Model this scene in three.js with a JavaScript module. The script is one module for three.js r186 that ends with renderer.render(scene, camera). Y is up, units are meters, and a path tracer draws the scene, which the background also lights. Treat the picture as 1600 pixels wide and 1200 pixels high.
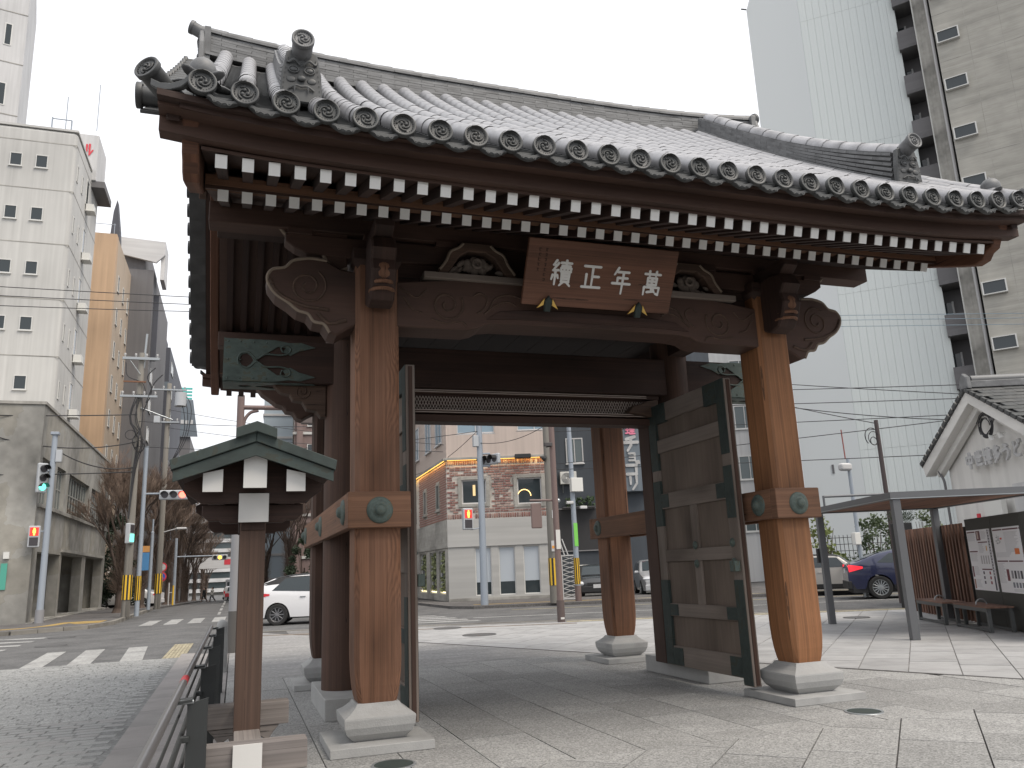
import * as THREE from 'three';
import { mergeGeometries } from 'three/addons/utils/BufferGeometryUtils.js';
import { RoundedBoxGeometry } from 'three/addons/geometries/RoundedBoxGeometry.js';
import { MarchingCubes } from 'three/addons/objects/MarchingCubes.js';

// ---------- camera, sky, sun, exposure ----------
const scene = new THREE.Scene();
const camera = new THREE.PerspectiveCamera(51.28, 4 / 3, 0.1, 1500);
camera.position.set(-3.3564, 1.408, 9.3865);
camera.rotation.set(0.2262, -0.3337, -0.042, 'YXZ');
scene.add(camera);
let seed = 7;
const rnd = () => { seed = (seed + 0x6d2b79f5) | 0; let t = Math.imul(seed ^ (seed >>> 15), 1 | seed); t = (t + Math.imul(t ^ (t >>> 7), 61 | t)) ^ t; return ((t ^ (t >>> 14)) >>> 0) / 4294967296; };
const rr = (a, b) => a + (b - a) * rnd();
// periodic value noise
function lattice(n) { const a = new Float32Array(n * n); for (let i = 0; i < n * n; i++) a[i] = rnd(); return a; }
const L256 = lattice(256);
function vnoise(x, y, px, py) {   // px, py: period in cells (<=256)
  const xi = Math.floor(x), yi = Math.floor(y), fx = x - xi, fy = y - yi, sx = fx * fx * (3 - 2 * fx), sy = fy * fy * (3 - 2 * fy);
  const m = (v, p) => ((v % p) + p) % p, x0 = m(xi, px), x1 = m(xi + 1, px), y0 = m(yi, py) * 256, y1 = m(yi + 1, py) * 256;
  const a = L256[y0 + x0], b = L256[y0 + x1], c = L256[y1 + x0], d = L256[y1 + x1];
  return a + (b - a) * sx + (c - a + (a - b - c + d) * sx) * sy;
}
function fbm(u, v, fx, fy, oct) { let s = 0, a = 0.5, t = 0; for (let o = 0; o < oct; o++) { const px = Math.min(fx << o, 256), py = Math.min(fy << o, 256); s += a * vnoise(u * px, v * py, px, py); t += a; a *= 0.5; } return s / t; }
{ // overcast sky
  const W = 256, H = 128, d = new Float32Array(W * H * 4);
  for (let j = 0; j < H; j++) for (let i = 0; i < W; i++) {
    const el = (j / (H - 1) - 0.5) * Math.PI, k = (j * W + i) * 4;
    const cl = fbm(i / W, j / H, 6, 4, 4) - 0.5;
    let L = el > -0.02 ? 0.53 + 0.07 * Math.sin(Math.max(0, el)) + cl * 0.15 : 0.2;
    d[k] = L * 0.985; d[k + 1] = L * 0.998; d[k + 2] = L * 1.04; d[k + 3] = 1;
  }
  const t = new THREE.DataTexture(d, W, H, THREE.RGBAFormat, THREE.FloatType);
  t.mapping = THREE.EquirectangularReflectionMapping; t.magFilter = t.minFilter = THREE.LinearFilter; t.needsUpdate = true;
  scene.background = t; scene.environment = t;
}
const sun = new THREE.DirectionalLight(0xfff4e6, 1.5);
sun.position.set(11, 30, 16); sun.target.position.set(0, 0, 0); sun.castShadow = true; sun.shadow.radius = 60;
sun.shadow.mapSize.set(2048, 2048); Object.assign(sun.shadow.camera, { left: -40, right: 40, top: 40, bottom: -40, near: 1, far: 120 });
scene.add(sun, sun.target);
const renderer = new THREE.WebGLRenderer({ antialias: true });
renderer.toneMapping = THREE.LinearToneMapping; renderer.toneMappingExposure = 2.08;
renderer.shadowMap.enabled = true;

// ---------- helpers ----------
const used = {};
function numbered(n) { const k = used[n] = (used[n] || 0) + 1; return k === 1 ? n : n + '_' + String(k - 1).padStart(3, '0'); }
function tag(o, label, category, group) { o.userData.label = label; o.userData.category = category; if (group) o.userData.group = group; return o; }
function thing(name, label, category, p = [0, 0, 0], turn = 0, group) { const o = new THREE.Group(); o.name = numbered(name); o.position.set(...p); o.rotation.y = turn; scene.add(o); return tag(o, label, category, group); }
function grp(name, parent) { const o = new THREE.Group(); o.name = name; parent.add(o); return o; }
function fin(g) { if (g.index) g = g.toNonIndexed(); for (const k of Object.keys(g.attributes)) if (!['position', 'normal', 'uv'].includes(k)) g.deleteAttribute(k); if (!g.attributes.normal) g.computeVertexNormals(); if (!g.attributes.uv) g.setAttribute('uv', new THREE.BufferAttribute(new Float32Array(g.attributes.position.count * 2), 2)); g.morphAttributes = {}; return g; }
// uv in metres by box projection, grain (v) along axis g (0,1,2); -1 = longest
function uvb(g, ax = -1) {
  g = fin(g); const p = g.attributes.position, uv = g.attributes.uv; g.computeBoundingBox(); const b = g.boundingBox, s = [b.max.x - b.min.x, b.max.y - b.min.y, b.max.z - b.min.z];
  if (ax < 0) ax = s[0] >= s[1] && s[0] >= s[2] ? 0 : s[1] >= s[2] ? 1 : 2;
  const ou = rnd() * 7, ov = rnd() * 7, A = new THREE.Vector3(), B = new THREE.Vector3(), C = new THREE.Vector3(), ar = p.array;
  for (let i = 0; i < p.count; i += 3) {
    A.fromArray(ar, i * 3); B.fromArray(ar, i * 3 + 3).sub(A); C.fromArray(ar, i * 3 + 6).sub(A); B.cross(C);
    const n = [Math.abs(B.x), Math.abs(B.y), Math.abs(B.z)], k = n[0] >= n[1] && n[0] >= n[2] ? 0 : n[1] >= n[2] ? 1 : 2;
    const o = [0, 1, 2].filter((q) => q !== k); let iv = o[1], iu = o[0]; if (o[0] === ax) { iv = o[0]; iu = o[1]; }
    for (let q = 0; q < 3; q++) uv.setXY(i + q, ar[(i + q) * 3 + iu] + ou, ar[(i + q) * 3 + iv] + ov);
  }
  return g;
}
function bx(w, h, d, x = 0, y = 0, z = 0, r = 0, ax = -1) { const m = Math.min(w, h, d); const g = r > 0 && m > r * 2.2 ? new RoundedBoxGeometry(w, h, d, 1, r) : new THREE.BoxGeometry(w, h, d); return uvb(g, ax).translate(x, y, z); }
function b2(x0, x1, y0, y1, z0, z1, r = 0, ax = -1) { return bx(x1 - x0, y1 - y0, z1 - z0, (x0 + x1) / 2, (y0 + y1) / 2, (z0 + z1) / 2, r, ax); }
function cyl(r0, r1, h, x = 0, y = 0, z = 0, n = 16, open = false) { return fin(new THREE.CylinderGeometry(r1, r0, h, n, 1, open)).translate(x, y + h / 2, z); } // base at y
function mg(a) { a = a.flat(9).map(fin); return a.length === 1 ? a[0] : mergeGeometries(a); }
function obj(name, gs, m, parent) { const o = new THREE.Mesh(Array.isArray(gs) ? mg(gs) : gs, m); o.name = parent ? name : numbered(name); o.castShadow = o.receiveShadow = true; (parent || scene).add(o); return o; }
function struct(name, gs, m) { const o = obj(name, gs, m); o.userData.kind = 'structure'; return o; }
function sgroup(name) { const o = new THREE.Group(); o.name = numbered(name); o.userData.kind = 'structure'; scene.add(o); return o; }
const V = (x, y, z) => new THREE.Vector3(x, y, z);
function tube(pts, r, n = 6, seg, smooth = true) { const c = smooth ? new THREE.CatmullRomCurve3(pts) : (() => { const q = new THREE.CurvePath(); for (let i = 1; i < pts.length; i++) q.add(new THREE.LineCurve3(pts[i - 1], pts[i])); return q; })(); return fin(new THREE.TubeGeometry(c, seg || pts.length * 4, r, n, false)); }
function rod(a, b, r, n = 8, r2) { const d = b.clone().sub(a), L = d.length(); const g = fin(new THREE.CylinderGeometry(r2 ?? r, r, L, n)); g.applyQuaternion(new THREE.Quaternion().setFromUnitVectors(V(0, 1, 0), d.normalize())); return g.translate((a.x + b.x) / 2, (a.y + b.y) / 2, (a.z + b.z) / 2); }
function ext(pts, depth, bev = 0, ax = -1, curve) { // polygon in xy, extruded in z (centred)
  const s = pts instanceof THREE.Shape ? pts : new THREE.Shape(pts.map((p) => new THREE.Vector2(p[0], p[1])));
  const g = new THREE.ExtrudeGeometry(s, { depth: depth - 2 * bev, bevelEnabled: bev > 0, bevelThickness: bev, bevelSize: bev, bevelOffset: -bev, bevelSegments: 1, curveSegments: curve || 10 });
  return uvb(g.translate(0, 0, -depth / 2 + bev), ax);
}
function lathe(pts, n = 20) { return fin(new THREE.LatheGeometry(pts.map((p) => new THREE.Vector2(p[0], p[1])), n)); }
// closed slab: f(u, v, top) -> [x, y, z]
function slab(f, nu, nv, uvs) {
  const pos = [], uv = [], at = (i, j, t) => f(i / nu, j / nv, t), q = (a, b, c, d, us) => { pos.push(...a, ...b, ...c, ...a, ...c, ...d); for (const k of [0, 1, 2, 0, 2, 3]) uv.push(us[k][0], us[k][1]); };
  for (let i = 0; i < nu; i++) for (let j = 0; j < nv; j++) for (const t of [1, 0]) {
    const P = [at(i, j, t), at(i + 1, j, t), at(i + 1, j + 1, t), at(i, j + 1, t)], us = P.map((p) => [Math.hypot(p[1], p[2]), p[0]]);
    t ? q(P[0], P[3], P[2], P[1], [us[0], us[3], us[2], us[1]]) : q(P[0], P[1], P[2], P[3], us);
  }
  const side = (a, b) => { const P = [at(...a, 1), at(...b, 1), at(...b, 0), at(...a, 0)]; q(...P, P.map((p) => [p[1], p[0] + p[2]])); };
  for (let i = 0; i < nu; i++) { side([i, 0], [i + 1, 0]); side([i + 1, nv], [i, nv]); }
  for (let j = 0; j < nv; j++) { side([0, j + 1], [0, j]); side([nu, j], [nu, j + 1]); }
  const g = new THREE.BufferGeometry(); g.setAttribute('position', new THREE.Float32BufferAttribute(pos, 3)); g.setAttribute('uv', new THREE.Float32BufferAttribute(uv, 2)); g.computeVertexNormals(); return g;
}

// ---------- textures ----------
function tex(n, fn, size, srgb = true) { // fn(u,v) -> [r,g,b] 0..1 (already display values when srgb)
  const d = new Uint8Array(n * n * 4);
  for (let j = 0; j < n; j++) for (let i = 0; i < n; i++) { const c = fn(i / n, j / n, i, j), k = (j * n + i) * 4; for (let q = 0; q < 3; q++) d[k + q] = Math.max(0, Math.min(255, c[q] * 255)); d[k + 3] = 255; }
  const t = new THREE.DataTexture(d, n, n); t.wrapS = t.wrapT = THREE.RepeatWrapping; t.magFilter = THREE.LinearFilter; t.minFilter = THREE.LinearMipmapLinearFilter; t.generateMipmaps = true; if (srgb) t.colorSpace = THREE.SRGBColorSpace; t.repeat.set(1 / (Array.isArray(size) ? size[0] : size), 1 / (Array.isArray(size) ? size[1] : size)); t.needsUpdate = true; return t;
}
const g3 = (v, a = 1, b = 1, c = 1) => [v * a, v * b, v * c];
// wood: streaks along v
const woodF = (u, v) => { const w = fbm(u, v, 3, 1, 2) * 0.05, s = fbm(u + w, v, 48, 1, 3), f = fbm(u, v, 160, 5, 2), c = Math.abs(fbm(u + 0.012 * fbm(u, v, 3, 7, 2), v, 12, 1, 2) - 0.5), b = fbm(u, v, 3, 4, 4); let k = 0.64 + 0.22 * s + 0.14 * f + 0.22 * (b - 0.5); if (c < 0.0045) k *= 0.62; return k; };
const T = {};
T.wood = tex(512, (u, v) => { const k = woodF(u, v), st = fbm(u, v, 5, 3, 4); return [k * (0.93 + 0.14 * st), k * (0.9 + 0.16 * st), k * (0.86 + 0.2 * st)]; }, [0.9, 2.6]);
T.woodS = tex(512, (u, v) => { const s = fbm(u, v, 40, 2, 3), f = fbm(u, v, 150, 6, 2), b = fbm(u, v, 3, 3, 4), k = 0.76 + 0.10 * s + 0.08 * f + 0.22 * (b - 0.5); return [k * (0.95 + 0.1 * b), k * (0.93 + 0.12 * b), k * (0.91 + 0.14 * b)]; }, [1.1, 2.9]);
T.woodB = tex(256, (u, v) => g3(woodF(u, v)), [0.9, 2.6], false);
T.grainF = null;
{ const gf = (u, v) => { // bold weathered cathedral grain
    const wx = (u - 0.5), wv = v + 0.02 * fbm(u, v, 8, 8, 2), arch = Math.abs(wx) * 2.2 - 0.35 * Math.cos((v) * 6.283) * (1 - Math.abs(wx) * 2), n = fbm(u, wv, 6, 5, 4);
    const ring = 0.5 + 0.5 * Math.sin((arch * 7 + n * 2.6) * 6.283), b = fbm(u, v, 2, 3, 4), m = Math.max(0, 1 - Math.abs(wx) * 3) * Math.max(0, b * 2 - 0.7); return 0.62 + 0.30 * m * (Math.pow(ring, 0.7) - 0.4) + 0.2 * fbm(u, v, 110, 4, 3) + 0.18 * fbm(u, v, 40, 1, 2) + 0.2 * (b - 0.5); };
  T.grain = tex(512, (u, v) => { const k = gf(u, v), st = fbm(u, v, 4, 2, 4); return [k * (0.92 + 0.14 * st), k * (0.88 + 0.2 * st), k * (0.82 + 0.28 * st)]; }, [0.5, 1.7]);
  T.grainB = tex(256, (u, v) => g3(gf(u, v)), [0.5, 1.7], false); }
const speck = (u, v, i, j) => L256[((i * 7 + 13) & 255) + (((j * 11 + i * 3) & 255) << 8)];
T.granite = tex(512, (u, v, i, j) => { const s = speck(u, v, i >> 2, j >> 2), n = fbm(u, v, 100, 100, 2), l = fbm(u, v, 5, 5, 4); const k = 0.82 + 0.08 * (l - 0.5) + 0.30 * (n - 0.5) + (s > 0.88 ? -0.16 : s < 0.12 ? 0.1 : 0); return g3(k, 1, 1, 0.995); }, 1.3);
T.graniteFine = tex(512, (u, v, i, j) => { const s = speck(u, v, i, j), l = fbm(u, v, 4, 4, 4); return g3(0.86 + 0.12 * (l - 0.5) + (s > 0.85 ? -0.07 : s < 0.12 ? 0.05 : 0)); }, 0.8);
T.asphalt = tex(512, (u, v, i, j) => { const s = speck(u, v, i, j), l = fbm(u, v, 6, 6, 5), n = fbm(u, v, 100, 100, 2); return g3(0.74 + 0.26 * (l - 0.5) + 0.25 * (n - 0.5) + (s > 0.85 ? 0.1 : s < 0.15 ? -0.1 : 0)); }, 3.1);
T.concrete = tex(512, (u, v, i, j) => { const l = fbm(u, v, 4, 4, 5), m = fbm(u, v, 24, 24, 3), st = fbm(u, v, 40, 3, 3); return g3(0.80 + 0.30 * (l - 0.5) + 0.12 * (m - 0.5) + 0.14 * (st - 0.5), 1, 0.99, 0.97); }, 4.3);
T.oldplaster = tex(512, (u, v) => { const l = fbm(u, v, 3, 3, 5), m = fbm(u, v, 20, 20, 4), p = fbm(u, v, 5, 6, 5); let k = 0.8 + 0.3 * (l - 0.5) + 0.2 * (m - 0.5); const c = p > 0.6 ? [1, 0.985, 0.95] : [1, 0.995, 0.98]; if (p > 0.598 && p < 0.602) k *= 0.9; if (p > 0.602) k *= 0.96; return g3(k, ...c); }, 7.5);
T.plaster = tex(512, (u, v) => { const l = fbm(u, v, 4, 3, 4), st = fbm(u, v, 60, 2, 3); return g3(0.88 + 0.10 * (l - 0.5) + 0.10 * (st - 0.5)); }, 9.7);
T.tile = tex(256, (u, v, i, j) => { const l = fbm(u, v, 5, 5, 4), s = speck(u, v, i, j); return g3(0.82 + 0.36 * (l - 0.5) + (s > 0.93 ? 0.06 : s < 0.06 ? -0.1 : 0)); }, 0.9);
T.patina = tex(256, (u, v) => { const l = fbm(u, v, 6, 6, 4), m = fbm(u, v, 30, 14, 3); const k = 0.78 + 0.3 * (l - 0.5) + 0.2 * (m - 0.5); return m * l > 0.4 ? g3(k, 0.95, 0.86, 0.8) : g3(k); }, 0.9);
T.board = tex(512, (u, v, i, j) => { const row = Math.floor(v * 24), l = fbm(u, v, 3, 24, 4), r = L256[row * 5 + 3], f = fbm(u, v, 10, 120, 3), b = fbm(u, v, 6, 5, 4); return g3(0.84 + 0.05 * (r - 0.5) + 0.07 * (l - 0.5) + 0.08 * (f - 0.5) + 0.12 * (b - 0.5), 1, 0.99, 0.965); }, 4.8);
T.rough = tex(256, (u, v) => g3(0.6 + 0.5 * (fbm(u, v, 40, 40, 3) - 0.5) + 0.3 * (fbm(u, v, 6, 20, 3) - 0.5)), 1.7, false);
T.streakstone = tex(512, (u, v, i, j) => { const st = fbm(u, v, 5, 60, 3), l = fbm(u, v, 5, 5, 4), n = fbm(u, v, 110, 110, 2); return g3(0.80 + 0.2 * (st - 0.5) + 0.08 * (l - 0.5) + 0.22 * (n - 0.5), 1, 0.995, 0.99); }, 3.3);
T.fineB = tex(256, (u, v, i, j) => g3(0.5 + 0.8 * (fbm(u, v, 60, 60, 3) - 0.5)), 0.6, false);

// ---------- materials (linear base colours) ----------
function M(rgb, rough = 0.8, o = {}) { const { phys, ...r } = o; const m = new (phys ? THREE.MeshPhysicalMaterial : THREE.MeshStandardMaterial)({ roughness: rough, ...r }); m.color.setRGB(...rgb); return m; }
const Mt = {
  pillarShaded: M([0.245, 0.115, 0.06], 0.75, { map: T.wood, bumpMap: T.woodB, bumpScale: 0.003 }),  // rear right pillar: wood colour lowered to paint in the roof shade
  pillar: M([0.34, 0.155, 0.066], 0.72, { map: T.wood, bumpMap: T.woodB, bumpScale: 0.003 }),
  pillarB: M([0.095, 0.052, 0.036], 0.78, { map: T.wood, bumpMap: T.woodB, bumpScale: 0.003 }), snout: M([0.26, 0.13, 0.075], 0.8, { map: T.wood }), pale: M([0.21, 0.165, 0.125], 0.9), ceil: M([0.02, 0.012, 0.01], 0.85, { map: T.woodS }), raft: M([0.05, 0.025, 0.019], 0.8, { map: T.wood }),  // ceiling boards: near-black colour paints in the shade of the gate interior
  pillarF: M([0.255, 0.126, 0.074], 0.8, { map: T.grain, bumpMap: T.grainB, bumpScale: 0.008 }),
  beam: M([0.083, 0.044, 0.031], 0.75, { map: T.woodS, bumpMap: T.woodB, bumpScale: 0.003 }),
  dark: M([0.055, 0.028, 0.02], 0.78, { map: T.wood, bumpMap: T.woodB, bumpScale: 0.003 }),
  carve: M([0.115, 0.073, 0.053], 0.85, { map: T.wood }),
  endwood: M([0.225, 0.118, 0.07], 0.8, { map: T.wood, bumpMap: T.woodB, bumpScale: 0.004 }),
  greywood: M([0.25, 0.21, 0.182], 0.9, { map: T.woodS, bumpMap: T.woodB, bumpScale: 0.003 }), basewood: M([0.26, 0.24, 0.23], 0.9, { map: T.wood, bumpMap: T.woodB, bumpScale: 0.003 }), lattice: M([0.42, 0.36, 0.32], 0.9), barge: M([0.17, 0.078, 0.046], 0.8, { map: T.wood }),
  doorpanel: M([0.185, 0.145, 0.118], 0.85, { map: T.woodS, bumpMap: T.woodB, bumpScale: 0.003 }),
  white: M([0.80, 0.80, 0.78], 0.7), whiteW: M([0.72, 0.71, 0.68], 0.8, { map: T.plaster }),
  copper: M([0.13, 0.175, 0.155], 0.62, { map: T.patina, metalness: 0.15 }),
  copperD: M([0.048, 0.07, 0.063], 0.7, { map: T.patina }),
  gold: M([0.75, 0.5, 0.15], 0.35, { metalness: 0.9 }),
  stone: M([0.50, 0.50, 0.49], 0.85, { map: T.graniteFine, bumpMap: T.fineB, bumpScale: 0.002 }),
  tile: M([0.46, 0.46, 0.475], 0.45, { map: T.tile, metalness: 0.3 }), tile2: M([0.44, 0.44, 0.455], 0.45, { map: T.tile, metalness: 0.3 }), tile3: M([0.51, 0.51, 0.525], 0.5, { map: T.tile, metalness: 0.3 }),
  tileD2: M([0.078, 0.083, 0.082], 0.55, { map: T.tile }), tileD3: M([0.108, 0.11, 0.108], 0.5, { map: T.tile }), tileD: M([0.092, 0.096, 0.097], 0.5, { map: T.tile }), tileM: M([0.215, 0.22, 0.225], 0.55, { map: T.tile }),
  iron: M([0.035, 0.038, 0.038], 0.55, { metalness: 0.3 }), steel: M([0.36, 0.38, 0.39], 0.35, { metalness: 0.7 }),
  pole: M([0.30, 0.34, 0.39], 0.5), poleGrey: M([0.26, 0.26, 0.27], 0.6), poleBrown: M([0.17, 0.12, 0.11], 0.6), concPole: M([0.36, 0.345, 0.32], 0.85, { map: T.concrete }),
  black: M([0.02, 0.02, 0.021], 0.6), yellow: M([0.72, 0.45, 0.03], 0.6), rubber: M([0.018, 0.018, 0.018], 0.8),
  cable: M([0.025, 0.025, 0.028], 0.6),
  glassD: M([0.035, 0.045, 0.05], 0.06, { phys: 1, specularIntensity: 1 }), glassG: M([0.10, 0.125, 0.13], 0.08, { phys: 1 }), glassB: M([0.22, 0.30, 0.36], 0.1, { phys: 1 }),
};
// ---------- lettering (stroke lists in a unit box, y down) ----------
const GL = {
  man: '.1 .12 .9 .12;.32 0 .34 .22;.68 0 .66 .22;.27 .28 .27 .55;.27 .28 .73 .28;.73 .28 .73 .55;.27 .41 .73 .41;.27 .55 .73 .55;.5 .28 .5 .85;.12 .66 .12 .98;.12 .66 .9 .66 .88 .95 .76 .91;.3 .86 .62 .82;.6 .74 .68 .86',
  nen: '.3 .02 .12 .3;.28 .18 .85 .18;.3 .42 .8 .42;.3 .42 .3 .65;.05 .65 .95 .65;.58 .18 .55 1.06',
  sei: '.1 .1 .9 .1;.52 .1 .52 .92;.52 .5 .85 .5;.22 .42 .22 .92;.05 .93 .95 .93',
  zoku: '.22 .02 .08 .2 .25 .2;.32 .12 .08 .42 .34 .4;.2 .42 .2 .98;.08 .6 .04 .78;.3 .6 .35 .72;.45 .1 .95 .1;.7 0 .7 .22;.5 .22 .9 .22;.46 .3 .46 .44;.46 .3 .94 .3;.94 .3 .94 .44;.46 .44 .94 .44;.62 .3 .62 .44;.78 .3 .78 .44;.52 .5 .52 .84;.52 .5 .88 .5;.88 .5 .88 .84;.52 .61 .88 .61;.52 .72 .88 .72;.52 .84 .88 .84;.6 .86 .45 1;.8 .86 .95 1',
  chi: '.75 .05 .2 .2;.05 .42 .95 .42;.5 .15 .5 .6 .25 .98', yo: '.2 .2 .8 .2;.8 .2 .8 .95;.25 .57 .8 .57;.2 .93 .8 .93', go: '.1 .25 .75 .25;.75 .25 .75 .9;.08 .88 .75 .88;.8 .02 .86 .15;.94 0 1 .12', ri: '.25 .1 .25 .6;.75 .05 .75 .55 .4 .98',
  ryo: '.25 .05 .25 .95;.03 .42 .48 .42;.08 .12 .15 .3;.43 .12 .35 .3;.25 .45 .05 .8;.25 .45 .47 .75;.6 .12 .7 .25;.55 .35 .68 .48;.5 .72 1 .6;.82 .02 .82 .98',
  rik: '.04 .12 .4 .12;.04 .46 .4 .46;.02 .85 .42 .78;.22 .12 .22 .82;.5 .08 .5 .5;.5 .08 .94 .08;.94 .08 .94 .5;.5 .29 .94 .29;.5 .5 .94 .5;.72 .08 .72 .92;.52 .7 .92 .7;.45 .92 1 .92',
  naka: '.12 .25 .12 .65;.12 .25 .88 .25;.88 .25 .88 .65;.12 .65 .88 .65;.5 0 .5 1', yon: '.03 .35 .97 .35;.25 .08 .25 .9 .95 .9;.52 .03 .52 .65;.78 .03 .78 .65;.52 .65 .78 .65',
  haku: '.03 .35 .35 .35;.19 .02 .19 .98;.42 .15 1 .15;.7 0 .7 .6;.48 .25 .48 .55;.48 .25 .94 .25;.94 .25 .94 .55;.48 .4 .94 .4;.48 .55 .94 .55;.4 .68 1 .68;.8 .6 .8 .97 .7 .95;.52 .76 .6 .87',
  ta: '.5 0 .2 .3;.45 .12 .78 .12 .2 .52;.42 .25 .55 .34;.6 .42 .25 .75;.55 .55 .9 .55 .2 1;.5 .68 .62 .78', u: '.35 .05 .62 .12;.15 .4 .55 .3 .8 .5 .7 .8 .4 1', do: '.25 .08 .35 .45;.75 .25 .3 .5 .2 .75 .45 .92 .85 .9;.82 .02 .88 .12;.95 0 1 .1',
  ru: '.3 .1 .3 .55 .05 .95;.62 .05 .62 .9 .98 .5',
};
function glyph(k, w, h, pen, depth) { // centred, facing +z
  const out = [];
  for (const s of GL[k].split(';')) {
    const n = s.trim().split(' ').map(Number), P = []; for (let i = 0; i < n.length; i += 2) P.push([(n[i] - 0.5) * w, (0.5 - n[i + 1]) * h]);
    for (let i = 1; i < P.length; i++) {
      const [ax, ay] = P[i - 1], [bx_, by] = P[i], L = Math.hypot(bx_ - ax, by - ay), ang = Math.atan2(by - ay, bx_ - ax), r0 = pen * (i === 1 ? 0.56 : 0.48), r1 = pen * (Math.abs(ang) > 0.5 && Math.abs(ang) < 2.6 ? 0.38 : 0.52), pts = [];
      for (let q = 0; q <= 4; q++) { const t = Math.PI / 2 + q / 4 * Math.PI; pts.push([Math.cos(t) * r0, Math.sin(t) * r0]); }
      for (let q = 0; q <= 4; q++) { const t = -Math.PI / 2 + q / 4 * Math.PI; pts.push([L + Math.cos(t) * r1, Math.sin(t) * r1]); }
      const g = fin(new THREE.ExtrudeGeometry(new THREE.Shape(pts.map((p) => new THREE.Vector2(...p))), { depth, bevelEnabled: false }));
      g.rotateZ(ang).translate(ax, ay, i * 0.0006 + out.length * 0.00015); out.push(g);
    }
  }
  return mg(out);
}

// ---------- the gate (built in its own units, then scaled to metres) ----------
const gate = thing('temple_gate', 'large wooden temple gate with grey tiled roof and open doors', 'gate');
gate.scale.setScalar(0.88);
const PW = 2.485, PD = 2.366;
const squarePillar = (() => { // chamfered square post with rounded-in foot
  const h = 0.228, c = 0.045, ring = (s, y) => { const a = h * s, b = (h - c) * s; return [[a, b], [b, a], [-b, a], [-a, b], [-a, -b], [-b, -a], [b, -a], [a, -b]].map(([x, z]) => [x, y, z]); };
  const lv = [[0.80, 0.405], [0.86, 0.46], [0.93, 0.56], [0.975, 0.68], [1, 0.82], [1, 5.0]], pos = [];
  for (let i = 0; i + 1 < lv.length; i++) { const A = ring(...lv[i]), B = ring(...lv[i + 1]); for (let k = 0; k < 8; k++) { const m = (k + 1) % 8; pos.push(...A[k], ...A[m], ...B[m], ...A[k], ...B[m], ...B[k]); } }
  const g = new THREE.BufferGeometry(); g.setAttribute('position', new THREE.Float32BufferAttribute(pos, 3)); g.computeVertexNormals();
  const p = g.attributes.position, nn = g.attributes.normal, a = V(0, 0, 0), b = V(0, 0, 0), cc = V(0, 0, 0);
  a.fromArray(p.array, 0); b.fromArray(p.array, 3).sub(a); cc.fromArray(p.array, 6).sub(a); b.cross(cc); if (b.x * p.array[0] + b.z * p.array[2] < 0) { for (let i = 0; i < p.count; i += 3) for (let q = 0; q < 3; q++) { const t = p.array[i * 3 + 3 + q]; p.array[i * 3 + 3 + q] = p.array[i * 3 + 6 + q]; p.array[i * 3 + 6 + q] = t; } g.computeVertexNormals(); }
  return g;
})();
const sobanShape = (() => { const lv = [[0.235, 0.086], [0.30, 0.15], [0.328, 0.215], [0.335, 0.285], [0.332, 0.30], [0.27, 0.335], [0.222, 0.375], [0.2, 0.408]], pos = [];
  const ring = (a, y) => [[a, y, a], [-a, y, a], [-a, y, -a], [a, y, -a]];
  for (let i = 0; i + 1 < lv.length; i++) { const A = ring(...lv[i]), B = ring(...lv[i + 1]); for (let k = 0; k < 4; k++) { const m = (k + 1) % 4; pos.push(...A[k], ...B[m], ...A[m], ...A[k], ...B[k], ...B[m]); } }
  const T2 = ring(...lv[lv.length - 1]); pos.push(...T2[0], ...T2[2], ...T2[1], ...T2[0], ...T2[3], ...T2[2]);
  const g = new THREE.BufferGeometry(); g.setAttribute('position', new THREE.Float32BufferAttribute(pos, 3)); g.computeVertexNormals(); return g; })();
const bossG = (() => mg([lathe([[0, 0.055], [0.035, 0.053], [0.062, 0.04], [0.068, 0.03], [0.085, 0.03], [0.115, 0.022], [0.13, 0.008], [0.132, 0]], 28), lathe([[0, 0.075], [0.03, 0.072], [0.05, 0.06], [0.06, 0.038]], 20)]).rotateX(Math.PI / 2))();
for (const [sx, sz] of [[-1, 1], [1, 1], [-1, -1], [1, -1]]) {
  const x = sx * PW, z = sz * PD;
  obj('plinth', bx(0.96, 0.084, 0.96, x, 0.042, z, 0.008), Mt.stone, gate);
  obj('base_stone', uvb(sobanShape.clone()).translate(x, 0, z), Mt.stone, gate);
  obj('pillar', uvb(squarePillar.clone(), 1).translate(x, 0, z), sx < 0 ? (sz > 0 ? Mt.pillarF : Mt.pillarB) : sz > 0 ? Mt.pillar : Mt.pillarShaded, gate);
  // clamping tie boards round the pillar
  obj('tie_board', b2(x - 0.313, x + 0.313, 2.043, 2.398, z + sz * 0.27 - 0.055, z + sz * 0.27 + 0.055, 0.012), Mt.endwood, gate);
  const b = obj('copper_boss', bossG, Mt.copper, gate); b.position.set(x, 2.215, z + sz * 0.325); if (sz < 0) b.rotation.y = Math.PI;
  for (const o of [-1, 1]) { const c = obj('copper_boss', bossG, Mt.copper, gate); c.position.set(x + o * 0.311, 2.222, z - sz * 0.03); c.rotation.y = o * Math.PI / 2; }
}
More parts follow.
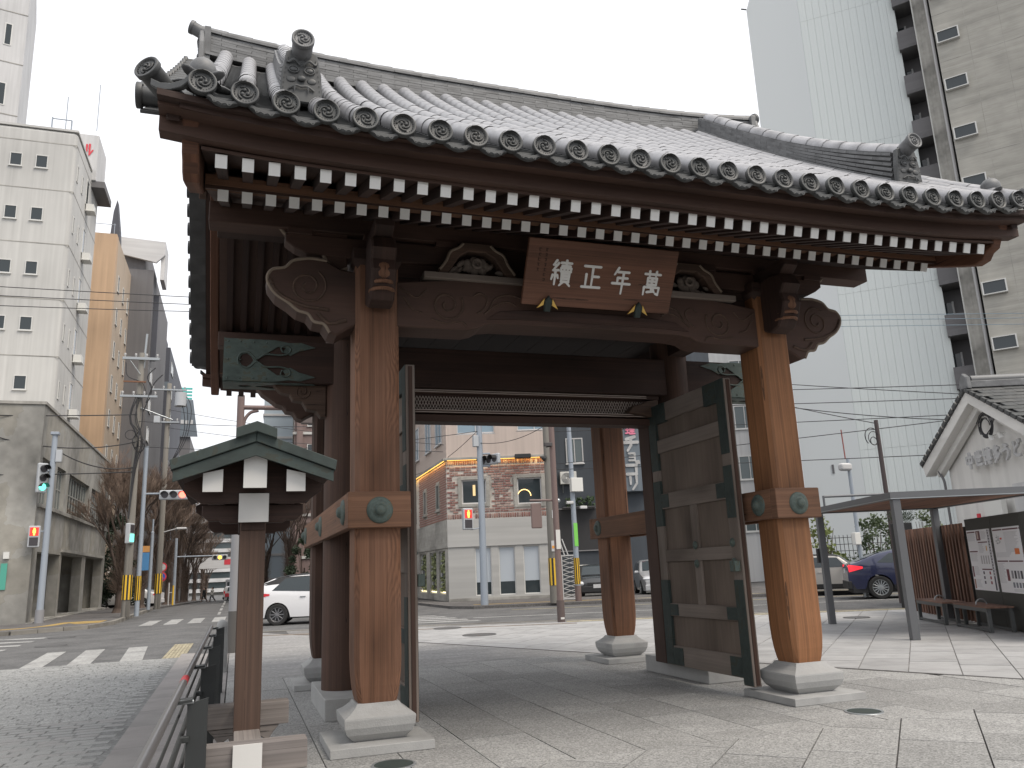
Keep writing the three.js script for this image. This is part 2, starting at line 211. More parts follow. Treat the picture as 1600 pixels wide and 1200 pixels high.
for (const sx of [-1, 1]) {
  const x = sx * PW;
  obj('plinth', b2(x - 0.33, x + 0.33, 0, 0.24, -0.88, 0.88, 0.012), Mt.stone, gate);
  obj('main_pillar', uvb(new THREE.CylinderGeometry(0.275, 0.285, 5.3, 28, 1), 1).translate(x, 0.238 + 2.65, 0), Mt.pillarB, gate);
  for (const o of [-1, 1]) obj('tie_beam', b2(x + o * 0.313 - (o > 0 ? 0.09 : 0), x + o * 0.313 + (o < 0 ? 0.09 : 0), 2.046, 2.395, -PD - 0.215, PD + 0.215, 0.012), Mt.endwood, gate);
  for (const o of [-1, 1]) { const c = obj('copper_boss', bossG, Mt.copper, gate); c.position.set(x + o * 0.311, 2.222, 0); c.rotation.y = o * Math.PI / 2; }
  obj('door_jamb', b2(sx * 2.1 - 0.1, sx * 2.1 + 0.1, 0.2, 3.7, -0.26, 0.06, 0.012), Mt.beam, gate);
}
// front and rear rainbow beams
const beamShape = [[-2.28, 4.16], [-1.48, 4.165], [-1.38, 4.19], [-1.3, 4.235], [-1.15, 4.255], [-0.6, 4.262], [0, 4.265], [0.6, 4.262], [1.15, 4.255], [1.3, 4.235], [1.38, 4.19], [1.48, 4.165], [2.28, 4.16], [2.28, 4.66], [1.6, 4.74], [0.8, 4.78], [-0.8, 4.78], [-1.6, 4.74], [-2.28, 4.66]];
const beamGrooveShape = [[-1.28, 4.3], [-0.9, 4.315], [-0.3, 4.32], [0.3, 4.32], [0.9, 4.315], [1.28, 4.3], [1.12, 4.4], [0.8, 4.435], [0.3, 4.45], [-0.3, 4.45], [-0.8, 4.435], [-1.12, 4.4]];
function spiral(cx, cy, z, r0, turns, dir, r = 0.014, a0 = 0) { const p = []; const n = Math.round(turns * 14); for (let i = 0; i <= n; i++) { const t = i / n, a = a0 + dir * t * turns * 6.283, q = r0 * (1 - 0.82 * t); p.push(V(cx + Math.cos(a) * q, cy + Math.sin(a) * q, z)); } return tube(p, r, 5, n * 2); }
const wave = (pts, z, r = 0.012) => tube(pts.map(([x, y]) => V(x, y, z)), r, 5, pts.length * 5);
for (const sz of [1, -1]) {
  const zb = sz * PD, zf = zb + sz * 0.2;
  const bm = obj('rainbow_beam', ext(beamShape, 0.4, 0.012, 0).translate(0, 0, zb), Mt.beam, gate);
  if (sz > 0) {
    const cv = [];
    for (const s of [-1, 1]) {
      cv.push(spiral(s * 1.72, 4.44, zf, 0.19, 1.7, s, 0.014, s > 0 ? 2.6 : 0.5), wave([[s * 1.95, 4.6], [s * 2.05, 4.5], [s * 2.24, 4.6]], zf), wave([[s * 1.42, 4.56], [s * 1.34, 4.6], [s * 1.26, 4.54], [s * 1.3, 4.42], [s * 1.38, 4.36]], zf), wave([[s * 1.24, 4.42], [s * 1.16, 4.55], [s * 1.0, 4.6], [s * 0.82, 4.56], [s * 0.72, 4.52]], zf), wave([[s * 1.3, 4.36], [s * 1.16, 4.47], [s * 1.02, 4.52], [s * 0.92, 4.48]], zf), wave([[s * 1.9, 4.27], [s * 1.75, 4.23], [s * 1.55, 4.25], [s * 1.5, 4.2]], zf), wave([[s * 2.2, 4.5], [s * 2.1, 4.36], [s * 2.0, 4.33]], zf));
    }
    obj('scroll_carving', cv, Mt.carve, bm);
    obj('beam_groove_board', ext(beamGrooveShape, 0.02, 0.006, 0).translate(0, 0, zf + 0.006), Mt.dark, bm);
  }
  for (const s of [-1, 1]) { // cloud-shaped beam noses
    const sh = [[0, 4.16], [0.12, 4.10], [0.22, 4.03], [0.3, 4.06], [0.36, 4.15], [0.46, 4.17], [0.52, 4.25], [0.62, 4.28], [0.72, 4.36], [0.84, 4.44], [0.92, 4.55], [0.93, 4.64], [0.88, 4.71], [0.76, 4.74], [0.68, 4.82], [0.52, 4.86], [0.34, 4.85], [0.18, 4.77], [0, 4.74]].map(([a, b]) => [a + 0.2, b]);
    const n = obj('beam_nose', ext(s > 0 ? sh : sh.map(([a, b]) => [-a, b]).reverse(), 0.36, 0.02, 0).translate(s * PW, 0, zb), Mt.beam, gate);
    if (sz > 0) obj('scroll_carving', [spiral(s * (PW + 0.72), 4.55, zf - 0.02, 0.2, 1.8, s, 0.013, 1), wave([[s * (PW + 0.5), 4.3], [s * (PW + 0.78), 4.34], [s * (PW + 1.02), 4.46], [s * (PW + 1.1), 4.6]], zf - 0.02, 0.02), wave([[s * (PW + 0.32), 4.2], [s * (PW + 0.5), 4.16], [s * (PW + 0.62), 4.26]], zf - 0.02, 0.022)], Mt.carve, n);
    if (sz > 0) obj('pale_edge', wave(sh.slice(3, 17).map(([q, b]) => [s * (PW + q - 0.012), b]), zb + 0.168, 0.02), Mt.pale, n);
    // nose towards the front / back above the pillar
    const fs = [[0.2, 4.36], [0.34, 4.3], [0.5, 4.34], [0.6, 4.46], [0.66, 4.62], [0.62, 4.74], [0.7, 4.84], [0.62, 4.98], [0.44, 5.02], [0.2, 5.0]];
    const fn = obj('beam_nose', ext(fs, 0.26, 0.02).rotateY(-Math.PI / 2 * sz).translate(s * PW, 0, zb), Mt.dark, gate);
    if (sz > 0) obj('carved_snout', [new THREE.SphereGeometry(0.12, 14, 10).scale(1.05, 0.9, 0.7).translate(s * PW, 4.62, zb + 0.58), new THREE.TorusGeometry(0.11, 0.022, 8, 20).rotateX(Math.PI / 2).translate(s * PW, 4.5, zb + 0.53), new THREE.TorusGeometry(0.12, 0.02, 8, 20).rotateX(Math.PI / 2).translate(s * PW, 4.43, zb + 0.5)], Mt.snout, fn);
    // bracket complex
    const br = grp('bracket_set', gate);
    const blk = (x, y, z, w, h) => { const g = uvb(new THREE.CylinderGeometry(w * 0.707, w * 0.5, h, 4, 1).rotateY(Math.PI / 4)); return g.translate(x, y + h / 2, z); };
    obj('bearing_block', [blk(s * PW, 4.74, zb, 0.52, 0.13), bx(0.52, 0.13, 0.52, s * PW, 4.935, zb, 0.01)], Mt.dark, br);
    const arm = (L) => [[-L, 5.16], [-L, 5.07], [-L + 0.1, 5.0], [-L + 0.22, 4.95], [-0.3, 4.93], [0.3, 4.93], [L - 0.22, 4.95], [L - 0.1, 5.0], [L, 5.07], [L, 5.16]];
    obj('bracket_arm', ext(arm(0.95), 0.2, 0.01, 0).translate(s * PW, 0, zb), Mt.beam, br);
    obj('bracket_arm', ext(arm(0.72), 0.2, 0.01, 0).rotateY(Math.PI / 2).translate(s * PW, 0.003, zb), Mt.dark, br);
    for (const o of [-0.8, 0, 0.8]) obj('small_block', bx(0.26, 0.1, 0.26, s * PW + o, 5.2, zb, 0.01), Mt.beam, br);
    // carved wing under the purlin
    const wg = [[0.3, 4.82], [0.42, 4.78], [0.5, 4.86], [0.58, 4.98], [0.72, 5.02], [0.8, 5.12], [0.95, 5.16], [1.02, 5.24], [0.3, 5.24]];
    obj('carved_wing', ext(s < 0 ? wg.map(([a, b]) => [-a, b]).reverse() : wg, 0.12, 0.01, 0).translate(s * PW, 0, zb + sz * 0.02), Mt.beam, br); if (sz > 0) obj('pale_edge', wave(wg.slice(0, 8).map(([q, b]) => [s * (PW + q), b]), zb + 0.07, 0.022), Mt.pale, br);
  }
  obj('purlin', b2(-4.2, 4.2, 5.2, 5.43, zb - 0.13, zb + 0.13, 0.012), Mt.beam, gate);
  obj('board_wall', b2(-2.3, 2.3, 4.7, 5.22, zb - 0.03, zb + 0.03), Mt.dark, gate);
  if (sz > 0) for (const cx of [-1.36, 1.36]) { // frog-leg struts
    const fr = [[-0.46, 4.8], [-0.42, 4.9], [-0.34, 4.97], [-0.3, 5.08], [-0.2, 5.13], [-0.16, 5.19], [0.16, 5.19], [0.2, 5.13], [0.3, 5.08], [0.34, 4.97], [0.42, 4.9], [0.46, 4.8], [0.34, 4.8], [0.28, 4.9], [0.2, 5.02], [0.1, 5.08], [-0.1, 5.08], [-0.2, 5.02], [-0.28, 4.9], [-0.34, 4.8]];
    const f = obj('frog_leg_strut', ext(fr, 0.16, 0.012).translate(cx, 0, zb + 0.14), Mt.carve, gate);
    const lv = []; for (let k = 0; k < 7; k++) { const a = k / 7 * 6.283; lv.push(new THREE.SphereGeometry(0.055, 8, 6).scale(1, 1, 0.6).translate(cx + Math.cos(a) * 0.11, 4.93 + Math.sin(a) * 0.06, zb + 0.16)); } lv.push(new THREE.TorusGeometry(0.05, 0.018, 6, 14).translate(cx, 4.95, zb + 0.2)); for (let k = 0; k < 16; k++) { const a = rr(-0.3, 0.3), b = 4.83 + rnd() * Math.max(0.02, 0.22 - Math.abs(a) * 0.5); lv.push(new THREE.SphereGeometry(rr(0.03, 0.055), 7, 5).scale(1.5, 0.7, 0.7).rotateZ(rr(-1, 1)).translate(cx + a, b, zb + 0.13 + rnd() * 0.04)); }
    obj('flower_carving', lv, Mt.greywood, f); obj('pale_edge', [-1, 1].map((q) => wave([[cx + q * 0.44, 4.84], [cx + q * 0.36, 4.95], [cx + q * 0.31, 5.06], [cx + q * 0.21, 5.12], [cx + q * 0.16, 5.17]], zb + 0.215, 0.018)), Mt.pale, f);
    obj('strut_sill', b2(cx - 0.62, cx + 0.62, 4.725, 4.8, zb + 0.04, zb + 0.25, 0.01), Mt.greywood, gate);
  }
}
// cross beams between front, main and rear posts
for (const sx of [-1, 1]) { obj('side_beam', b2(sx * PW - 0.14, sx * PW + 0.14, 4.66, 5.0, -PD - 0.2, PD + 0.2, 0.012), Mt.dark, gate); obj('gable_wall', ext([[-2.4, 5.0], [2.4, 5.0], [2.4, 5.42], [0, 6.4], [-2.4, 5.42]], 0.06).rotateY(Math.PI / 2).translate(sx * (PW - 0.02), 0, 0), Mt.dark, gate); obj('king_post', bx(0.22, 1.35, 0.26, sx * PW, 5.62, 0, 0.01), Mt.dark, gate); }
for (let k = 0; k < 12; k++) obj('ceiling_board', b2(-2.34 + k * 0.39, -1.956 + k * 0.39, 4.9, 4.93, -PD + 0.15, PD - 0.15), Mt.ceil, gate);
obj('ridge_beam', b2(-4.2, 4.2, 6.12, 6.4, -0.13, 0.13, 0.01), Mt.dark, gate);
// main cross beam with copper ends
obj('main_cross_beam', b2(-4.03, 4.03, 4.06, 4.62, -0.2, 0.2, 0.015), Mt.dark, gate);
for (const s of [-1, 1]) {
  const outline = (w) => { const sh = new THREE.Shape(); const P = [[0, 0], [0.62, 0], [0.8, 0.03], [0.95, 0.02], [1.14, 0.08], [0.93, 0.14], [0.82, 0.2], [0.72, 0.16], [0.76, 0.1], [0.66, 0.09], [0.5, 0.2], [0.4, 0.255], [0.4, 0.305], [0.5, 0.36], [0.66, 0.47], [0.76, 0.46], [0.72, 0.4], [0.82, 0.36], [0.93, 0.42], [1.14, 0.48], [0.95, 0.54], [0.8, 0.53], [0.62, 0.56], [0, 0.56]];
    sh.moveTo(P[0][0], P[0][1] * w); for (const p of P.slice(1)) sh.lineTo(p[0], p[1] * w);
    const h = new THREE.Path(); const H = [[0.18, 0.28], [0.22, 0.35], [0.28, 0.37], [0.33, 0.33], [0.36, 0.28], [0.33, 0.23], [0.28, 0.19], [0.22, 0.21]]; h.moveTo(H[0][0], H[0][1] * w); for (const p of H.slice(1)) h.lineTo(p[0], p[1] * w); h.closePath(); sh.holes.push(h); return sh; };
  const plate = (w) => { const g = ext(outline(w), 0.016, 0.004, 0); if (s > 0) { g.rotateY(Math.PI); } return g; };
  const cp = grp('copper_end_cap', gate), X = s * 4.05;
  obj('side_plate', [plate(1).translate(X, 4.06, 0.208), plate(1).translate(X, 4.06, -0.208)], Mt.copper, cp);
  obj('under_plate', plate(0.72).rotateX(-Math.PI / 2).translate(X, 4.052, 0.2), Mt.copper, cp);
  obj('end_plate', bx(0.016, 0.57, 0.43, s * 4.046, 4.34, 0), Mt.copper, cp);
  const st = []; for (const dx of [0.05, 0.2, 0.36, 0.52]) for (const y of dx > 0.3 ? [4.1, 4.58] : [4.1, 4.34, 4.58]) st.push(new THREE.SphereGeometry(0.012, 6, 4).translate(X - s * dx, y, 0.217));
  obj('stud', st, Mt.copper, cp);
  const zz = (p) => p.map(([a, b]) => V(X - s * a, 4.06 + b, 0.216));
  obj('scroll_edge', [tube(zz([[0.72, 0.16], [0.7, 0.1], [0.76, 0.07], [0.82, 0.11], [0.8, 0.17], [0.7, 0.2], [0.5, 0.2], [0.4, 0.26], [0.3, 0.18], [0.2, 0.2], [0.17, 0.28], [0.2, 0.36], [0.3, 0.38], [0.4, 0.3], [0.5, 0.36], [0.7, 0.36], [0.8, 0.39], [0.82, 0.45], [0.76, 0.49], [0.7, 0.46], [0.72, 0.4]]), 0.012, 6, 110)], Mt.copper, cp);
  // carved bracket under the cross beam, outside the main pillar
  obj('carved_bracket', [ext([[0.27, 4.06], [0.95, 4.06], [0.86, 3.96], [0.74, 3.93], [0.7, 3.86], [0.58, 3.84], [0.52, 3.74], [0.4, 3.72], [0.34, 3.64], [0.27, 3.64]].map(([a, b]) => [s * a, b]), 0.2, 0.012, 0).translate(s * PW, 0, 0), spiral(s * (PW + 0.58), 3.97, 0.1, 0.1, 1.6, s, 0.012)], Mt.carve, gate);
}
// lintel with lattice
const lin = grp('lintel', gate);
obj('rail', [b2(-2.2, 2.2, 3.6, 3.70, -0.14, 0.14, 0.01)], Mt.beam, lin);
obj('rail', [b2(-2.2, 2.2, 4.0, 4.058, -0.12, 0.12, 0.008), b2(-2.2, 2.2, 3.72, 3.77, -0.12, 0.12, 0.008)], Mt.beam, lin);
obj('backing_board', b2(-2.2, 2.2, 3.701, 4.0, -0.05, 0.03), Mt.dark, lin);
obj('moulding_strip', [3.735, 3.765, 4.02, 4.045].map((y) => b2(-2.0, 1.98, y - 0.006, y + 0.006, 0.12, 0.128)), Mt.lattice, lin);
{ const lat = []; const y0 = 3.79, y1 = 3.975, n = 46; for (let i = 0; i < n; i++) { const x = -1.95 + i * 3.9 / n, w = 3.9 / n; for (const q of [0, 1]) { lat.push(rod(V(x, q ? y1 : y0, 0.034), V(x + w, q ? y0 : y1, 0.034), 0.006, 4)); lat.push(rod(V(x + w / 2, q ? y1 : y0, 0.036), V(x + w * (q ? 1 : 0), (y0 + y1) / 2, 0.036), 0.005, 4), rod(V(x + w / 2, q ? y1 : y0, 0.036), V(x + w * (q ? 0 : 1), (y0 + y1) / 2, 0.036), 0.005, 4)); } } obj('lattice', lat, Mt.lattice, lin); }
for (const s of [-1, 1]) obj('lintel_bracket', ext([[0, 3.7], [0.5, 3.78], [0.42, 3.88], [0.3, 3.9], [0.18, 3.96], [0, 3.98]].map(([a, b]) => [-s * a, b]), 0.2, 0.01).translate(s * 2.12, 0, 0.12), Mt.carve, lin);
// door leaves, opened forward
for (const s of [-1, 1]) {
  const d = grp('door', gate), xa = s * 2.05, z0 = 0.09, z1 = 2.13, t = 0.05, bb = (y0, y1, za, zc, e = 0, m) => b2(xa - t + e, xa + t - e, y0, y1, za, zc, 0.006, m);
  obj('stile', bb(0.2, 3.86, z0, z0 + 0.2, 0, 1), Mt.greywood, d); obj('stile', bb(0.12, 3.86, z1 - 0.2, z1, 0, 1), Mt.greywood, d);
  for (const [a, b] of [[0.2, 0.46], [0.86, 1.03], [1.6, 1.76], [2.34, 2.56], [3.15, 3.34], [3.6, 3.86]]) obj('rail', bb(a, b, z0 + 0.2, z1 - 0.2, 0.003, 2), Mt.greywood, d);
  obj('mullion', bb(1.03, 1.6, 1.03, 1.19, 0.006, 1), Mt.greywood, d); obj('mullion', bb(1.76, 2.34, 1.03, 1.19, 0.006, 1), Mt.greywood, d);
  for (const [a, b, c, e] of [[0.46, 0.86, 0.29, 1.93], [1.03, 1.6, 0.29, 1.03], [1.03, 1.6, 1.19, 1.93], [1.76, 2.34, 0.29, 1.03], [1.76, 2.34, 1.19, 1.93], [2.56, 3.15, 0.29, 1.93], [3.34, 3.6, 0.29, 1.93]]) obj('panel', b2(xa - 0.015, xa + 0.015, a, b, c, e, 0, 1), Mt.doorpanel, d);
  // copper fittings wrap the corners
  const fit = (y0, y1, za, zc) => b2(xa - t - 0.006, xa + t + 0.006, y0, y1, za, zc, 0.004);
  for (const o of [0, 1]) { const A = o ? z1 - 0.205 : z0 - 0.003, B = o ? z1 - 0.015 : z0 + 0.205, rail = (a, b, L) => o ? fit(a, b, z1 - 0.205 - L, z1 - 0.206) : fit(a, b, z0 + 0.206, z0 + 0.205 + L);
    obj('copper_fitting', [fit(2.9, 3.864, A, B), rail(3.58, 3.863, 0.3)], Mt.copperD, d); obj('copper_fitting', [fit(2.1, 2.75, A, B), rail(2.36, 2.55, 0.2)], Mt.copperD, d); obj('copper_fitting', [fit(0.55, 1.35, A, B), rail(0.87, 1.02, 0.22)], Mt.copperD, d); obj('copper_fitting', [fit(o ? 0.13 : 0.21, 0.549, A, B), rail(0.21, 0.44, 0.25)], Mt.copperD, d); }
  for (const [y, z] of [[1.56, 1.11], [1.8, 1.11], [1.56, 1.98], [1.8, 1.98]]) { const b = obj('copper_stud', bossG, Mt.copper, d); b.scale.setScalar(0.42); b.position.set(xa - s * (t + 0.008), y, z); b.rotation.y = -s * Math.PI / 2; }
  obj('latch', b2(xa - s * (t + 0.05) - 0.04, xa - s * (t + 0.05) + 0.04, 1.45, 1.58, z1 - 0.14, z1 - 0.02, 0.01), Mt.copper, d);
  obj('edge_strip', b2(xa - 0.022, xa + 0.022, 0.14, 3.84, z1 - 0.01, z1 + 0.014), Mt.beam, d);
}
// ---------- eaves ----------
const lift = (x) => 0.15 * Math.pow(Math.min(1.12, Math.abs(x) / 4.19), 5);
const fz = (z) => { const t = 4.8 - Math.abs(z); return 5.165 + 0.64 * t + 0.02 * t * t; };
const dfz = (z) => -(0.64 + 0.04 * (4.8 - Math.abs(z)));
const eav = grp('eaves', gate);
for (const sz of [1, -1]) {
  for (let i = 0; i < 40; i++) {
    const x = -4.037 + i * 0.2072, lf = lift(x) * 0.3;
    const A = V(x, 4.985, 3.57), B = V(x, 4.985 + 3.55 * 0.41, 0.02), L = A.distanceTo(B), an = Math.atan2(0.41, 1);
    const g = bx(0.088, 0.1, L, 0, 0, 0, 0).rotateX(an).translate(x, (A.y + B.y) / 2, (A.z + B.z) / 2); if (sz < 0) g.rotateY(Math.PI).translate(2 * x, 0, 0);
    obj('base_rafter', g, Mt.raft, eav);
    const g2 = bx(0.088, 0.1, 1.45, 0, 0, 0, 0).rotateX(0.35).translate(x, 4.86 + 0.68 * 0.365 + lf, 4.36 - 0.68); if (sz < 0) g2.rotateY(Math.PI).translate(2 * x, 0, 0);
    obj('flying_rafter', g2, Mt.raft, eav);
    for (const [y, z, a] of [[4.985, 3.573, an], [4.862 + lf, 4.366, 0.35]]) { const e = bx(0.092, 0.108, 0.012, 0, 0, 0).rotateX(a * 0.9).translate(x, y, z); if (sz < 0) e.rotateY(Math.PI).translate(2 * x, 0, 0); obj('white_rafter_end', e, Mt.white, eav); }
  }
  const S = (fn, nu = 24, nv = 1) => slab((u, v, t) => { const [x, y, z] = fn(u, v, t); return [sz > 0 ? x : -x, y, sz * z]; }, nu, nv);
  const X = (u) => -4.5 + 9 * u;
  obj('sheathing', S((u, v, t) => { const z = 3.62 - 3.6 * v; return [X(u) * 0.931, 5.035 + (3.57 - z) * 0.41 + (t ? 0.03 : 0.003), z]; }, 1, 1), Mt.beam, eav);
  obj('sheathing', S((u, v, t) => { const z = 4.42 - 1.3 * v; return [X(u) * 0.931, 4.915 + (4.36 - z) * 0.365 + lift(X(u)) * 0.3 + (t ? 0.03 : 0.004), z]; }, 20, 1), Mt.beam, eav);
  obj('eave_batten', S((u, v, t) => [X(u) * 0.931, (t ? 5.13 : 5.035) + lift(X(u)) * 0.1, 3.63 - 0.13 * v], 16), Mt.endwood, eav);
  obj('eave_fascia', S((u, v, t) => [X(u), (t ? 5.06 : 4.925) + lift(X(u)) * 0.55, 4.5 - 0.14 * v], 24), Mt.beam, eav);
  obj('eave_board', S((u, v, t) => [X(u), (t ? 5.135 : 5.062) + lift(X(u)) * 0.5, 4.66 - 0.36 * v], 24), Mt.beam, eav);
  obj('eave_board', S((u, v, t) => [X(u), (t ? 5.19 : 5.137) + lift(X(u)) * 0.55 - 0.06, 4.755 - 0.3 * v], 24), Mt.dark, eav);
  // roof deck above
  obj('roof_deck', S((u, v, t) => { const z = 4.7 * (1 - v); return [X(u) * 0.965, fz(z) - (t ? 0.14 : 0.22) + lift(X(u)) * 0.6, z]; }, 20, 10), Mt.dark, eav);
}
for (const s of [-1, 1]) for (const sz of [1, -1]) { // bargeboards
  const top = (z) => fz(z) - 0.2 + 0.14, P = []; for (let i = 0; i <= 14; i++) { const z = 4.55 * (1 - i / 14); P.push([z, top(z)]); }
  const Q = [[0, 7.2], [1.2, 6.4], [2.4, 5.6], [3.4, 5.06], [3.9, 4.88], [4.12, 4.81], [4.24, 4.83], [4.3, 4.9], [4.38, 4.93], [4.42, 5.02], [4.5, 5.1]];
  const g = ext([...P, ...Q].map(([a, b]) => [a, b]), 0.13, 0.012, 0); g.rotateY(-Math.PI / 2); if (sz < 0) g.rotateY(Math.PI); g.translate(s * 4.27, 0, 0);
  obj('bargeboard', g, Mt.barge, eav);
  const P2 = P.map(([a, b]) => [a, b + 0.02]), Q2 = P.slice().reverse().map(([a, b]) => [a, b - 0.16]); const g2 = ext([...P2, ...Q2], 0.1, 0.008, 0); g2.rotateY(-Math.PI / 2); if (sz < 0) g2.rotateY(Math.PI); g2.translate(s * 4.395, 0, 0); obj('barge_batten', g2, Mt.dark, eav);
}
for (const s of [-1, 1]) obj('gable_pendant', ext([[0, 7.5], [0.3, 7.3], [0.34, 7.05], [0.2, 6.95], [0.16, 6.75], [0, 6.6], [-0.16, 6.75], [-0.2, 6.95], [-0.34, 7.05], [-0.3, 7.3]], 0.1, 0.01).rotateY(Math.PI / 2).translate(s * 4.4, 0, 0), Mt.carve, eav);
// ---------- roof tiles ----------
const roof = grp('roof', gate);
const tomoe = (() => { const a = []; for (let k = 0; k < 3; k++) { const p = []; for (let i = 0; i <= 9; i++) { const t = i / 9, an = k * 2.094 + t * 2.6, r = 0.022 + 0.034 * t; p.push(V(Math.cos(an) * r, Math.sin(an) * r, 0.004)); } a.push(tube(p, 0.0085, 5, 12)); a.push(new THREE.SphereGeometry(0.015, 8, 6).translate(Math.cos(k * 2.094) * 0.022, Math.sin(k * 2.094) * 0.022, 0.004)); }
  for (let k = 0; k < 22; k++) { const an = k / 22 * 6.283; a.push(new THREE.OctahedronGeometry(0.0062).translate(Math.cos(an) * 0.073, Math.sin(an) * 0.073, 0.004)); } return mg(a); })();
const discG = mg([lathe([[0, 0], [0.08, 0], [0.082, 0.014], [0.097, 0.014], [0.101, 0.008], [0.101, -0.03], [0.09, -0.035]], 26).rotateX(Math.PI / 2), tomoe]).scale(1.05, 1.05, 1.0);
const rollG = uvb(new THREE.CylinderGeometry(0.095, 0.0985, 0.345, 16, 1, true)); const rollM = [Mt.tile, Mt.tile2, Mt.tile3, Mt.tile];
const NR = 28, rx = (i) => -4.18 + i * 8.36 / (NR - 1);
const slopeQ = (z) => { const d = V(0, dfz(Math.abs(z)), 1).normalize(); return new THREE.Quaternion().setFromUnitVectors(V(0, 1, 0), d.negate()); };
const slope = []; { let z = 4.79; while (z > 0.32) { const c = Math.cos(Math.atan(dfz(z))); slope.push([z - 0.165 * c, c]); z -= 0.325 * c; } }
const restF = [], backR = [];
for (let i = 0; i < NR; i++) slope.forEach(([z], k) => {
  const x = rx(i), m = new THREE.Matrix4(), q = slopeQ(z), p = V(x, fz(z) + lift(x), z);
  if (k < 10) { const o = obj('roll_tile', rollG, rollM[(rnd() * 4) | 0], roof); o.position.copy(p).add(V(rr(-0.004, 0.004), rr(-0.003, 0.003), 0)); o.quaternion.copy(q); } else restF.push(rollG.clone().applyMatrix4(m.compose(p, q, V(1, 1, 1))));
  backR.push(rollG.clone().applyMatrix4(m.compose(p, q, V(1, 1, 1))).rotateY(Math.PI));
});
obj('upper_roll_tiles', restF, Mt.tile, roof).userData.kind = 'stuff'; obj('rear_roll_tiles', backR, Mt.tile, roof).userData.kind = 'stuff';
const lipG = (() => { const P = []; for (let i = 0; i <= 8; i++) { const a = -1 + i / 4; P.push([a * 0.135, -0.045 + 0.05 * a * a]); } const Q = P.slice().reverse().map(([a, b]) => [a * 0.98, b - 0.046 + 0.012 * Math.abs(a) / 0.135]); return ext([...P, ...Q], 0.05, 0.006); })();
const lipR = (() => { const a = []; for (const s of [-1, 1]) { a.push(tube([V(0, -0.082, 0), V(s * 0.03, -0.07, 0), V(s * 0.055, -0.085, 0), V(s * 0.08, -0.055, 0), V(s * 0.11, -0.05, 0)], 0.005, 4, 14)); } a.push(new THREE.OctahedronGeometry(0.012).translate(0, -0.085, 0)); return mg(a).translate(0, 0, 0.026); })();
const panG = (() => { const pos = [], P = (i) => { const a = -1 + i / 3; return [a * 0.15, -0.05 + 0.05 * a * a]; }; for (let i = 0; i < 6; i++) { const [x0, y0] = P(i), [x1, y1] = P(i + 1); pos.push(x0, y0, 0.18, x1, y1, 0.18, x1, y1, -0.18, x0, y0, 0.18, x1, y1, -0.18, x0, y0, -0.18); pos.push(x0, y0 - 0.022, 0.18, x1, y1 - 0.022, 0.18, x1, y1, 0.18, x0, y0 - 0.022, 0.18, x1, y1, 0.18, x0, y0, 0.18); } const g = new THREE.BufferGeometry(); g.setAttribute('position', new THREE.Float32BufferAttribute(pos, 3)); g.computeVertexNormals(); return uvb(g); })();
for (let i = 0; i < NR; i++) {
  const x = rx(i);
  for (const sz of [1, -1]) { const d = obj('eave_disc', discG, [Mt.tileD, Mt.tileD2, Mt.tileD3][(rnd() * 3) | 0], roof); d.position.set(x, 5.165 + lift(x), sz * 4.815); d.rotation.set(-0.08 * sz + rr(-0.03, 0.03), (sz < 0 ? Math.PI : 0) + rr(-0.04, 0.04), (i * 1.7) % 6); }
  if (i < NR - 1) {
    const xm = (x + rx(i + 1)) / 2, tilt = Math.atan2(lift(rx(i + 1)) - lift(x), 0.31);
    for (const sz of [1, -1]) for (const q of [0, 1]) { const l = obj('eave_pan_tile', q ? lipG : mg([lipG, lipR]), Mt.tileD, roof); l.position.set(xm, 5.105 + lift(xm) + q * 0.052, sz * (4.79 - q * 0.03)); l.rotation.set(0, sz < 0 ? Math.PI : 0, sz * tilt); }
    for (const sz of [1, -1]) { const a = []; for (let z = 4.66; z > 0.3; z -= 0.118) { const m = new THREE.Matrix4().compose(V(xm, fz(z) + lift(xm) - 0.015, z), new THREE.Quaternion().setFromEuler(new THREE.Euler(-Math.atan(dfz(z)) - 0.06, 0, 0)), V(1, 1, 1)); const g = panG.clone().applyMatrix4(m); if (sz < 0) g.rotateY(Math.PI); a.push(g); } obj('pan_tile_column', a, Mt.tileD, roof); }
  }
}
